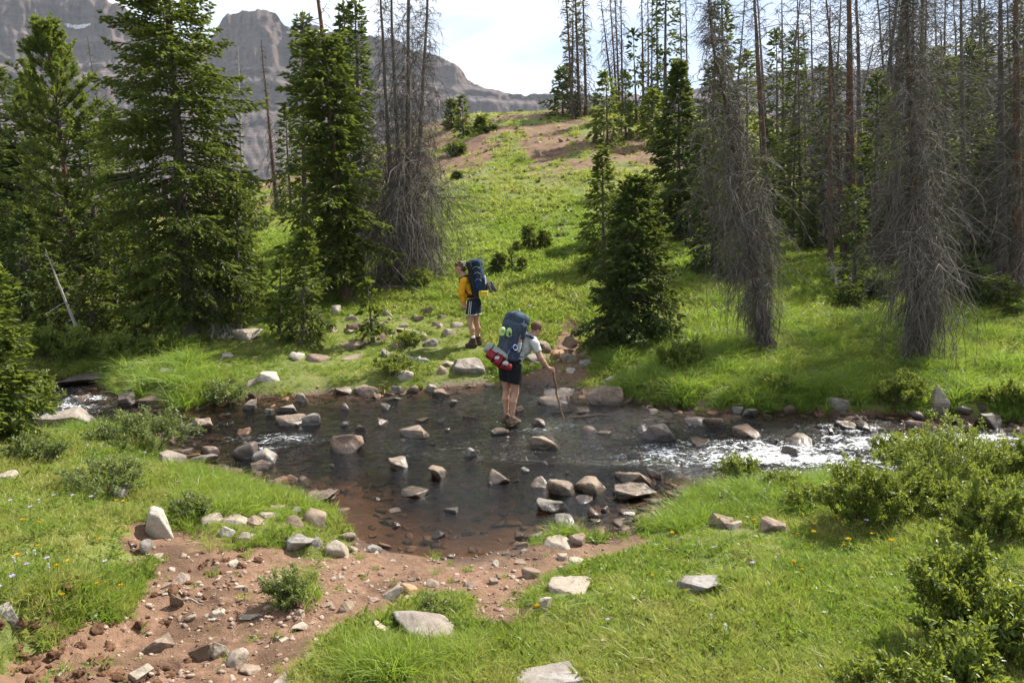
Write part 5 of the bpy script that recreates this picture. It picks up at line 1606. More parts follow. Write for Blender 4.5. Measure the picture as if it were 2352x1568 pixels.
# far clumps: coarser blades so that they hold up at a distance
C_FAR = proto_coll('far_clumps', [
    (tuft(21, 24, .16, .10, .22, .012, .4, .5).mesh('clump'), M_GRASS), (tuft(22, 24, .18, .08, .18, .013, .4, .6).mesh('clump'), M_GRASS),
    (herb(23, 26, .08, .18, .028).mesh('clump_herb'), M_HERB), (herb(24, 22, .10, .20, .022).mesh('clump_herb'), M_HERB)])

TALL_R = np.array([(1380, 770), (1540, 800), (1620, 690), (1760, 660), (1900, 690), (2352, 660), (2500, 700), (2500, 990), (2352, 970), (2100, 955), (1700, 945), (1480, 930), (1400, 905)], float)
TALL_L = np.array([(225, 800), (330, 770), (420, 800), (470, 850), (600, 880), (600, 915), (500, 950), (380, 945), (270, 930), (225, 880)], float)
TALL_N = np.array([(1500, 1215), (1545, 1120), (1700, 1070), (1900, 1070), (2352, 1050), (2500, 1080), (2500, 1190), (1930, 1200), (1800, 1190), (1640, 1195), (1560, 1230)], float)
SEDGE = np.array([(380, 1080), (500, 1110), (640, 1140), (780, 1170), (780, 1220), (650, 1200), (520, 1190), (430, 1180), (390, 1130)], float)
SEDGE2 = np.array([(420, 1215), (560, 1220), (600, 1262), (470, 1272)], float)
SEDGE3 = np.array([(640, 1320), (735, 1320), (740, 1400), (640, 1410)], float)
SEDGE4 = np.array([(790, 1480), (1080, 1470), (1100, 1590), (760, 1590)], float)

def sample_land(n, y0, y1, seed, a0=-.92, a1=.92):
    rng = np.random.default_rng(seed)
    y = np.exp(rng.uniform(np.log(y0), np.log(y1), n)); x = y * rng.uniform(a0, a1, n)
    z = H(x, y)
    return np.stack([x, y, z], -1), rng

STONY = np.array([(480, 760), (620, 700), (1060, 690), (1120, 780), (1130, 890), (900, 890), (560, 905), (430, 840)], float)
def grass_field():
    rows = {'near': [], 'tall': [], 'far': []}
    FT = np.array(FOOT)
    def near_rock(x, y):
        cover = np.zeros(len(x), bool); front = np.zeros(len(x), bool)
        for fx, fy, r, yb in FT:
            if r < .06: continue
            dx, dy = x - fx, y - fy
            d = np.hypot(dx, dy)
            cover |= d < r * .85
            front |= (np.abs(dx) < r * 1.25) & (dy < 0) & (dy > -r - .28)
        return cover, front
    # near and middle distance
    P, rng = sample_land(160000, 2.2, 21, 301)
    x, y, z = P.T
    s = sdist(x, y, WATER); dd = sdist(x, y, DIRT) + .14 * fbm2(x * 2.2, y * 2.2, 3, 8); dc = sdist(x, y, CROSS) + .15 * fbm2(x * 2.2, y * 2.2, 3, 18)
    px, py = proj(P)
    tall = np.minimum.reduce([sdist(px, py, k) for k in (TALL_R, TALL_L, TALL_N, SEDGE)]) < 0
    den = np.where(s > .06, 1.0, 0.0)
    den *= np.where(dd < 0, 0.012 + .10 * sstep(-.12, 0, dd), 1) * np.where(dc < 0, .05, 1)
    patch = fbm2(x * 1.1, y * 1.1, 3, 91)
    den *= np.where((y > y_mid(x)), .95 + .4 * patch, np.clip(.95 + .75 * patch, .12, 1))
    keep = (rng.uniform(size=len(x)) < den) & ~(tall & (rng.uniform(size=len(x)) < .6))
    P, px, py, x, y, patch, dd = P[keep], px[keep], py[keep], x[keep], y[keep], patch[keep], dd[keep]
    n = len(P)
    hp = fbm2(x * .8 + 9, y * .8, 3, 93); fine = fbm2(x * 3.5, y * 3.5, 2, 95)
    stony = sdist(px, py, STONY) < 0
    cov, fro = near_rock(x, y)
    kind = rng.choice(6, n, p=[.31, .24, .15, .11, .12, .07])
    kind = np.where((fine > .42) & (rng.uniform(size=n) < .4), rng.choice([3, 4, 5], n), kind)
    hue = np.clip(.46 + .42 * hp + .26 * fine + rng.normal(0, .19, n), 0, 1)
    hue = np.where(rng.uniform(size=n) < .13 + .34 * sstep(.05, .45, -fine - .5 * hp), rng.uniform(0, .2, n), hue)
    sc = rng.uniform(.65, 1.25, n) * np.interp(y, [3, 6, 12, 21], [.95, 1.05, 1.35, 1.75]) * np.where(y > y_mid(x), 1.05, 1)
    sc = sc * np.where(cov, .01, np.where(fro & (y < y_mid(x)), .45, np.where(fro, .6, 1))) * np.where(y < y_mid(x), .78, 1) * np.where(stony, .5, 1)
    scv = np.stack([sc * np.interp(y, [5, 20], [1, 1.25]), sc * np.interp(y, [5, 20], [1, 1.25]), sc * (1 + .3 * patch)], -1)
    rot = np.stack([rng.normal(0, .14, n), rng.normal(0, .14, n), rng.uniform(0, 6.28, n)], -1)
    gn_scatter('grass', P, rot, scv, kind, hue, C_GRASS)
    # tall grass
    P, rng = sample_land(150000, 3.6, 24, 302)
    x, y, z = P.T
    s = sdist(x, y, WATER); px, py = proj(P); dd = sdist(x, y, DIRT)
    inside = np.zeros(len(x)); size = np.ones(len(x)); hue0 = np.full(len(x), .75)
    for poly, d, sz, hu in ((TALL_R, .55, .85, .80), (TALL_L, .40, .95, .72), (TALL_N, .45, .52, .85), (SEDGE, .55, .62, .62), (SEDGE2, .25, .55, .5), (SEDGE3, .16, .6, .7), (SEDGE4, .22, .62, .55)):
        k = sdist(px, py, poly) < 0
        inside = np.where(k, d, inside); size = np.where(k, sz, size); hue0 = np.where(k, hu, hue0)
    edge = (s > .02) & (s < .40) & (fbm2(x * 1.5, y * 1.5, 2, 97) > .05) & (dd > .1) & (y > 6) & (sdist(x, y, CROSS) > .1)
    inside = np.maximum(inside, np.where(edge, .5, 0)); size = np.where(edge & (inside == .5), .62, size)
    pt = fbm2(x * 1.4, y * 1.4, 3, 98)
    keep = (rng.uniform(size=len(x)) < inside * (1 + .7 * pt)) & (s > .02)
    P, x, y, size, hue0, pt = P[keep], x[keep], y[keep], size[keep], hue0[keep], pt[keep]
    n = len(P)
    kind = rng.choice(4, n, p=[.36, .30, .24, .10])
    cov, fro = near_rock(x, y)
    sc = size * rng.uniform(.55, 1.15, n) * (1 + .25 * pt) * np.where(cov, .01, np.where(fro, .5, 1))
    wid = np.interp(y, [6, 14, 24], [1, 1.25, 1.7])
    gn_scatter('tall_grass', P, np.stack([rng.normal(0, .12, n), rng.normal(0, .12, n), rng.uniform(0, 6.28, n)], -1),
               np.stack([sc * wid, sc * wid, sc], -1), kind, np.clip(hue0 + .2 * pt + rng.normal(0, .14, n), 0, 1), C_TALL)
    # meadow and hill
    P, rng = sample_land(85000, 19, 62, 303, -.5, .74)
    x, y, z = P.T
    az = x / y
    hill = sstep(30, 41, y + 8 * az) * sstep(0.34, 0.10, az + 0.12 * fbm2(x * .25, y * .25, 3, 41))
    bare = hill * sstep(-0.25, 0.35, fbm2(x * .5, y * .5, 3, 43) + 0.50)
    den = np.clip(1 - .88 * bare, 0, 1) * (.75 + .5 * fbm2(x * .7, y * .7, 3, 105)) * np.interp(y, [28, 42], [1, .62])
    keep = rng.uniform(size=len(x)) < den
    P, x, y, az = P[keep], x[keep], y[keep], az[keep]
    n = len(P); hp = fbm2(x * .35, y * .35, 3, 99)
    sc = rng.uniform(.5, 1.2, n) * np.interp(y, [19, 30, 60], [.75, 1.0, 1.5])
    hue = np.clip(.54 - .44 * sstep(27, 42, y) + .34 * hp + rng.normal(0, .14, n), 0, 1)
    kind = rng.choice(4, n, p=[.4, .36, .16, .08])
    gn_scatter('meadow_grass', P, np.stack([rng.normal(0, .1, n), rng.normal(0, .1, n), rng.uniform(0, 6.28, n)], -1), np.stack([sc, sc, sc * rng.uniform(.6, 1.2, n)], -1), kind, hue, C_FAR)
grass_field()

# gravel on the shore and stones on the stream bed
m = Mat('gravel_stone')
r = m.rnd()
c = m.mix(m.rng(r, 0, 1), (0.16, 0.095, 0.065), (0.36, 0.28, 0.225))
sp = m.node('SeparateXYZ', i_Vector=m.pos())
c = m.mix(m.rng(sp.outputs['Z'], 0.02, 0.10, .7, 0), c, (0.06, 0.035, 0.022))
M_GRAVEL = m.done(m.pbr(c, m.rng(sp.outputs['Z'], 0.02, 0.1, .3, .9), m.bump(m.noise(40, 4, .6), .4, .01), .3))
m = Mat('stream_bed_stone')
r = m.rnd(); nn = m.noise(9, 4, .6)
c = m.mix(m.rng(r, 0.55, 0.9), (0.050, 0.030, 0.020), (0.190, 0.100, 0.052))
c = m.mix(m.rng(nn, .4, .65), c, (0.05, 0.036, 0.026))
M_BED = m.done(m.pbr(c, .6, None, .3))
C_GRAVEL = proto_coll('pebbles', [(rock_mesh((1, .8, .5), 700 + i, 2, 9), M_GRAVEL) for i in range(5)])
C_BED = proto_coll('bed_stones', [(rock_mesh((1, .8, .42), 720 + i, 3, 9, flat=.5), M_BED) for i in range(5)])
def gravel():
    P, rng = sample_land(26000, 3.3, 17.5, 310, -.6, .5)
    x, y, z = P.T
    s = sdist(x, y, WATER); dd = sdist(x, y, DIRT) + .1 * noise2(x * 3, y * 3, 8); dc = sdist(x, y, CROSS)
    den = np.where((dd < .02) & (s > -.1), .30 + .5 * sstep(.1, .5, fbm2(x * 1.2, y * 1.2, 2, 111)), 0); den = np.maximum(den, np.where((dc < .1) & (s > -.1), .8, 0))
    den = np.maximum(den, np.where((s > -.05) & (s < .22), .30, 0))
    k = rng.uniform(size=len(x)) < den
    P = P[k]; n = len(P)
    sc = .006 + .026 * rng.uniform(size=n) ** 3.0
    sc = sc * np.interp(P[:, 1], [4, 16], [.9, 1.5])
    gn_scatter('gravel', P + np.array((0, 0, .002)), np.stack([rng.normal(0, .3, n), rng.normal(0, .3, n), rng.uniform(0, 6.28, n)], -1), np.stack([sc] * 3, -1), rng.integers(0, 5, n), rng.uniform(size=n), C_GRAVEL)
    P, rng = sample_land(15000, 7.5, 16, 311, -.8, .75)
    x, y, z = P.T
    k = (sdist(x, y, WATER) < -.05) & ~((y < 9.2 + .4 * noise2(x, y, 3)) & (x > -2.2) & (x < .6) & (rng.uniform(size=len(x)) < .9))
    P = P[k]; n = len(P)
    sc = .03 + .10 * rng.uniform(size=n) ** 2.0
    P[:, 2] += .1 * sc
    gn_scatter('stream_bed_stones', P, np.stack([rng.normal(0, .2, n), rng.normal(0, .2, n), rng.uniform(0, 6.28, n)], -1), np.stack([sc] * 3, -1), rng.integers(0, 5, n), rng.uniform(size=n), C_BED)
gravel()
# clods of torn soil in the dug-out bank
m = Mat('soil_clod')
n1 = m.noise(12, 5, .65); n2 = m.noise(60, 4, .6)
M_CLOD = m.done(m.pbr(m.mix(m.rng(n1, .35, .65), (0.055, 0.030, 0.019), (0.175, 0.095, 0.056)), .95, m.bump(n2, .8, .015), .1))
C_CLOD = proto_coll('clods', [(rock_mesh((1, .9, .75), 740 + i, 3, 14, sharp=10, rough=.38), M_CLOD) for i in range(5)])
def clods():
    P, rng = sample_land(16000, 3.2, 8.2, 320, -.72, .1)
    px, py = proj(P)
    a = np.minimum.reduce([sdist(px, py, np.array(q, float)) for q in ([(60, 1470), (300, 1400), (470, 1440), (440, 1560), (200, 1600), (20, 1560)], [(300, 1280), (480, 1260), (640, 1290), (620, 1400), (420, 1400), (320, 1350)])])
    dd = sdist(P[:, 0], P[:, 1], DIRT)
    k = ((a < 0) & (rng.uniform(size=len(a)) < .20) & (fbm2(P[:, 0] * 2, P[:, 1] * 2, 2, 121) > -.1)) | ((np.abs(dd) < .09) & (px < 620) & (py > 1240) & (rng.uniform(size=len(a)) < .30))
    P = P[k]; n = len(P)
    sc = .007 + .045 * rng.uniform(size=n) ** 2.8
    gn_scatter('soil_clods', P, np.stack([rng.normal(0, .5, n), rng.normal(0, .5, n), rng.uniform(0, 6.28, n)], -1), np.stack([sc] * 3, -1), rng.integers(0, 5, n), rng.uniform(size=n), C_CLOD)
clods()

# ---------------------------------------------------------------- shrubs
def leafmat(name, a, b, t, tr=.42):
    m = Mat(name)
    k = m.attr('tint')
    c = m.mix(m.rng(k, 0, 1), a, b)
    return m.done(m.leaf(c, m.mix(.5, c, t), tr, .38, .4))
M_WILLOW = leafmat('willow_leaves', (0.090, 0.135, 0.024), (0.185, 0.240, 0.050), (0.44, 0.48, 0.045))
M_WILLOW_G = leafmat('grey_willow_leaves', (0.11, 0.15, 0.05), (0.22, 0.265, 0.095), (0.36, 0.42, 0.07))
M_STEM = plain('willow_stem', (0.085, 0.062, 0.048), .8)
def shrub(w, d, h, seed, nst, nleaf, ll, lw, stemr=.006, up=.8):
    rng = np.random.default_rng(seed)
    gs, gl = Geo(), Geo()
    a = rng.uniform(0, 6.28, nst); rr = np.sqrt(rng.uniform(0.02, 1, nst))
    tip = np.stack([np.cos(a) * rr * w / 2, np.sin(a) * rr * d / 2, h * (1 - .55 * rr ** 2.5) * rng.uniform(.62, 1.05, nst)], -1)
    tip[:, 2] *= 1 + .22 * noise2(tip[:, 0] * 4 / max(w, .1), tip[:, 1] * 4 / max(w, .1), seed)
    b = np.stack([tip[:, 0] * .30 + rng.normal(0, .05 * w, nst), tip[:, 1] * .30 + rng.normal(0, .05 * w, nst), np.full(nst, -.03)], -1)
    ts = np.linspace(0, 1, 6)
    mid = np.stack([b[:, 0] + (tip[:, 0] - b[:, 0]) * .35, b[:, 1] + (tip[:, 1] - b[:, 1]) * .35, tip[:, 2] * .62], -1)
    P = ((1 - ts) ** 2)[None, :, None] * b[:, None] + (2 * ts * (1 - ts))[None, :, None] * mid[:, None] + (ts ** 2)[None, :, None] * tip[:, None]
    P += np.cumsum(rng.normal(0, .012 * h, P.shape), 1)
    V, Q = tubes(P, stemr * (1 - .75 * ts)[None] * rng.uniform(.6, 1.3, nst)[:, None], 3); gs.add(V, Q)
    # side shoots
    k = 4
    bi = np.repeat(np.arange(nst), k); tt = rng.uniform(.35, .95, len(bi)); fi = tt * 5; i0 = np.minimum(fi.astype(int), 4); f = (fi - i0)[:, None]
    sb = P[bi, i0] * (1 - f) + P[bi, i0 + 1] * f; T = unit(P[bi, i0 + 1] - P[bi, i0])
    D = unit(T + rng.normal(0, .55, (len(bi), 3)) + np.array((0, 0, .15))); sl = h * rng.uniform(.12, .34, len(bi))
    SP = sb[:, None] + D[:, None] * (sl[:, None, None] * np.array((0, .5, 1.0))[None, :, None])
    V, Q = ribbons(SP, stemr * .5 * np.array((1, .8, .5))[None] * np.ones((len(bi), 1)), rng); gs.add(V, Q)
    allP = np.concatenate([P[:, 2:].reshape(-1, 4, 3)[:, [0, 3]], SP[:, [0, 2]]]); allD = unit(allP[:, 1] - allP[:, 0])
    li = rng.integers(0, len(allP), nleaf); q = rng.uniform(.05, 1.03, nleaf)
    lb = allP[li, 0] + (allP[li, 1] - allP[li, 0]) * q[:, None] + rng.normal(0, .012 * h + .004, (nleaf, 3))
    LD = unit(allD[li] * .7 + rng.normal(0, .62, (nleaf, 3)) + np.array((0, 0, .25)))
    Ll = ll * rng.uniform(.6, 1.25, nleaf)
    side = unit(np.cross(LD, rng.normal(size=(nleaf, 3)) * .8 + np.array((0, 0, .9))))
    up_ = np.cross(side, LD)
    m1 = lb + LD * (Ll * .5)[:, None]; t1 = lb + LD * Ll[:, None] - up_ * (Ll * .12)[:, None]
    wd = (lw / 2 * rng.uniform(.7, 1.2, nleaf))[:, None]
    V = np.stack([lb, m1 + side * wd - up_ * wd * -.3, t1, m1 - side * wd + up_ * wd * .3], 1).reshape(-1, 3)
    bq = (np.arange(nleaf) * 4)[:, None]
    Q = np.concatenate([bq + np.array([0, 1, 2]), bq + np.array([0, 2, 3])])
    ok = np.repeat(lb[:, 2] > .0, 4)
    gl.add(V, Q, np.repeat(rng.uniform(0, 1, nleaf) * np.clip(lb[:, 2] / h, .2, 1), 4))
    return gs, gl
def add_shrub(cx, by, w, h, seed, label, mat=None, dens=1.0, leaf=(.036, .016), name='shrub', nst=None, group=None, dep=.8, dist=None):
    b = ground_at(cx, by) if dist is None else frame_of(cx, by, cx, by, dist)[0]
    s = px_m(b[1]); W_, H_ = w * s, h * s
    b = b + np.array((0, W_ * .28 * dep, 0)); b[2] = max(land_z(b[0], b[1]), 0)
    pr = 1 / (s * 2.297)
    ll = max(leaf[0], 3.4 / pr); lw = max(leaf[1], 1.7 / pr)
    n = int(dens * 3.4 * (W_ * H_ * 1.2) / (ll * lw * .5) * 1.35)
    n = min(max(n, 150), 12000)
    gs, gl = shrub(W_, W_ * dep, H_ * .88, seed, nst or int(np.clip(22 + W_ * 26, 16, 70)), n, ll, lw, stemr=max(.005, .25 / pr))
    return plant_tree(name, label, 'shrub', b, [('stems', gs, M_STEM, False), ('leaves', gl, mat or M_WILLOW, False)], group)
SHRUBS = [
 (2235, 1500, 320, 290, 'large dark-hearted willow bush at the right edge of the near meadow', None, 1.3, (.042, .018)),
 (2215, 1680, 380, 240, 'leafy bush filling the bottom right corner', None, 1.3, (.044, .02)),
 (2010, 1650, 190, 190, 'spindly leafy shrub at the bottom, left of the corner bush', None, .6, (.044, .02)),
 (2010, 1222, 270, 180, 'rounded willow bush in front of the right rapids', None, 1.2, (.034, .014)),
 (2235, 1165, 360, 200, 'widest willow thicket along the right shore', None, 1.2, (.034, .014)),
 (2300, 1265, 230, 170, 'willow bush with shaded foot at the right edge, above the large dark-hearted one', None, 1.2, (.034, .014)),
 (1705, 1118, 110, 90, 'small willow sprig among tall grass by the white water', None, .8, (.034, .012)),
 (1800, 1140, 110, 60, 'low leafy shrub at the shore below the tabletop stone', None, .8, (.034, .012)),
 (1570, 858, 150, 72, 'low leafy bush on the far bank right of the bushy spruce', None, 1.1, (.035, .018)),
 (2085, 950, 150, 82, 'dark leafy bush hanging over the far water edge', None, 1.2, (.035, .018)),
 (2325, 960, 120, 70, 'leafy bush on the far bank at the right edge', None, 1.1, (.035, .018)),
 (1790, 905, 90, 45, 'small broad-leaved plant clump on the far grassy bank', None, 1.0, (.035, .018)),
 (300, 1035, 270, 110, 'low willow with white-tipped leaves at the left water edge', 'g', .55, (.034, .013)),
 (215, 1140, 230, 100, 'twiggy willow with dark bare stems in the left meadow', 'g', .42, (.030, .011)),
 (62, 1065, 150, 80, 'small willow near the left edge above the pale stones', 'g', .8, (.030, .012)),
 (655, 1400, 150, 100, 'single grey-green shrub growing on the bare soil', 'g', .9, (.026, .009)),
 (430, 1200, 130, 55, 'leafy low plants behind the tall white block', 'g', .9, (.030, .012)),
 (905, 878, 110, 48, 'small shrub on the far bank left of the white rounded stone', None, .8, (.03, .012)),
 (505, 935, 130, 70, 'brown rooty brush hanging over the water at the left point', 'g', .5, (.028, .01)),
 (960, 668, 90, 52, 'green shrub at the foot of the dead trunk clump, right side', None, 1.0, (.04, .018)),
 (880, 668, 70, 40, 'green shrub at the foot of the dead trunk clump, left side', None, 1.0, (.04, .018)),
 (700, 560, 70, 40, 'pale green bush at the meadow edge left of the half-dead spruce', None, 1.0, (.04, .018)),
 (1000, 572, 40, 30, 'small round bush right behind the dead trunk clump', None, 1.0, (.04, .018)),
 (180, 850, 130, 80, 'dark undergrowth bush in shade above the inlet', None, 1.2, (.04, .018)),
 (290, 840, 130, 90, 'shaded leafy bush between snag and tallest spruce', None, 1.2, (.04, .018)),
 (90, 840, 120, 90, 'shaded bush behind the left edge spruce', None, 1.2, (.04, .018)),
 (370, 830, 100, 70, 'leafy bush left of the tallest spruce trunk', None, 1.1, (.04, .018)),
 (935, 800, 90, 35, 'low leafy plant among the far bank stones', None, .8, (.03, .014)),
 (1000, 1420, 110, 50, 'little dark green plant above the big lichen boulder', 'g', .8, (.028, .012)),
 (2130, 1205, 280, 140, 'low willow mound between the rounded bush and the right thicket', None, 1.2, (.034, .014)),
 (2345, 1130, 240, 170, 'willow thicket cut off by the right edge beside the stream', None, 1.2, (.034, .014)),
 (2120, 1095, 230, 120, 'willow fringe right at the white water edge', None, 1.1, (.034, .014)),
 (2330, 1560, 220, 250, 'tall leafy bush at the right edge between the large ones', None, 1.2, (.042, .018)),
 (1880, 1180, 150, 90, 'small willow clump left of the rounded bush', None, .9, (.034, .014)),
 (60, 985, 140, 130, 'green conifer-like bush under the left edge spruce', None, 1.2, (.03, .012)),
]
for i, r in enumerate(SHRUBS):
    add_shrub(r[0], r[1], r[2], r[3], 400 + i, r[4], M_WILLOW_G if r[5] == 'g' else M_WILLOW, r[6], r[7])

# ---------------------------------------------------------------- flowers, logs, driftwood
def petal_mat(name, c):
    m = Mat(name); return m.done(m.leaf(c, c, .3, .6, .1))
M_FY, M_FW, M_FP = petal_mat('yellow_petals', (0.72, 0.50, 0.02)), petal_mat('white_petals', (0.72, 0.72, 0.66)), petal_mat('lilac_petals', (0.56, 0.50, 0.68))
M_FSTEM = plain('flower_stem', (0.10, 0.16, 0.03))
def flower_meshes(seed, kind):
    rng = np.random.default_rng(seed)
    h = .17 if kind != 'w' else .22
    st = tube_mesh0([[(0, 0, -.01), (.006, .004, h * .5), (.012, 0, h)]], .0022)
    g = Geo()
    if kind == 'y':
        n = 14; a = rng.uniform(0, 6.28, n); d = unit(np.stack([np.cos(a), np.sin(a), rng.uniform(.1, 1.2, n)], -1))
        V, Q = rhombs(np.array((.012, 0, h)) + d * .004, d, np.full(n, .018), np.full(n, .012), rng=rng)
    elif kind == 'p':
        n = 16; a = np.arange(n) / n * 6.283; d = unit(np.stack([np.cos(a), np.sin(a), np.full(n, .22)], -1))
        V, Q = rhombs(np.tile((.012, 0, h), (n, 1)), d, np.full(n, .021), np.full(n, .007), rng=rng)
    else:
        n = 22; z = rng.uniform(0, .035, n); a = rng.uniform(0, 6.28, n); d = unit(np.stack([np.cos(a), np.sin(a), np.full(n, .3)], -1))
        V, Q = rhombs(np.stack([np.full(n, .012), np.zeros(n), h + z - .02], -1), d, np.full(n, .012), np.full(n, .009), rng=rng)
    g.add(V, Q)
    return st, g.mesh('petals')
def tube_mesh0(paths, r):
    g = Geo()
    for p in paths:
        p = np.array(p, float); V, Q = tubes(p[None], np.full((1, len(p)), r), 4); g.add(V, Q)
    return g.mesh('stem')
def flowers():
    spots = {'y': ([(268, 1163), (285, 1166), (60, 1210), (95, 1218), (230, 1255), (45, 1307), (165, 1310), (135, 1330), (245, 1358), (230, 1370), (150, 1385), (278, 1373), (90, 1270),
                    (1652, 1208), (1677, 1203), (1728, 1215), (1870, 1212), (1868, 1244), (1828, 1234), (1916, 1209), (2050, 1250), (2042, 1268), (1933, 1260), (1946, 1268), (2002, 1233), (1818, 1320), (1838, 1319), (1544, 1250), (1500, 1330), (1230, 1430)], M_FY, 'yellow wildflower'),
             'p': ([(25, 1163), (72, 1180), (130, 1148), (170, 1149), (305, 1265), (246, 1314), (70, 1318), (112, 1310), (30, 1350), (38, 1360), (8, 1370), (210, 1156), (316, 1055), (338, 1046), (2284, 1196), (1984, 1216), (1638, 1267), (1728, 1319), (1392, 1440)], M_FP, 'lilac daisy-like flower'),
             'w': ([(92, 1177), (116, 1345), (90, 1308), (40, 1330), (202, 1035), (236, 1042), (1653, 1151), (1751, 1147), (1602, 1270), (2140, 1496), (1630, 1454), (1657, 1500), (1780, 1310)], M_FW, 'white-headed flower')}
    for kd, (pts, mat, nm) in spots.items():
        st, pe = flower_meshes(hash(kd) % 97 if False else ord(kd), kd)
        st.materials.append(M_FSTEM); pe.materials.append(mat)
        for i, (px, py) in enumerate(pts):
            b = ground_at(px, py + 26)
            side = ('far up ' if py < 1200 else 'midway ' if py < 1300 else 'low down ') + ('in the left meadow' if px < 700 else 'in the right meadow')
            e = empty('wildflower', b, 'small %s %s' % (nm, side), 'flower', '%ss %s' % (nm, side), i * 1.7)
            k = 1.0 + .25 * math.sin(i * 3.1); e.scale = (k, k, k)
            obj('stem', st, e); obj('petals', pe, e)
flowers()
def log(p0, p1, r0, r1, mat, label, name, zo=0.0, seed=0, cat='log'):
    a, b = ground_at(*p0), ground_at(*p1)
    t = np.linspace(0, 1, 12)
    P = a[None] * (1 - t[:, None]) + b[None] * t[:, None]; P[:, 2] = np.maximum([land_z(x, y) for x, y in P[:, :2]], 0) + r0 * .5 + zo
    rng = np.random.default_rng(seed); P[1:-1] += rng.normal(0, r0 * .35, (10, 3))
    R = (r0 + (r1 - r0) * t) * (1 + .12 * rng.normal(size=12)); R[0] *= .3; R[-1] *= .3
    P2 = P - P.mean(0)
    V, Q = tubes(P2[None], R[None], 9)
    g = Geo(); g.add(V, Q)
    o = obj(name, g.mesh(name, smooth=True), None, mat, tuple(P.mean(0)))
    return tag(o, label, cat)
M_WETWOOD = bark_mat('wet_driftwood', (0.045, 0.030, 0.022), (0.10, 0.07, 0.05), (0.07, 0.048, 0.034))
log((910, 826), (985, 832), .07, .06, M_BARK_PALE, 'pale dead log lying among low plants on the far bank', 'fallen_log', seed=1)
log((1295, 962), (1400, 952), .018, .014, M_WETWOOD, 'dark driftwood stick lying in the water beside the walking stick', 'driftwood', zo=.0, seed=2, cat='driftwood')
log((1262, 950), (1330, 944), .012, .010, M_WETWOOD, 'thinner driftwood stick above the other one in the stream', 'driftwood', seed=3, cat='driftwood')
log((1063, 958), (1100, 962), .02, .014, M_WETWOOD, 'short dark driftwood piece floating left of the wading hiker', 'driftwood', seed=4, cat='driftwood')
log((398, 1352), (470, 1390), .008, .005, M_BARK_PALE, 'thin bare twig lying on the red-brown soil', 'twig', seed=5, cat='twig')
log((130, 1562), (155, 1530), .008, .006, M_BARK_PALE, 'straw-coloured twig on the soil at the bottom left', 'twig', seed=6, cat='twig')
log((500, 850), (520, 800), .02, .012, M_BARK_PALE, 'fallen pale branch leaning at the foot of the tallest spruce', 'fallen_branch', seed=7, cat='branch')
# ---------------------------------------------------------------- people and their gear
def surface_nets(D, o, h):
    s = D < 0
    n = D.shape
    c = [(i, j, k) for i in (0, 1) for j in (0, 1) for k in (0, 1)]
    sl = lambda q: tuple(slice(q[a], n[a] - 1 + q[a]) for a in range(3))
    cnt = sum(s[sl(q)].astype(np.int8) for q in c)
    act = (cnt > 0) & (cnt < 8)
    ijk = np.argwhere(act)
    idx = np.full(act.shape, -1, np.int64); idx[act] = np.arange(len(ijk))
    pos = np.zeros((len(ijk), 3)); w = np.zeros(len(ijk))
    for a in c:
        for b in c:
            if sum(np.abs(np.subtract(a, b))) == 1 and a < b:
                ia, ib = ijk + a, ijk + b
                da, db = D[tuple(ia.T)], D[tuple(ib.T)]
                m = (da < 0) != (db < 0)
                t = np.where(m, da / np.where(m, da - db, 1), 0)
                p = np.array(a) + t[:, None] * (np.array(b) - np.array(a))
                pos += p * m[:, None]; w += m
    V = (ijk + pos / w[:, None]) * h + o
    Q = []
    for ax in range(3):
        u, v = [(1, 2), (2, 0), (0, 1)][ax]
        e = np.zeros(3, int); e[ax] = 1
        lo = [slice(0, None)] * 3; hi = [slice(0, None)] * 3
        lo[ax] = slice(0, n[ax] - 1); hi[ax] = slice(1, n[ax])
        for q in (u, v):
            lo[q] = slice(1, n[q] - 1); hi[q] = slice(1, n[q] - 1)
        A, B = s[tuple(lo)], s[tuple(hi)]
        ch = np.argwhere(A != B)
        off = np.zeros(3, int); off[u] = 1; off[v] = 1
        g = ch + off
        fl = A[tuple(ch.T)]
        eu = np.zeros(3, int); eu[u] = 1; ev = np.zeros(3, int); ev[v] = 1
        f = np.stack([idx[tuple((g - eu - ev).T)], idx[tuple((g - ev).T)], idx[tuple(g.T)], idx[tuple((g - eu).T)]], -1)
        Q.append(np.where(fl[:, None], f, f[:, ::-1]))
    Q = np.concatenate(Q)
    return V, Q[(Q >= 0).all(1)]

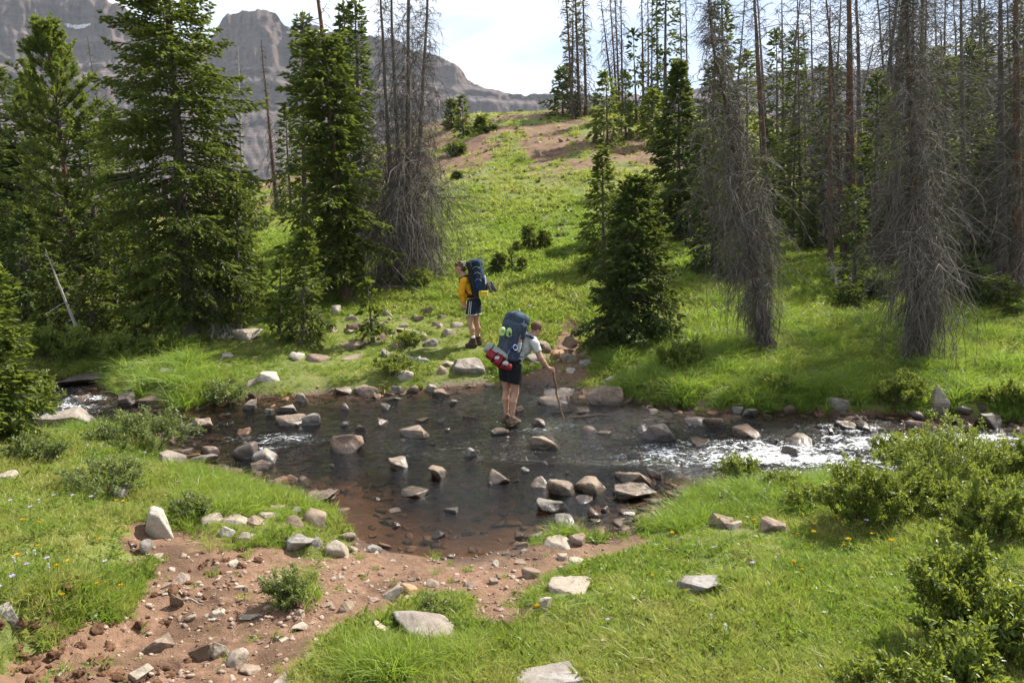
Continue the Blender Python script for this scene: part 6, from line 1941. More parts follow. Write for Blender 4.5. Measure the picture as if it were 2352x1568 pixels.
class Clay:
    """solid modelling with distance fields, turned into one continuous mesh"""
    def __init__(s, h=.01):
        s.h, s.ops = h, []
    def cone(s, a, b, ra, rb, k=.02, flat=None):
        a, b = np.array(a, float), np.array(b, float)
        r = max(ra, rb)
        def f(P):
            d = b - a; L = max((d * d).sum(), 1e-9)
            t = np.clip(((P - a) * d).sum(-1) / L, 0, 1)
            q = P - a - t[..., None] * d
            if flat is not None:
                ax, sc = np.array(flat[0], float), flat[1]
                ax = ax / np.linalg.norm(ax)
                c = (q * ax).sum(-1)
                q = q + (c * (1 / sc - 1))[..., None] * ax
            return (np.linalg.norm(q, axis=-1) - (ra + (rb - ra) * t)) * (1 if flat is None else min(1, flat[1]))
        s.ops.append(('u', f, np.minimum(a, b) - r * 1.3 - .04, np.maximum(a, b) + r * 1.3 + .04, k)); return s
    def chain(s, pts, rad_, k=.02, flat=None):
        for i in range(len(pts) - 1):
            s.cone(pts[i], pts[i + 1], rad_[i], rad_[i + 1], k, flat)
        return s
    def ell(s, c, r, k=.02, R=None, cut=False):
        c, r = np.array(c, float), np.array(r, float)
        R = np.eye(3) if R is None else np.array(R, float)
        def f(P):
            q = (P - c) @ R.T
            n = np.linalg.norm(q / r, axis=-1)
            g = np.linalg.norm(q / r ** 2, axis=-1)
            return n * (n - 1) / np.maximum(g, 1e-6)
        m = r.max() + .04
        s.ops.append(('s' if cut else 'u', f, c - m, c + m, k)); return s
    def box(s, c, r, R, rd=.03, k=.02, cut=False, taper=0.0, puff=0.0):
        """rounded box: half sizes r along the rows of R"""
        c, r, R = np.array(c, float), np.array(r, float), np.array(R, float)
        def f(P):
            q = (P - c) @ R.T
            if taper:
                sc = 1 - taper * np.clip(q[..., 2:3] / r[2], -1, 1)
                q = np.concatenate([q[..., :2] / sc, q[..., 2:]], -1)
            if puff:
                b = 1 + puff * (1 - np.clip(q[..., 2:3] / r[2], -1, 1) ** 2)
                q = np.concatenate([q[..., :2] / b, q[..., 2:]], -1)
            d = np.abs(q) - (r - rd)
            return np.linalg.norm(np.maximum(d, 0), axis=-1) + np.minimum(d.max(-1), 0) - rd
        m = np.linalg.norm(r) + .05
        s.ops.append(('s' if cut else 'u', f, c - m, c + m, k)); return s
    def plane(s, c, n):
        """keep only the side the normal points away from"""
        c, n = np.array(c, float), np.array(n, float); n = n / np.linalg.norm(n)
        s.ops.append(('p', lambda P: ((P - c) * n).sum(-1), None, None, 0)); return s
    def wrinkle(s, amp, fr, seed=0):
        s.ops.append(('w', lambda P: amp * fbm3(P[..., 0] * fr, P[..., 1] * fr, P[..., 2] * fr * .6, 2, seed), None, None, 0)); return s
    def mesh(s, name):
        us = [o for o in s.ops if o[0] == 'u']
        lo = np.min([o[2] for o in us], 0) - .02; hi = np.max([o[3] for o in us], 0) + .02
        n = np.ceil((hi - lo) / s.h).astype(int) + 1
        D = np.full(n, 1.0)
        ax = [lo[i] + np.arange(n[i]) * s.h for i in range(3)]
        for t, f, a, b, k in s.ops:
            if a is None:
                i0, i1 = np.zeros(3, int), n
            else:
                i0 = np.clip(np.floor((a - lo) / s.h).astype(int), 0, n); i1 = np.clip(np.ceil((b - lo) / s.h).astype(int) + 1, 0, n)
            g = tuple(slice(x, y) for x, y in zip(i0, i1))
            if t == 'w':
                nb = np.abs(D) < .04
                P = np.argwhere(nb) * s.h + lo
                D[nb] += f(P); continue
            P = np.stack(np.meshgrid(*[ax[i][i0[i]:i1[i]] for i in range(3)], indexing='ij'), -1)
            d = f(P); E = D[g]
            if t == 'u':
                hh = np.clip(.5 + .5 * (E - d) / max(k, 1e-5), 0, 1)
                D[g] = E * (1 - hh) + d * hh - k * hh * (1 - hh)
            elif t == 's':
                D[g] = np.maximum(E, -d)
            else:
                D[g] = np.maximum(E, d)
        D[0], D[-1], D[:, 0], D[:, -1], D[:, :, 0], D[:, :, -1] = (1.,) * 6
        V, Q = surface_nets(D, lo, s.h)
        return npmesh(name, V, [Q], smooth=True)

def cloth(name, col, var=.25, rough=.85, fr=40, bump=.35):
    m = Mat(name)
    n = m.noise(fr, 4, .6, vec=m.objc()); w = m.noise(9, 4, .6, vec=m.objc(), dist=.6)
    c = m.mix(m.rng(w, .3, .7), tuple(v * (1 - var) for v in col), tuple(min(1, v * (1 + var)) for v in col))
    return m.done(m.pbr(c, rough, m.bump(m.math('ADD', m.math('MULTIPLY', n, .25), w), bump, .02), .2))
M_SKIN = plain('skin', (0.40, 0.225, 0.155), .55, .35, .18, 14)
M_HAIR_B = plain('brown_hair', (0.075, 0.036, 0.020), .6, .4, .5, 60, .8)
M_HAIR_S = plain('short_sandy_hair', (0.12, 0.066, 0.036), .7, .3, .3, 80, .6)
M_TEE = cloth('grey_tee', (0.47, 0.48, 0.46)); M_BLACK = cloth('black_cloth', (0.012, 0.013, 0.016)); M_YELLOW = cloth('yellow_shirt', (0.62, 0.30, 0.012))
M_NAVY = cloth('navy_cloth', (0.014, 0.020, 0.040)); M_PACK = cloth('blue_grey_pack', (0.044, 0.062, 0.094), .38); M_PACK2 = cloth('dark_blue_pack', (0.016, 0.033, 0.058), .45)
M_PACKL = cloth('pack_front_pocket', (0.058, 0.072, 0.098), .35); M_STRAP = cloth('black_strap', (0.010, 0.010, 0.012)); M_GREYST = cloth('grey_strap', (0.30, 0.31, 0.31))
M_SOCK = cloth('white_sock', (0.66, 0.65, 0.62)); M_BOOT = cloth('brown_boot', (0.050, 0.032, 0.024)); M_TRAIL = cloth('tan_trail_shoe', (0.115, 0.082, 0.055), .5)
M_SOLE = plain('rubber_sole', (0.045, 0.040, 0.036), .8); M_RED = cloth('red_tent_bag', (0.20, 0.016, 0.024), .5, .5, 30, .8); M_SILV = cloth('grey_green_mat', (0.27, 0.31, 0.28), .2, .6)
M_GREEN = plain('pale_green_foam', (0.42, 0.58, 0.22), .6); M_MUG = plain('blue_enamel', (0.012, 0.035, 0.19), .25, .6, .1); M_RIM = plain('pale_enamel_rim', (0.55, 0.60, 0.66), .3, .5, .05)
M_ORANGE = plain('orange_cap', (0.55, 0.075, 0.02), .4); M_PADY = plain('yellow_foam_pad', (0.60, 0.47, 0.05), .7, .2, .15); M_PADB = cloth('black_foam_roll', (0.018, 0.018, 0.020))
M_WHITE = plain('white_piping', (0.7, 0.7, 0.68), .7); M_BLUER = plain('blue_cord', (0.02, 0.07, 0.34), .6); M_SHOE = plain('grey_shoe', (0.10, 0.092, 0.088), .8); M_EYE = plain('eye', (0.02, 0.015, 0.012), .2)
M_STICK = bark_mat('peeled_stick', (0.15, 0.095, 0.055), (0.25, 0.165, 0.10), (0.18, 0.115, 0.07), 2.0)
M_DKRED = plain('dark_tie_cord', (0.05, 0.008, 0.010), .7); M_SILVER = plain('pale_patch', (0.44, 0.47, 0.44), .5)

class Scaled:
    """a thing whose parts are modelled in metres from its own base"""
    def __init__(s, name, label, cat, base, k, group=None):
        s.e = empty(name, base, label, cat, group); s.e.scale = (k, k, k)
    def part(s, name, geo, mat, parent=None):
        return obj(name, geo.mesh(name) if hasattr(geo, 'mesh') else geo, parent or s.e, mat)

def tube_mesh(name, paths, rs, k=6):
    g = Geo()
    for p, r in zip(paths, rs):
        p = np.array(p, float); r = np.full(len(p), r) if np.isscalar(r) else np.array(r)
        V, Q = tubes(p[None], r[None], k); g.add(V, Q)
    return g.mesh(name, smooth=True)

def head(c, cc, f, up, r=.105):
    """skull, jaw, nose, ears around centre cc facing f"""
    cc, f, up = np.array(cc, float), unit(np.array(f, float)), unit(np.array(up, float))
    f = unit(f - up * (f @ up)); sd = np.cross(f, up)
    R = np.stack([sd, f, up])
    c.ell(cc + up * .025, (.073, .094, .098), .02, R)
    c.ell(cc + f * .030 - up * .050, (.054, .066, .070), .03, R)
    c.cone(cc + f * .088 + up * .012, cc + f * .112 - up * .026, .009, .015, .012)
    c.ell(cc + f * .090 - up * .060, (.022, .012, .010), .01, R)
    c.ell(cc + f * .082 - up * .098, (.024, .02, .018), .02, R)
    for q in (-1, 1):
        c.ell(cc + sd * q * .077 - f * .004 - up * .012, (.010, .020, .031), .008, R)
    return R

# ---- hiker wading across
def near_hiker():
    base = ground_at(1172, 978); base[2] = 0.035
    k = 143.0 / (1 / px_m(base[1]))
    T = Scaled('person', 'hiker wading the stream with bare legs, bent over a wooden stick, seen from behind', 'person', base, k)
    fw = unit(np.array((.75, .66, 0))); rt = np.array((fw[1], -fw[0], 0))
    hR, kR, aR, tR = (.075, -.06, .93), (.078, -.035, .52), (.022, -.075, .12), (.135, -.015, .045)
    hL, kL, aL, tL = (-.065, .055, .93), (-.058, .075, .54), (-.068, .035, .135), (.03, .10, .06)
    sp = [(0, 0, .98), (.085, .03, 1.12), (.20, .075, 1.28), (.305, .105, 1.385)]
    shR, elR, wrR, haR = (.385, -.05, 1.335), (.485, -.085, 1.105), (.605, -.03, .935), (.648, -.012, .895)
    shL, elL, wrL = (.255, .275, 1.365), (.20, .42, 1.12), (.13, .36, .94)
    hd = np.array((.415, .125, 1.555))
    c = Clay(.0115)
    c.chain(sp, (.135, .125, .145, .105), .04, flat=(fw, .78))
    c.chain([sp[3], (.345, .115, 1.43), hd - np.array((.01, 0, .06))], (.075, .062, .058), .03)
    R = head(c, hd, (.70, .55, -.35), (.42, .05, .9))
    for h_, k_, a_, t_ in ((hR, kR, aR, tR), (hL, kL, aL, tL)):
        h_, k_, a_, t_ = map(np.array, (h_, k_, a_, t_))
        calf = a_ + (k_ - a_) * .68 - fw * .022
        c.chain([h_, h_ + (k_ - h_) * .5, k_], (.100, .082, .060), .03)
        c.chain([k_, calf, a_ + (k_ - a_) * .25, a_], (.058, .060, .040, .036), .02)
        c.chain([a_, a_ - fw * .03 - np.array((0, 0, .07)), t_], (.036, .034, .026), .02)
    c.chain([shR, elR], (.056, .046), .03); c.chain([elR, np.array(elR) * .6 + np.array(wrR) * .4, wrR], (.044, .042, .029), .02)
    c.chain([shL, elL, wrL], (.056, .045, .029), .03)
    c.chain([sp[3], shR], (.09, .062), .04); c.chain([sp[3], shL], (.09, .062), .04)
    # right hand closed round the stick
    w, hnd = np.array(wrR), np.array(haR)
    stick_top = np.array((.668, -.020, .950)); stick_bot = np.array((.868, -.05, .01)); sdv = unit(stick_bot - stick_top)
    grip = stick_top + sdv * .065
    c.cone(w, grip + np.array((-.022, -.004, .028)), .030, .034, .012, flat=((0, 1, 0), .8))
    out = unit(np.cross(sdv, (0, 1.0, 0)))
    for i in range(4):
        b_ = grip + sdv * (-.030 + .021 * i) + np.array((-.012, -.020, .016))
        L = (.95, 1.05, 1.0, .82)[i]
        p1 = b_ + np.array((.026, -.010, .004)) * L; p2 = p1 + np.array((.014, .014, -.012)) * L; p3 = p2 + np.array((-.012, .018, -.008)) * L
        c.chain([b_, p1, p2, p3], (.0115, .0108, .010, .0088), .004)
    c.chain([grip + np.array((-.024, .012, .022)), grip + np.array((-.004, .024, .006)), grip + np.array((.014, .020, .010))], (.0125, .0115, .010), .005)
    # left hand, hanging, slightly curled
    wl = np.array(wrL); dn = unit(np.array((.25, -.05, -1)))
    c.cone(wl, wl + dn * .085, .029, .034, .012, flat=(rt, .6))
    for i in range(4):
        b_ = wl + dn * .085 + fw * (.027 - .018 * i)
        L = (.9, 1.0, .95, .78)[i]
        c.chain([b_, b_ + dn * .040 * L, b_ + dn * .066 * L - rt * .012, b_ + dn * .082 * L - rt * .026], (.0115, .0105, .0098, .0088), .004)
    c.chain([wl + dn * .03 + fw * .024, wl + dn * .062 + fw * .046, wl + dn * .09 + fw * .046], (.0135, .012, .0098), .006)
    body = T.part('body', c.mesh('body'), M_SKIN)
    # short hair, clipped close
    c = Clay(.008)
    sd, f_, up_ = R
    c.ell(hd + up_ * .030 - f_ * .006, (.079, .096, .098), .01, R)
    c.plane(hd - up_ * .005 + f_ * .02, unit(f_ * .75 - up_ * .66))
    c.box(hd - up_ * .075, (.2, .2, .045), R, .01, cut=True)
    T.part('hair', c.mesh('hair'), M_HAIR_S)
    for q in (-1, 1):
        c = Clay(.006); c.ell(hd + f_ * .084 + sd * q * .032 + up_ * .008, (.012, .010, .008), .002, R)
        T.part('eye', c.mesh('eye'), M_EYE)
    gl = hd + up_ * .016
    T.part('glasses', tube_mesh('glasses', [[gl + sd * q * .082 - f_ * .01, gl + sd * q * .078 + f_ * .085, gl + sd * q * .03 + f_ * .102] for q in (-1, 1)], [.004, .004], 5), M_EYE)
    # grey t-shirt
    c = Clay(.0125)
    c.chain(sp, (.150, .142, .162, .120), .04, flat=(fw, .80))
    c.chain([sp[3], shR], (.10, .076), .04); c.chain([sp[3], shL], (.10, .076), .04)
    c.cone(shR, np.array(shR) * .45 + np.array(elR) * .55, .076, .072, .03); c.cone(shL, np.array(shL) * .45 + np.array(elL) * .55, .076, .072, .03)
    c.wrinkle(.008, 14, 3)
    dR = unit(np.array(elR) - np.array(shR)); dL = unit(np.array(elL) - np.array(shL))
    c.box(np.array(shR) * .42 + np.array(elR) * .58 + dR * .10, (.12, .12, .10), np.stack([unit(np.cross(dR, (0, 1, 0))), np.cross(dR, unit(np.cross(dR, (0, 1, 0)))), dR]), .002, cut=True)
    c.box(np.array(shL) * .42 + np.array(elL) * .58 + dL * .10, (.12, .12, .10), np.stack([unit(np.cross(dL, (0, 1, 0))), np.cross(dL, unit(np.cross(dL, (0, 1, 0)))), dL]), .002, cut=True)
    c.plane((.365, .12, 1.45), (.35, .05, .9))
    T.part('shirt', c.mesh('shirt'), M_TEE)
    # black shorts
    c = Clay(.010)
    c.chain([(.01, .0, 1.05), (0, 0, .95)], (.150, .160), .04, flat=(fw, .85))
    for h_, k_, a0 in ((hR, kR, .70), (hL, kL, .74)):
        h_, k_ = np.array(h_), np.array(k_)
        c.chain([h_, h_ + (k_ - h_) * .75], (.124, .112), .04)
    c.wrinkle(.010, 12, 5)
    c.plane((0, 0, .70), (-.12, 0, -1))
    c.plane((.0, 0, 1.09), (.2, 0, 1))
    T.part('shorts', c.mesh('shorts'), M_BLACK)
    for a_, t_, hx in ((aR, tR, -.012), (aL, tL, 0)):
        a_, t_ = np.array(a_), np.array(t_)
        c = Clay(.008)
        heel = a_ - fw * .045; heel[2] = t_[2] - .005
        c.chain([heel, (heel + t_) / 2, t_], (.044, .046, .040), .02); c.cone(a_ + np.array((0, 0, .0)), heel + np.array((0, 0, .02)), .048, .046, .02); c.cone(a_, (a_ + t_) / 2, .046, .042, .02)
        c.plane(a_ + np.array((0, 0, .035)), (0, 0, 1)); c.wrinkle(.005, 30, 8)
        sh = T.part('shoe', c.mesh('shoe'), M_TRAIL)
        c = Clay(.008)
        c.chain([heel - np.array((0, 0, .03)), (heel + t_) / 2 - np.array((0, 0, .032)), t_ - np.array((0, 0, .028))], (.040, .042, .036), .01, flat=((0, 0, 1), .45))
        T.part('sole', c.mesh('sole'), M_SOLE, sh)
    # stick
    tt = np.linspace(-.0, 1.0, 14)
    Pth = stick_top[None] * (1 - tt[:, None]) + stick_bot[None] * tt[:, None]
    Pth[:, 0] += .010 * np.sin(tt * 9) + .008 * np.sin(tt * 23); Pth[:, 1] += .008 * np.cos(tt * 11)
    ST = Scaled('walking_stick', 'crooked brown wooden stick gripped by the wading hiker, tip in the water', 'walking stick', base, k)
    ST.part('shaft', tube_mesh('shaft', [Pth], [.020 - .007 * tt + .002 * np.sin(tt * 31)], 8), M_STICK)
    kn = Pth[5]; ST.part('stub', tube_mesh('stub', [[kn, kn + np.array((.03, 0, .012)), kn + np.array((.055, 0, .012))]], [[.009, .007, .004]], 6), M_STICK)
    kn = Pth[9]; ST.part('stub', tube_mesh('stub', [[kn, kn + np.array((.022, -.01, .02))]], [[.010, .005]], 6), M_STICK)
    # backpack
    up = unit(np.array((.25, .05, .96))); rt2 = unit(rt - up * (rt @ up)); f2 = np.cross(up, rt2); Rm = np.stack([rt2, f2, up])
    pc = np.array((.025, -.10, 1.40))
    PK = Scaled('backpack', 'large blue-grey backpack on the wading hiker with mug and shoes tied on', 'backpack', base, k)
    c = Clay(.0125); c.box(pc, (.175, .125, .33), Rm, .07, taper=-.10, puff=.10); c.wrinkle(.016, 8, 11)
    bag = PK.part('main_bag', c.mesh('main_bag'), M_PACK)
    c = Clay(.0125); c.box(pc + up * .355 + f2 * .01, (.185, .150, .085), Rm, .07); c.ell(pc + up * .40 + rt2 * .02, (.13, .11, .06), .05, Rm); c.wrinkle(.018, 9, 12)
    PK.part('lid', c.mesh('lid'), M_PACK)
    c = Clay(.010); c.box(pc - f2 * .115 - up * .07, (.135, .055, .22), Rm, .05, taper=-.15); c.wrinkle(.012, 10, 13)
    PK.part('front_pocket', c.mesh('front_pocket'), M_PACKL)
    for q in (-1, 1):
        c = Clay(.010); c.box(pc + rt2 * q * .175 - up * .18, (.035, .085, .12), Rm, .03, taper=-.1); c.wrinkle(.008, 12, 14)
        PK.part('side_pocket', c.mesh('side_pocket'), M_PACK)
        P0 = [pc + rt2 * q * .188 - f2 * .02 + up * z_ for z_ in np.linspace(-.05, .36, 8)]
        P1 = [pc + rt2 * q * .150 - f2 * (.15 - .02 * i) + up * z_ for i, z_ in enumerate(np.linspace(-.25, .40, 8))]
        PK.part('compression_strap', tube_mesh('compression_strap', [P0, P1], [.007, .006], 5), M_GREYST if q > 0 else M_STRAP)
        shp = np.array(shR if q > 0 else shL)
        top = pc + f2 * .12 + up * .12 + rt2 * q * .09
        P2 = [top, shp * .6 + top * .4 + np.array((0, 0, .075)), shp + np.array((-.035, 0, .075)) + fw * .03, shp + fw * .11 - np.array((.05, 0, .03)), np.array(sp[1]) + rt * q * .16 + fw * .02, pc - up * .22 + f2 * .10 + rt2 * q * .15]
        t_ = np.linspace(0, 1, 16); P2 = np.stack([np.interp(t_, np.linspace(0, 1, 6), np.array(P2)[:, i]) for i in range(3)], -1)
        PK.part('shoulder_strap', tube_mesh('shoulder_strap', [P2], [np.interp(t_, [0, .55, .7, 1], [.026, .026, .008, .008])], 8), M_PACK if q > 0 else M_STRAP)
    a_ = np.linspace(0, 6.28, 25)
    PK.part('hip_belt', tube_mesh('hip_belt', [np.stack([.02 + .155 * np.cos(a_) * rt[0] + .135 * np.sin(a_) * fw[0], .155 * np.cos(a_) * rt[1] + .135 * np.sin(a_) * fw[1], np.full(25, 1.065)], -1)], [.030], 8), M_STRAP)
    # things tied to the pack
    red0, red1 = np.array((-.33, -.30, 1.215)), np.array((-.035, -.36, 1.015))
    d_ = unit(red1 - red0)
    RB = Scaled('tent_bag', 'dark red rolled tent bag strapped slanting under the wading hiker pack', 'tent bag', base, k)
    c = Clay(.009); c.chain([red0, (red0 + red1) / 2, red1], (.074, .084, .068), .02); c.plane(red1 + d_ * .03, d_); c.plane(red0 - d_ * .03, -d_); c.wrinkle(.020, 13, 21)
    rb = RB.part('bag', c.mesh('bag'), M_RED)
    c = Clay(.008); c.ell(red1 + d_ * .032, (.055, .055, .022), .01, np.stack([unit(np.cross(d_, (0, 0, 1))), unit(np.cross(d_, unit(np.cross(d_, (0, 0, 1))))), d_])); c.wrinkle(.012, 30, 22); RB.part('gathered_end', c.mesh('gathered_end'), M_RED)
    for t_ in (.28, .68):
        cc = red0 * (1 - t_) + red1 * t_; e1 = unit(np.cross(d_, (0, 0, 1))); e2 = np.cross(d_, e1)
        RB.part('tie_strap', tube_mesh('tie_strap', [[cc + .094 * (math.cos(q) * e1 + math.sin(q) * e2) for q in np.linspace(0, 6.28, 20)]], [.009], 5), M_STRAP)
        c = Clay(.008); c.ell(cc + d_ * .05 - e2 * .0 + np.array((.01, -.07, .03)), (.05, .022, .03), .01); c.wrinkle(.012, 20, 23); RB.part('pale_patch', c.mesh('pale_patch'), M_SILVER)
    SB = Scaled('sleeping_mat', 'grey-green rolled mat poking out left behind the red tent bag', 'sleeping mat', base, k)
    c = Clay(.010); s0, s1 = np.array((-.345, -.20, 1.285)), np.array((-.10, -.24, 1.15)); c.chain([s0, s1], (.085, .085), .02); c.plane(s0 - unit(s1 - s0) * .05, s0 - s1); c.wrinkle(.008, 12, 24)
    SB.part('roll', c.mesh('roll'), M_SILV)
    e1 = unit(np.cross(s1 - s0, (0, 0, 1))); e2 = np.cross(unit(s1 - s0), e1)
    SB.part('mat_strap', tube_mesh('mat_strap', [[s0 * .8 + s1 * .2 + .087 * (math.cos(q) * e1 + math.sin(q) * e2) for q in np.linspace(0, 6.28, 20)]], [.008], 5), M_STRAP)
    for i, (x, z, lb) in enumerate(((-.125, 1.565, 'left one of the pale green foam clogs tied to the blue-grey backpack'), (-.018, 1.545, 'right one of the pale green foam clogs tied to the blue-grey backpack'))):
        CL = Scaled('clog', lb, 'shoe', base, k, 'pale green clogs on the backpack')
        cc = np.array((x, -.305 + .02 * i, z)); ax = unit(np.array((.35 - .2 * i, -.1, .93))); Rc = np.stack([unit(np.cross((0, 1.0, 0), ax)), unit(np.cross(ax, unit(np.cross((0, 1.0, 0), ax)))), ax])
        c = Clay(.007); c.ell(cc, (.048, .042, .072), .01, Rc); c.ell(cc + np.array((0, -.035, -.012)), (.026, .03, .042), .01, Rc, cut=True)
        CL.part('upper', c.mesh('upper'), M_GREEN)
        c = Clay(.007); c.ell(cc + np.array((0, .028, 0)), (.052, .016, .078), .005, Rc); CL.part('clog_sole', c.mesh('clog_sole'), M_GREEN)
        CL.part('heel_strap', tube_mesh('heel_strap', [[cc + Rc[0] * .045 * math.cos(q) - np.array((0, .038, 0)) - ax * (.02 + .035 * math.sin(q)) for q in np.linspace(0, 3.14, 9)]], [.005], 5), M_GREEN)
    MG = Scaled('mug', 'blue enamel mug with pale rim hanging on the blue-grey backpack', 'mug', base, k)
    mc, md = np.array((.055, -.335, 1.315)), unit(np.array((.62, -.72, .22)))
    e1 = unit(np.cross(md, (0, 0, 1))); e2 = np.cross(md, e1)
    rr = [(0, 0.0), (0, .036), (.004, .041), (.084, .042), (.084, .038), (.012, .036), (.012, .0)]
    V = np.array([[mc - md * .045 + md * a + r * (math.cos(q) * e1 + math.sin(q) * e2) for q in np.linspace(0, 6.2832, 25)[:-1]] for a, r in rr])
    idx = np.arange(7 * 24).reshape(7, 24); nx = np.roll(idx, -1, 1)
    MG.part('cup', npmesh('cup', V.reshape(-1, 3), [np.stack([idx[:-1], nx[:-1], nx[1:], idx[1:]], -1).reshape(-1, 4)], smooth=True), M_MUG)
    MG.part('rim', tube_mesh('rim', [[mc + md * .040 + .041 * (math.cos(q) * e1 + math.sin(q) * e2) for q in np.linspace(0, 6.2832, 25)]], [.004], 6), M_RIM)
    MG.part('handle', tube_mesh('handle', [[mc + md * (.03 * math.cos(q)) + (-e2) * (.04 + .030 * math.sin(q)) for q in np.linspace(0, 3.14, 9)]], [.005], 6), M_MUG)
    BT = Scaled('bottle', 'water bottle with orange-red cap in the side pocket of the blue-grey backpack', 'bottle', base, k)
    bc = pc + rt2 * .20 + up * .02
    BT.part('flask', tube_mesh('flask', [[bc - up * .16, bc - up * .02, bc]], [[.036, .036, .022]], 12), M_SILV)
    BT.part('cap', tube_mesh('cap', [[bc - up * .002, bc + up * .0, bc + up * .030, bc + up * .031]], [[.001, .022, .022, .001]], 12), M_ORANGE)
near_hiker()

# ---- hiker standing on the far bank
def far_hiker():
    base = ground_at(1089, 796)
    k = 109.0 / (1 / px_m(base[1]))
    T = Scaled('person', 'young hiker in yellow long-sleeved shirt and navy shorts standing on the far bank, looking left', 'person', base, k)
    fw = unit(np.array((-.96, .20, 0))); rt = np.array((fw[1], -fw[0], 0))
    hL, kL, aL, tL = (-.02, -.085, .93), (-.075, -.085, .52), (-.022, -.10, .11), (-.14, -.105, .045)
    hR, kR, aR, tR = (.035, .085, .93), (.045, .10, .51), (.075, .16, .11), (-.035, .20, .045)
    sp = [(.0, 0, .97), (-.055, 0, 1.10), (-.125, 0, 1.28), (-.175, 0, 1.42)]
    shL, elL, wrL = (-.195, -.175, 1.415), (-.245, -.215, 1.165), (-.215, -.155, .965)
    shR, elR, wrR = (-.175, .175, 1.415), (-.215, .215, 1.165), (-.20, .16, .965)
    hd = np.array((-.275, -.005, 1.655))
    c = Clay(.0115)
    c.chain(sp, (.125, .115, .135, .105), .04, flat=(fw, .78))
    c.chain([sp[3], (-.205, 0, 1.50), hd - np.array((-.02, 0, .06))], (.072, .056, .054), .03)
    R = head(c, hd, (-.97, .05, -.10), (-.08, 0, 1))
    for h_, k_, a_, t_ in ((hR, kR, aR, tR), (hL, kL, aL, tL)):
        h_, k_, a_, t_ = map(np.array, (h_, k_, a_, t_))
        calf = a_ + (k_ - a_) * .68 - fw * .022
        c.chain([h_, h_ + (k_ - h_) * .5, k_], (.092, .075, .056), .03)
        c.chain([k_, calf, a_ + (k_ - a_) * .25, a_], (.054, .056, .038, .034), .02)
        c.chain([a_, a_ - fw * .03 - np.array((0, 0, .06)), t_], (.034, .032, .024), .02)
    for s_, e_, w_ in ((shL, elL, wrL), (shR, elR, wrR)):
        s_, e_, w_ = map(np.array, (s_, e_, w_))
        c.chain([s_, e_, w_], (.052, .042, .027), .03); c.chain([sp[3], s_], (.085, .058), .04)
        dn = unit(np.array((.10, .02, -1)))
        c.cone(w_, w_ + dn * .085, .027, .032, .012, flat=((0, 1, 0), .6))
        for i in range(4):
            b_ = w_ + dn * .085 + fw * (.027 - .018 * i)
            L = (.9, 1.0, .95, .78)[i]
            iny = -np.sign(w_[1]) * np.array((0, 1.0, 0))
            c.chain([b_, b_ + dn * .040 * L, b_ + dn * .066 * L + iny * .012, b_ + dn * .080 * L + iny * .028], (.0112, .0102, .0095, .0086), .004)
        c.chain([w_ + dn * .03 + fw * .024, w_ + dn * .062 + fw * .046, w_ + dn * .09 + fw * .046], (.0132, .0118, .0096), .006)
    T.part('body', c.mesh('body'), M_SKIN)
    sd, f_, up_ = R
    c = Clay(.008)
    c.ell(hd + up_ * .040 - f_ * .012, (.084, .104, .098), .01, R); c.ell(hd + up_ * .085 + f_ * .05, (.07, .055, .042), .03, R); c.ell(hd - f_ * .055 - up_ * .02, (.07, .055, .06), .03, R)
    c.box(hd + f_ * .085 - up_ * .036, (.12, .06, .080), R, .02, cut=True)
    c.wrinkle(.017, 26, 31)
    T.part('hair', c.mesh('hair'), M_HAIR_B)
    for q in (-1, 1):
        c = Clay(.006); c.ell(hd + f_ * .084 + sd * q * .032 + up_ * .008, (.012, .010, .008), .002, R)
        T.part('eye', c.mesh('eye'), M_EYE)
    c = Clay(.0125)
    c.chain(sp, (.142, .135, .150, .115), .04, flat=(fw, .80))
    for s_, e_, w_ in ((shL, elL, wrL), (shR, elR, wrR)):
        c.chain([sp[3], s_], (.096, .070), .04); c.chain([s_, e_, np.array(e_) * .12 + np.array(w_) * .88], (.070, .060, .043), .03)
    c.wrinkle(.009, 14, 33)
    c.plane((-.185, 0, 1.475), (-.3, 0, .9)); c.plane((0, 0, .955), (0, 0, -1))
    T.part('shirt', c.mesh('shirt'), M_YELLOW)
    c = Clay(.010)
    c.chain([(-.01, 0, 1.02), (0, 0, .94)], (.136, .146), .04, flat=(fw, .85))
    for h_, k_ in ((hR, kR), (hL, kL)):
        h_, k_ = np.array(h_), np.array(k_); c.chain([h_, h_ + (k_ - h_) * .75], (.118, .116), .04)
    c.wrinkle(.008, 12, 35); c.plane((0, 0, .69), (0, 0, -1)); c.plane((0, 0, 1.03), (0, 0, 1))
    sho = T.part('shorts', c.mesh('shorts'), M_NAVY)
    h_, k_ = np.array(hL), np.array(kL)
    for dx in (-.035, .0):
        P = [np.array((h_[0] + dx - .02 - .03 * t_, -.085 - .128 + .02 * abs(dx) / .035 - .002 * t_, .98 - .285 * t_)) for t_ in np.linspace(0, 1, 8)]
        T.part('piping', tube_mesh('piping', [P], [.006], 5), M_WHITE, sho)
    for (h_, k_, xx) in ((hL, kL, 0), (hR, kR, 0)):
        h_, k_ = np.array(h_), np.array(k_); kk = h_ + (k_ - h_) * .57
        T.part('hem_piping', tube_mesh('hem_piping', [[kk + np.array((.119 * math.cos(q), .119 * math.sin(q), .697 - kk[2])) for q in np.linspace(0, 6.2832, 25)]], [.005], 5), M_WHITE, sho)
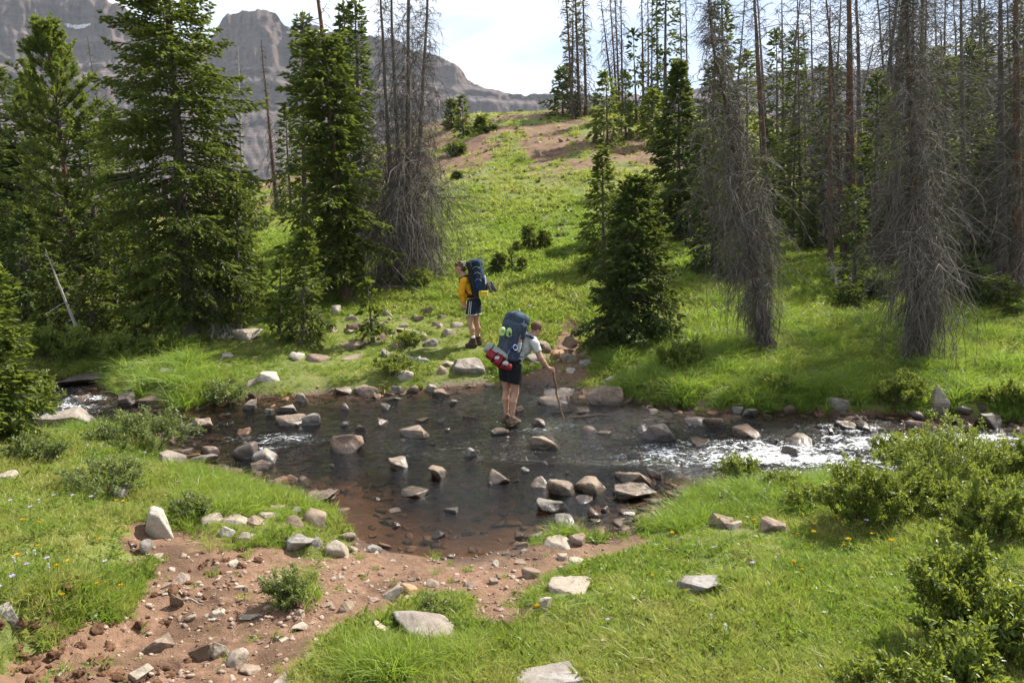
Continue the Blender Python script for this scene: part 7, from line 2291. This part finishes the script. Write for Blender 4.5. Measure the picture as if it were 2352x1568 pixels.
    for a_, t_ in ((aL, tL), (aR, tR)):
        a_, t_ = np.array(a_), np.array(t_)
        heel = a_ - fw * .045; heel[2] = .045
        c = Clay(.008); c.chain([a_ + np.array((0, 0, .06)), a_ + np.array((0, 0, .17))], (.043, .045), .01); c.plane(a_ + np.array((0, 0, .135)), (0, 0, 1))
        T.part('sock', c.mesh('sock'), M_SOCK)
        c = Clay(.008); c.chain([heel, (heel + t_) / 2, t_], (.046, .048, .043), .02); c.cone(heel + np.array((0, 0, .02)), a_ + np.array((0, 0, .10)), .050, .053, .02); c.cone(a_ + np.array((0, 0, .05)), (a_ + t_) / 2, .050, .044, .02)
        c.plane(a_ + np.array((0, 0, .095)), (0, 0, 1)); c.wrinkle(.005, 25, 36)
        bt = T.part('boot', c.mesh('boot'), M_BOOT)
        c = Clay(.008); c.chain([heel - np.array((0, 0, .032)), (heel + t_) / 2 - np.array((0, 0, .034)), t_ - np.array((0, 0, .030))], (.044, .046, .040), .01, flat=((0, 0, 1), .45))
        T.part('boot_sole', c.mesh('boot_sole'), M_SOLE, bt)
    # backpack
    up = unit(np.array((-.13, 0, .99))); bk = -fw; rt2 = unit(rt - up * (rt @ up)); b2 = np.cross(rt2, up); Rm = np.stack([rt2, b2, up])
    if b2 @ bk < 0: b2 = -b2
    pc = np.array((.055, .0, 1.405))
    PK = Scaled('backpack', 'tall dark blue backpack on the hiker in the yellow shirt', 'backpack', base, k)
    c = Clay(.0125); c.box(pc + b2 * .02, (.165, .135, .33), Rm, .07, puff=.08); c.wrinkle(.016, 8, 41); PK.part('main_bag', c.mesh('main_bag'), M_PACK2)
    c = Clay(.0125); c.box(pc + up * .34 + b2 * .01, (.17, .15, .09), Rm, .07); c.wrinkle(.016, 9, 42); PK.part('lid', c.mesh('lid'), M_PACK2)
    c = Clay(.010); c.box(pc + b2 * .155 - up * .12, (.12, .05, .17), Rm, .04); c.wrinkle(.010, 12, 43); PK.part('front_pocket', c.mesh('front_pocket'), M_PACK2)
    c = Clay(.009); c.box(pc + b2 * .195 - up * .02 - rt2 * .04, (.05, .02, .10), Rm, .02); c.wrinkle(.008, 14, 44); PK.part('pale_pouch', c.mesh('pale_pouch'), M_GREYST)
    for z_ in (-.02, .12, .24):
        P = [pc + rt2 * -.178 + b2 * x_ + up * (z_ + .05 * math.sin(x_ * 20)) for x_ in np.linspace(-.10, .16, 8)]
        PK.part('compression_strap', tube_mesh('compression_strap', [P], [.006], 5), M_GREYST)
    P = [pc - rt2 * .185 + b2 * (.02 + .03 * (i % 2)) + up * (-.20 + .03 * i) for i in range(9)]
    PK.part('blue_cord', tube_mesh('blue_cord', [P], [.012], 6), M_BLUER)
    for q, s_ in ((-1, shL), (1, shR)):
        s_ = np.array(s_)
        P = np.array([pc - b2 * .10 + up * .10 - rt2 * -q * .08, s_ * .75 + np.array(sp[3]) * .25 + np.array((.03, 0, .075)), s_ * .75 + np.array(sp[3]) * .25 + fw * .10 + np.array((0, 0, .02)), np.array(sp[2]) + fw * .11 + rt * q * .13, np.array(sp[1]) + rt * q * .165, pc - up * .24 - b2 * .12 + rt * q * .15])
        t_ = np.linspace(0, 1, 16); P = np.stack([np.interp(t_, np.linspace(0, 1, 6), P[:, i]) for i in range(3)], -1)
        PK.part('shoulder_strap', tube_mesh('shoulder_strap', [P], [np.interp(t_, [0, .55, .75, 1], [.026, .024, .012, .010])], 8), M_STRAP)
    a_ = np.linspace(0, 6.2832, 25)
    PK.part('hip_belt', tube_mesh('hip_belt', [np.stack([-.01 + .125 * np.cos(a_), .155 * np.sin(a_), 1.08 + .015 * np.cos(a_)], -1)], [np.interp(np.cos(a_ * 1), [-1, 1], [.030, .045])], 8), M_STRAP)
    FR = Scaled('foam_roll', 'black foam roll strapped upright to the side of the dark blue backpack', 'foam roll', base, k)
    f0, f1 = np.array((.045, -.195, 1.06)), np.array((-.085, -.195, 1.78))
    c = Clay(.010); c.cone(f0, f1, .050, .046, .01); c.plane(f1 + up * .012, up); c.plane(f0 - up * .012, -up); FR.part('roll', c.mesh('roll'), M_PADB)
    for t_ in (.25, .75):
        cc = f0 * (1 - t_) + f1 * t_
        FR.part('roll_strap', tube_mesh('roll_strap', [[cc + np.array((.051 * math.cos(q), .051 * math.sin(q), 0)) for q in np.linspace(0, 6.2832, 17)]], [.006], 5), M_STRAP)
    PY = Scaled('foam_pad', 'yellow ribbed folded foam pad strapped under the dark blue backpack', 'foam pad', base, k)
    R0 = np.eye(3); cx = np.array((.205, -.02, 1.135))
    for i in range(6):
        c = Clay(.0105); c.box(cx + np.array((-.075 + .030 * i, 0, 0)), (.0155, .20, .062), R0, .012); PY.part('fold', c.mesh('fold'), M_PADY)
    for i, (x, z, a, lb) in enumerate(((.335, 1.255, .42, 'left one of two grey shoes hanging behind the dark blue backpack'), (.405, 1.27, .50, 'right one of two grey shoes hanging behind the dark blue backpack'))):
        SH = Scaled('hanging_shoe', lb, 'shoe', base, k, 'shoes hanging on the dark blue backpack')
        ax = unit(np.array((math.sin(a), .0, -math.cos(a)))); nn = np.array((math.cos(a), 0, math.sin(a))); Rs = np.stack([np.array((0, 1.0, 0)), nn, ax]); cc = np.array((x, -.05 + .04 * i, z))
        c = Clay(.008); c.ell(cc - nn * .012, (.046, .034, .125), .01, Rs); c.ell(cc - nn * .030 - ax * .06, (.032, .026, .045), .01, Rs, cut=True); up_o = SH.part('upper', c.mesh('upper'), M_SHOE)
        c = Clay(.008); c.ell(cc + nn * .022, (.049, .012, .132), .01, Rs); SH.part('shoe_sole', c.mesh('shoe_sole'), M_SOLE if i == 0 else M_SHOE)
        c = Clay(.008); c.ell(cc + nn * .012, (.051, .007, .134), .01, Rs); SH.part('midsole', c.mesh('midsole'), M_WHITE if i == 0 else M_SHOE)
far_hiker()
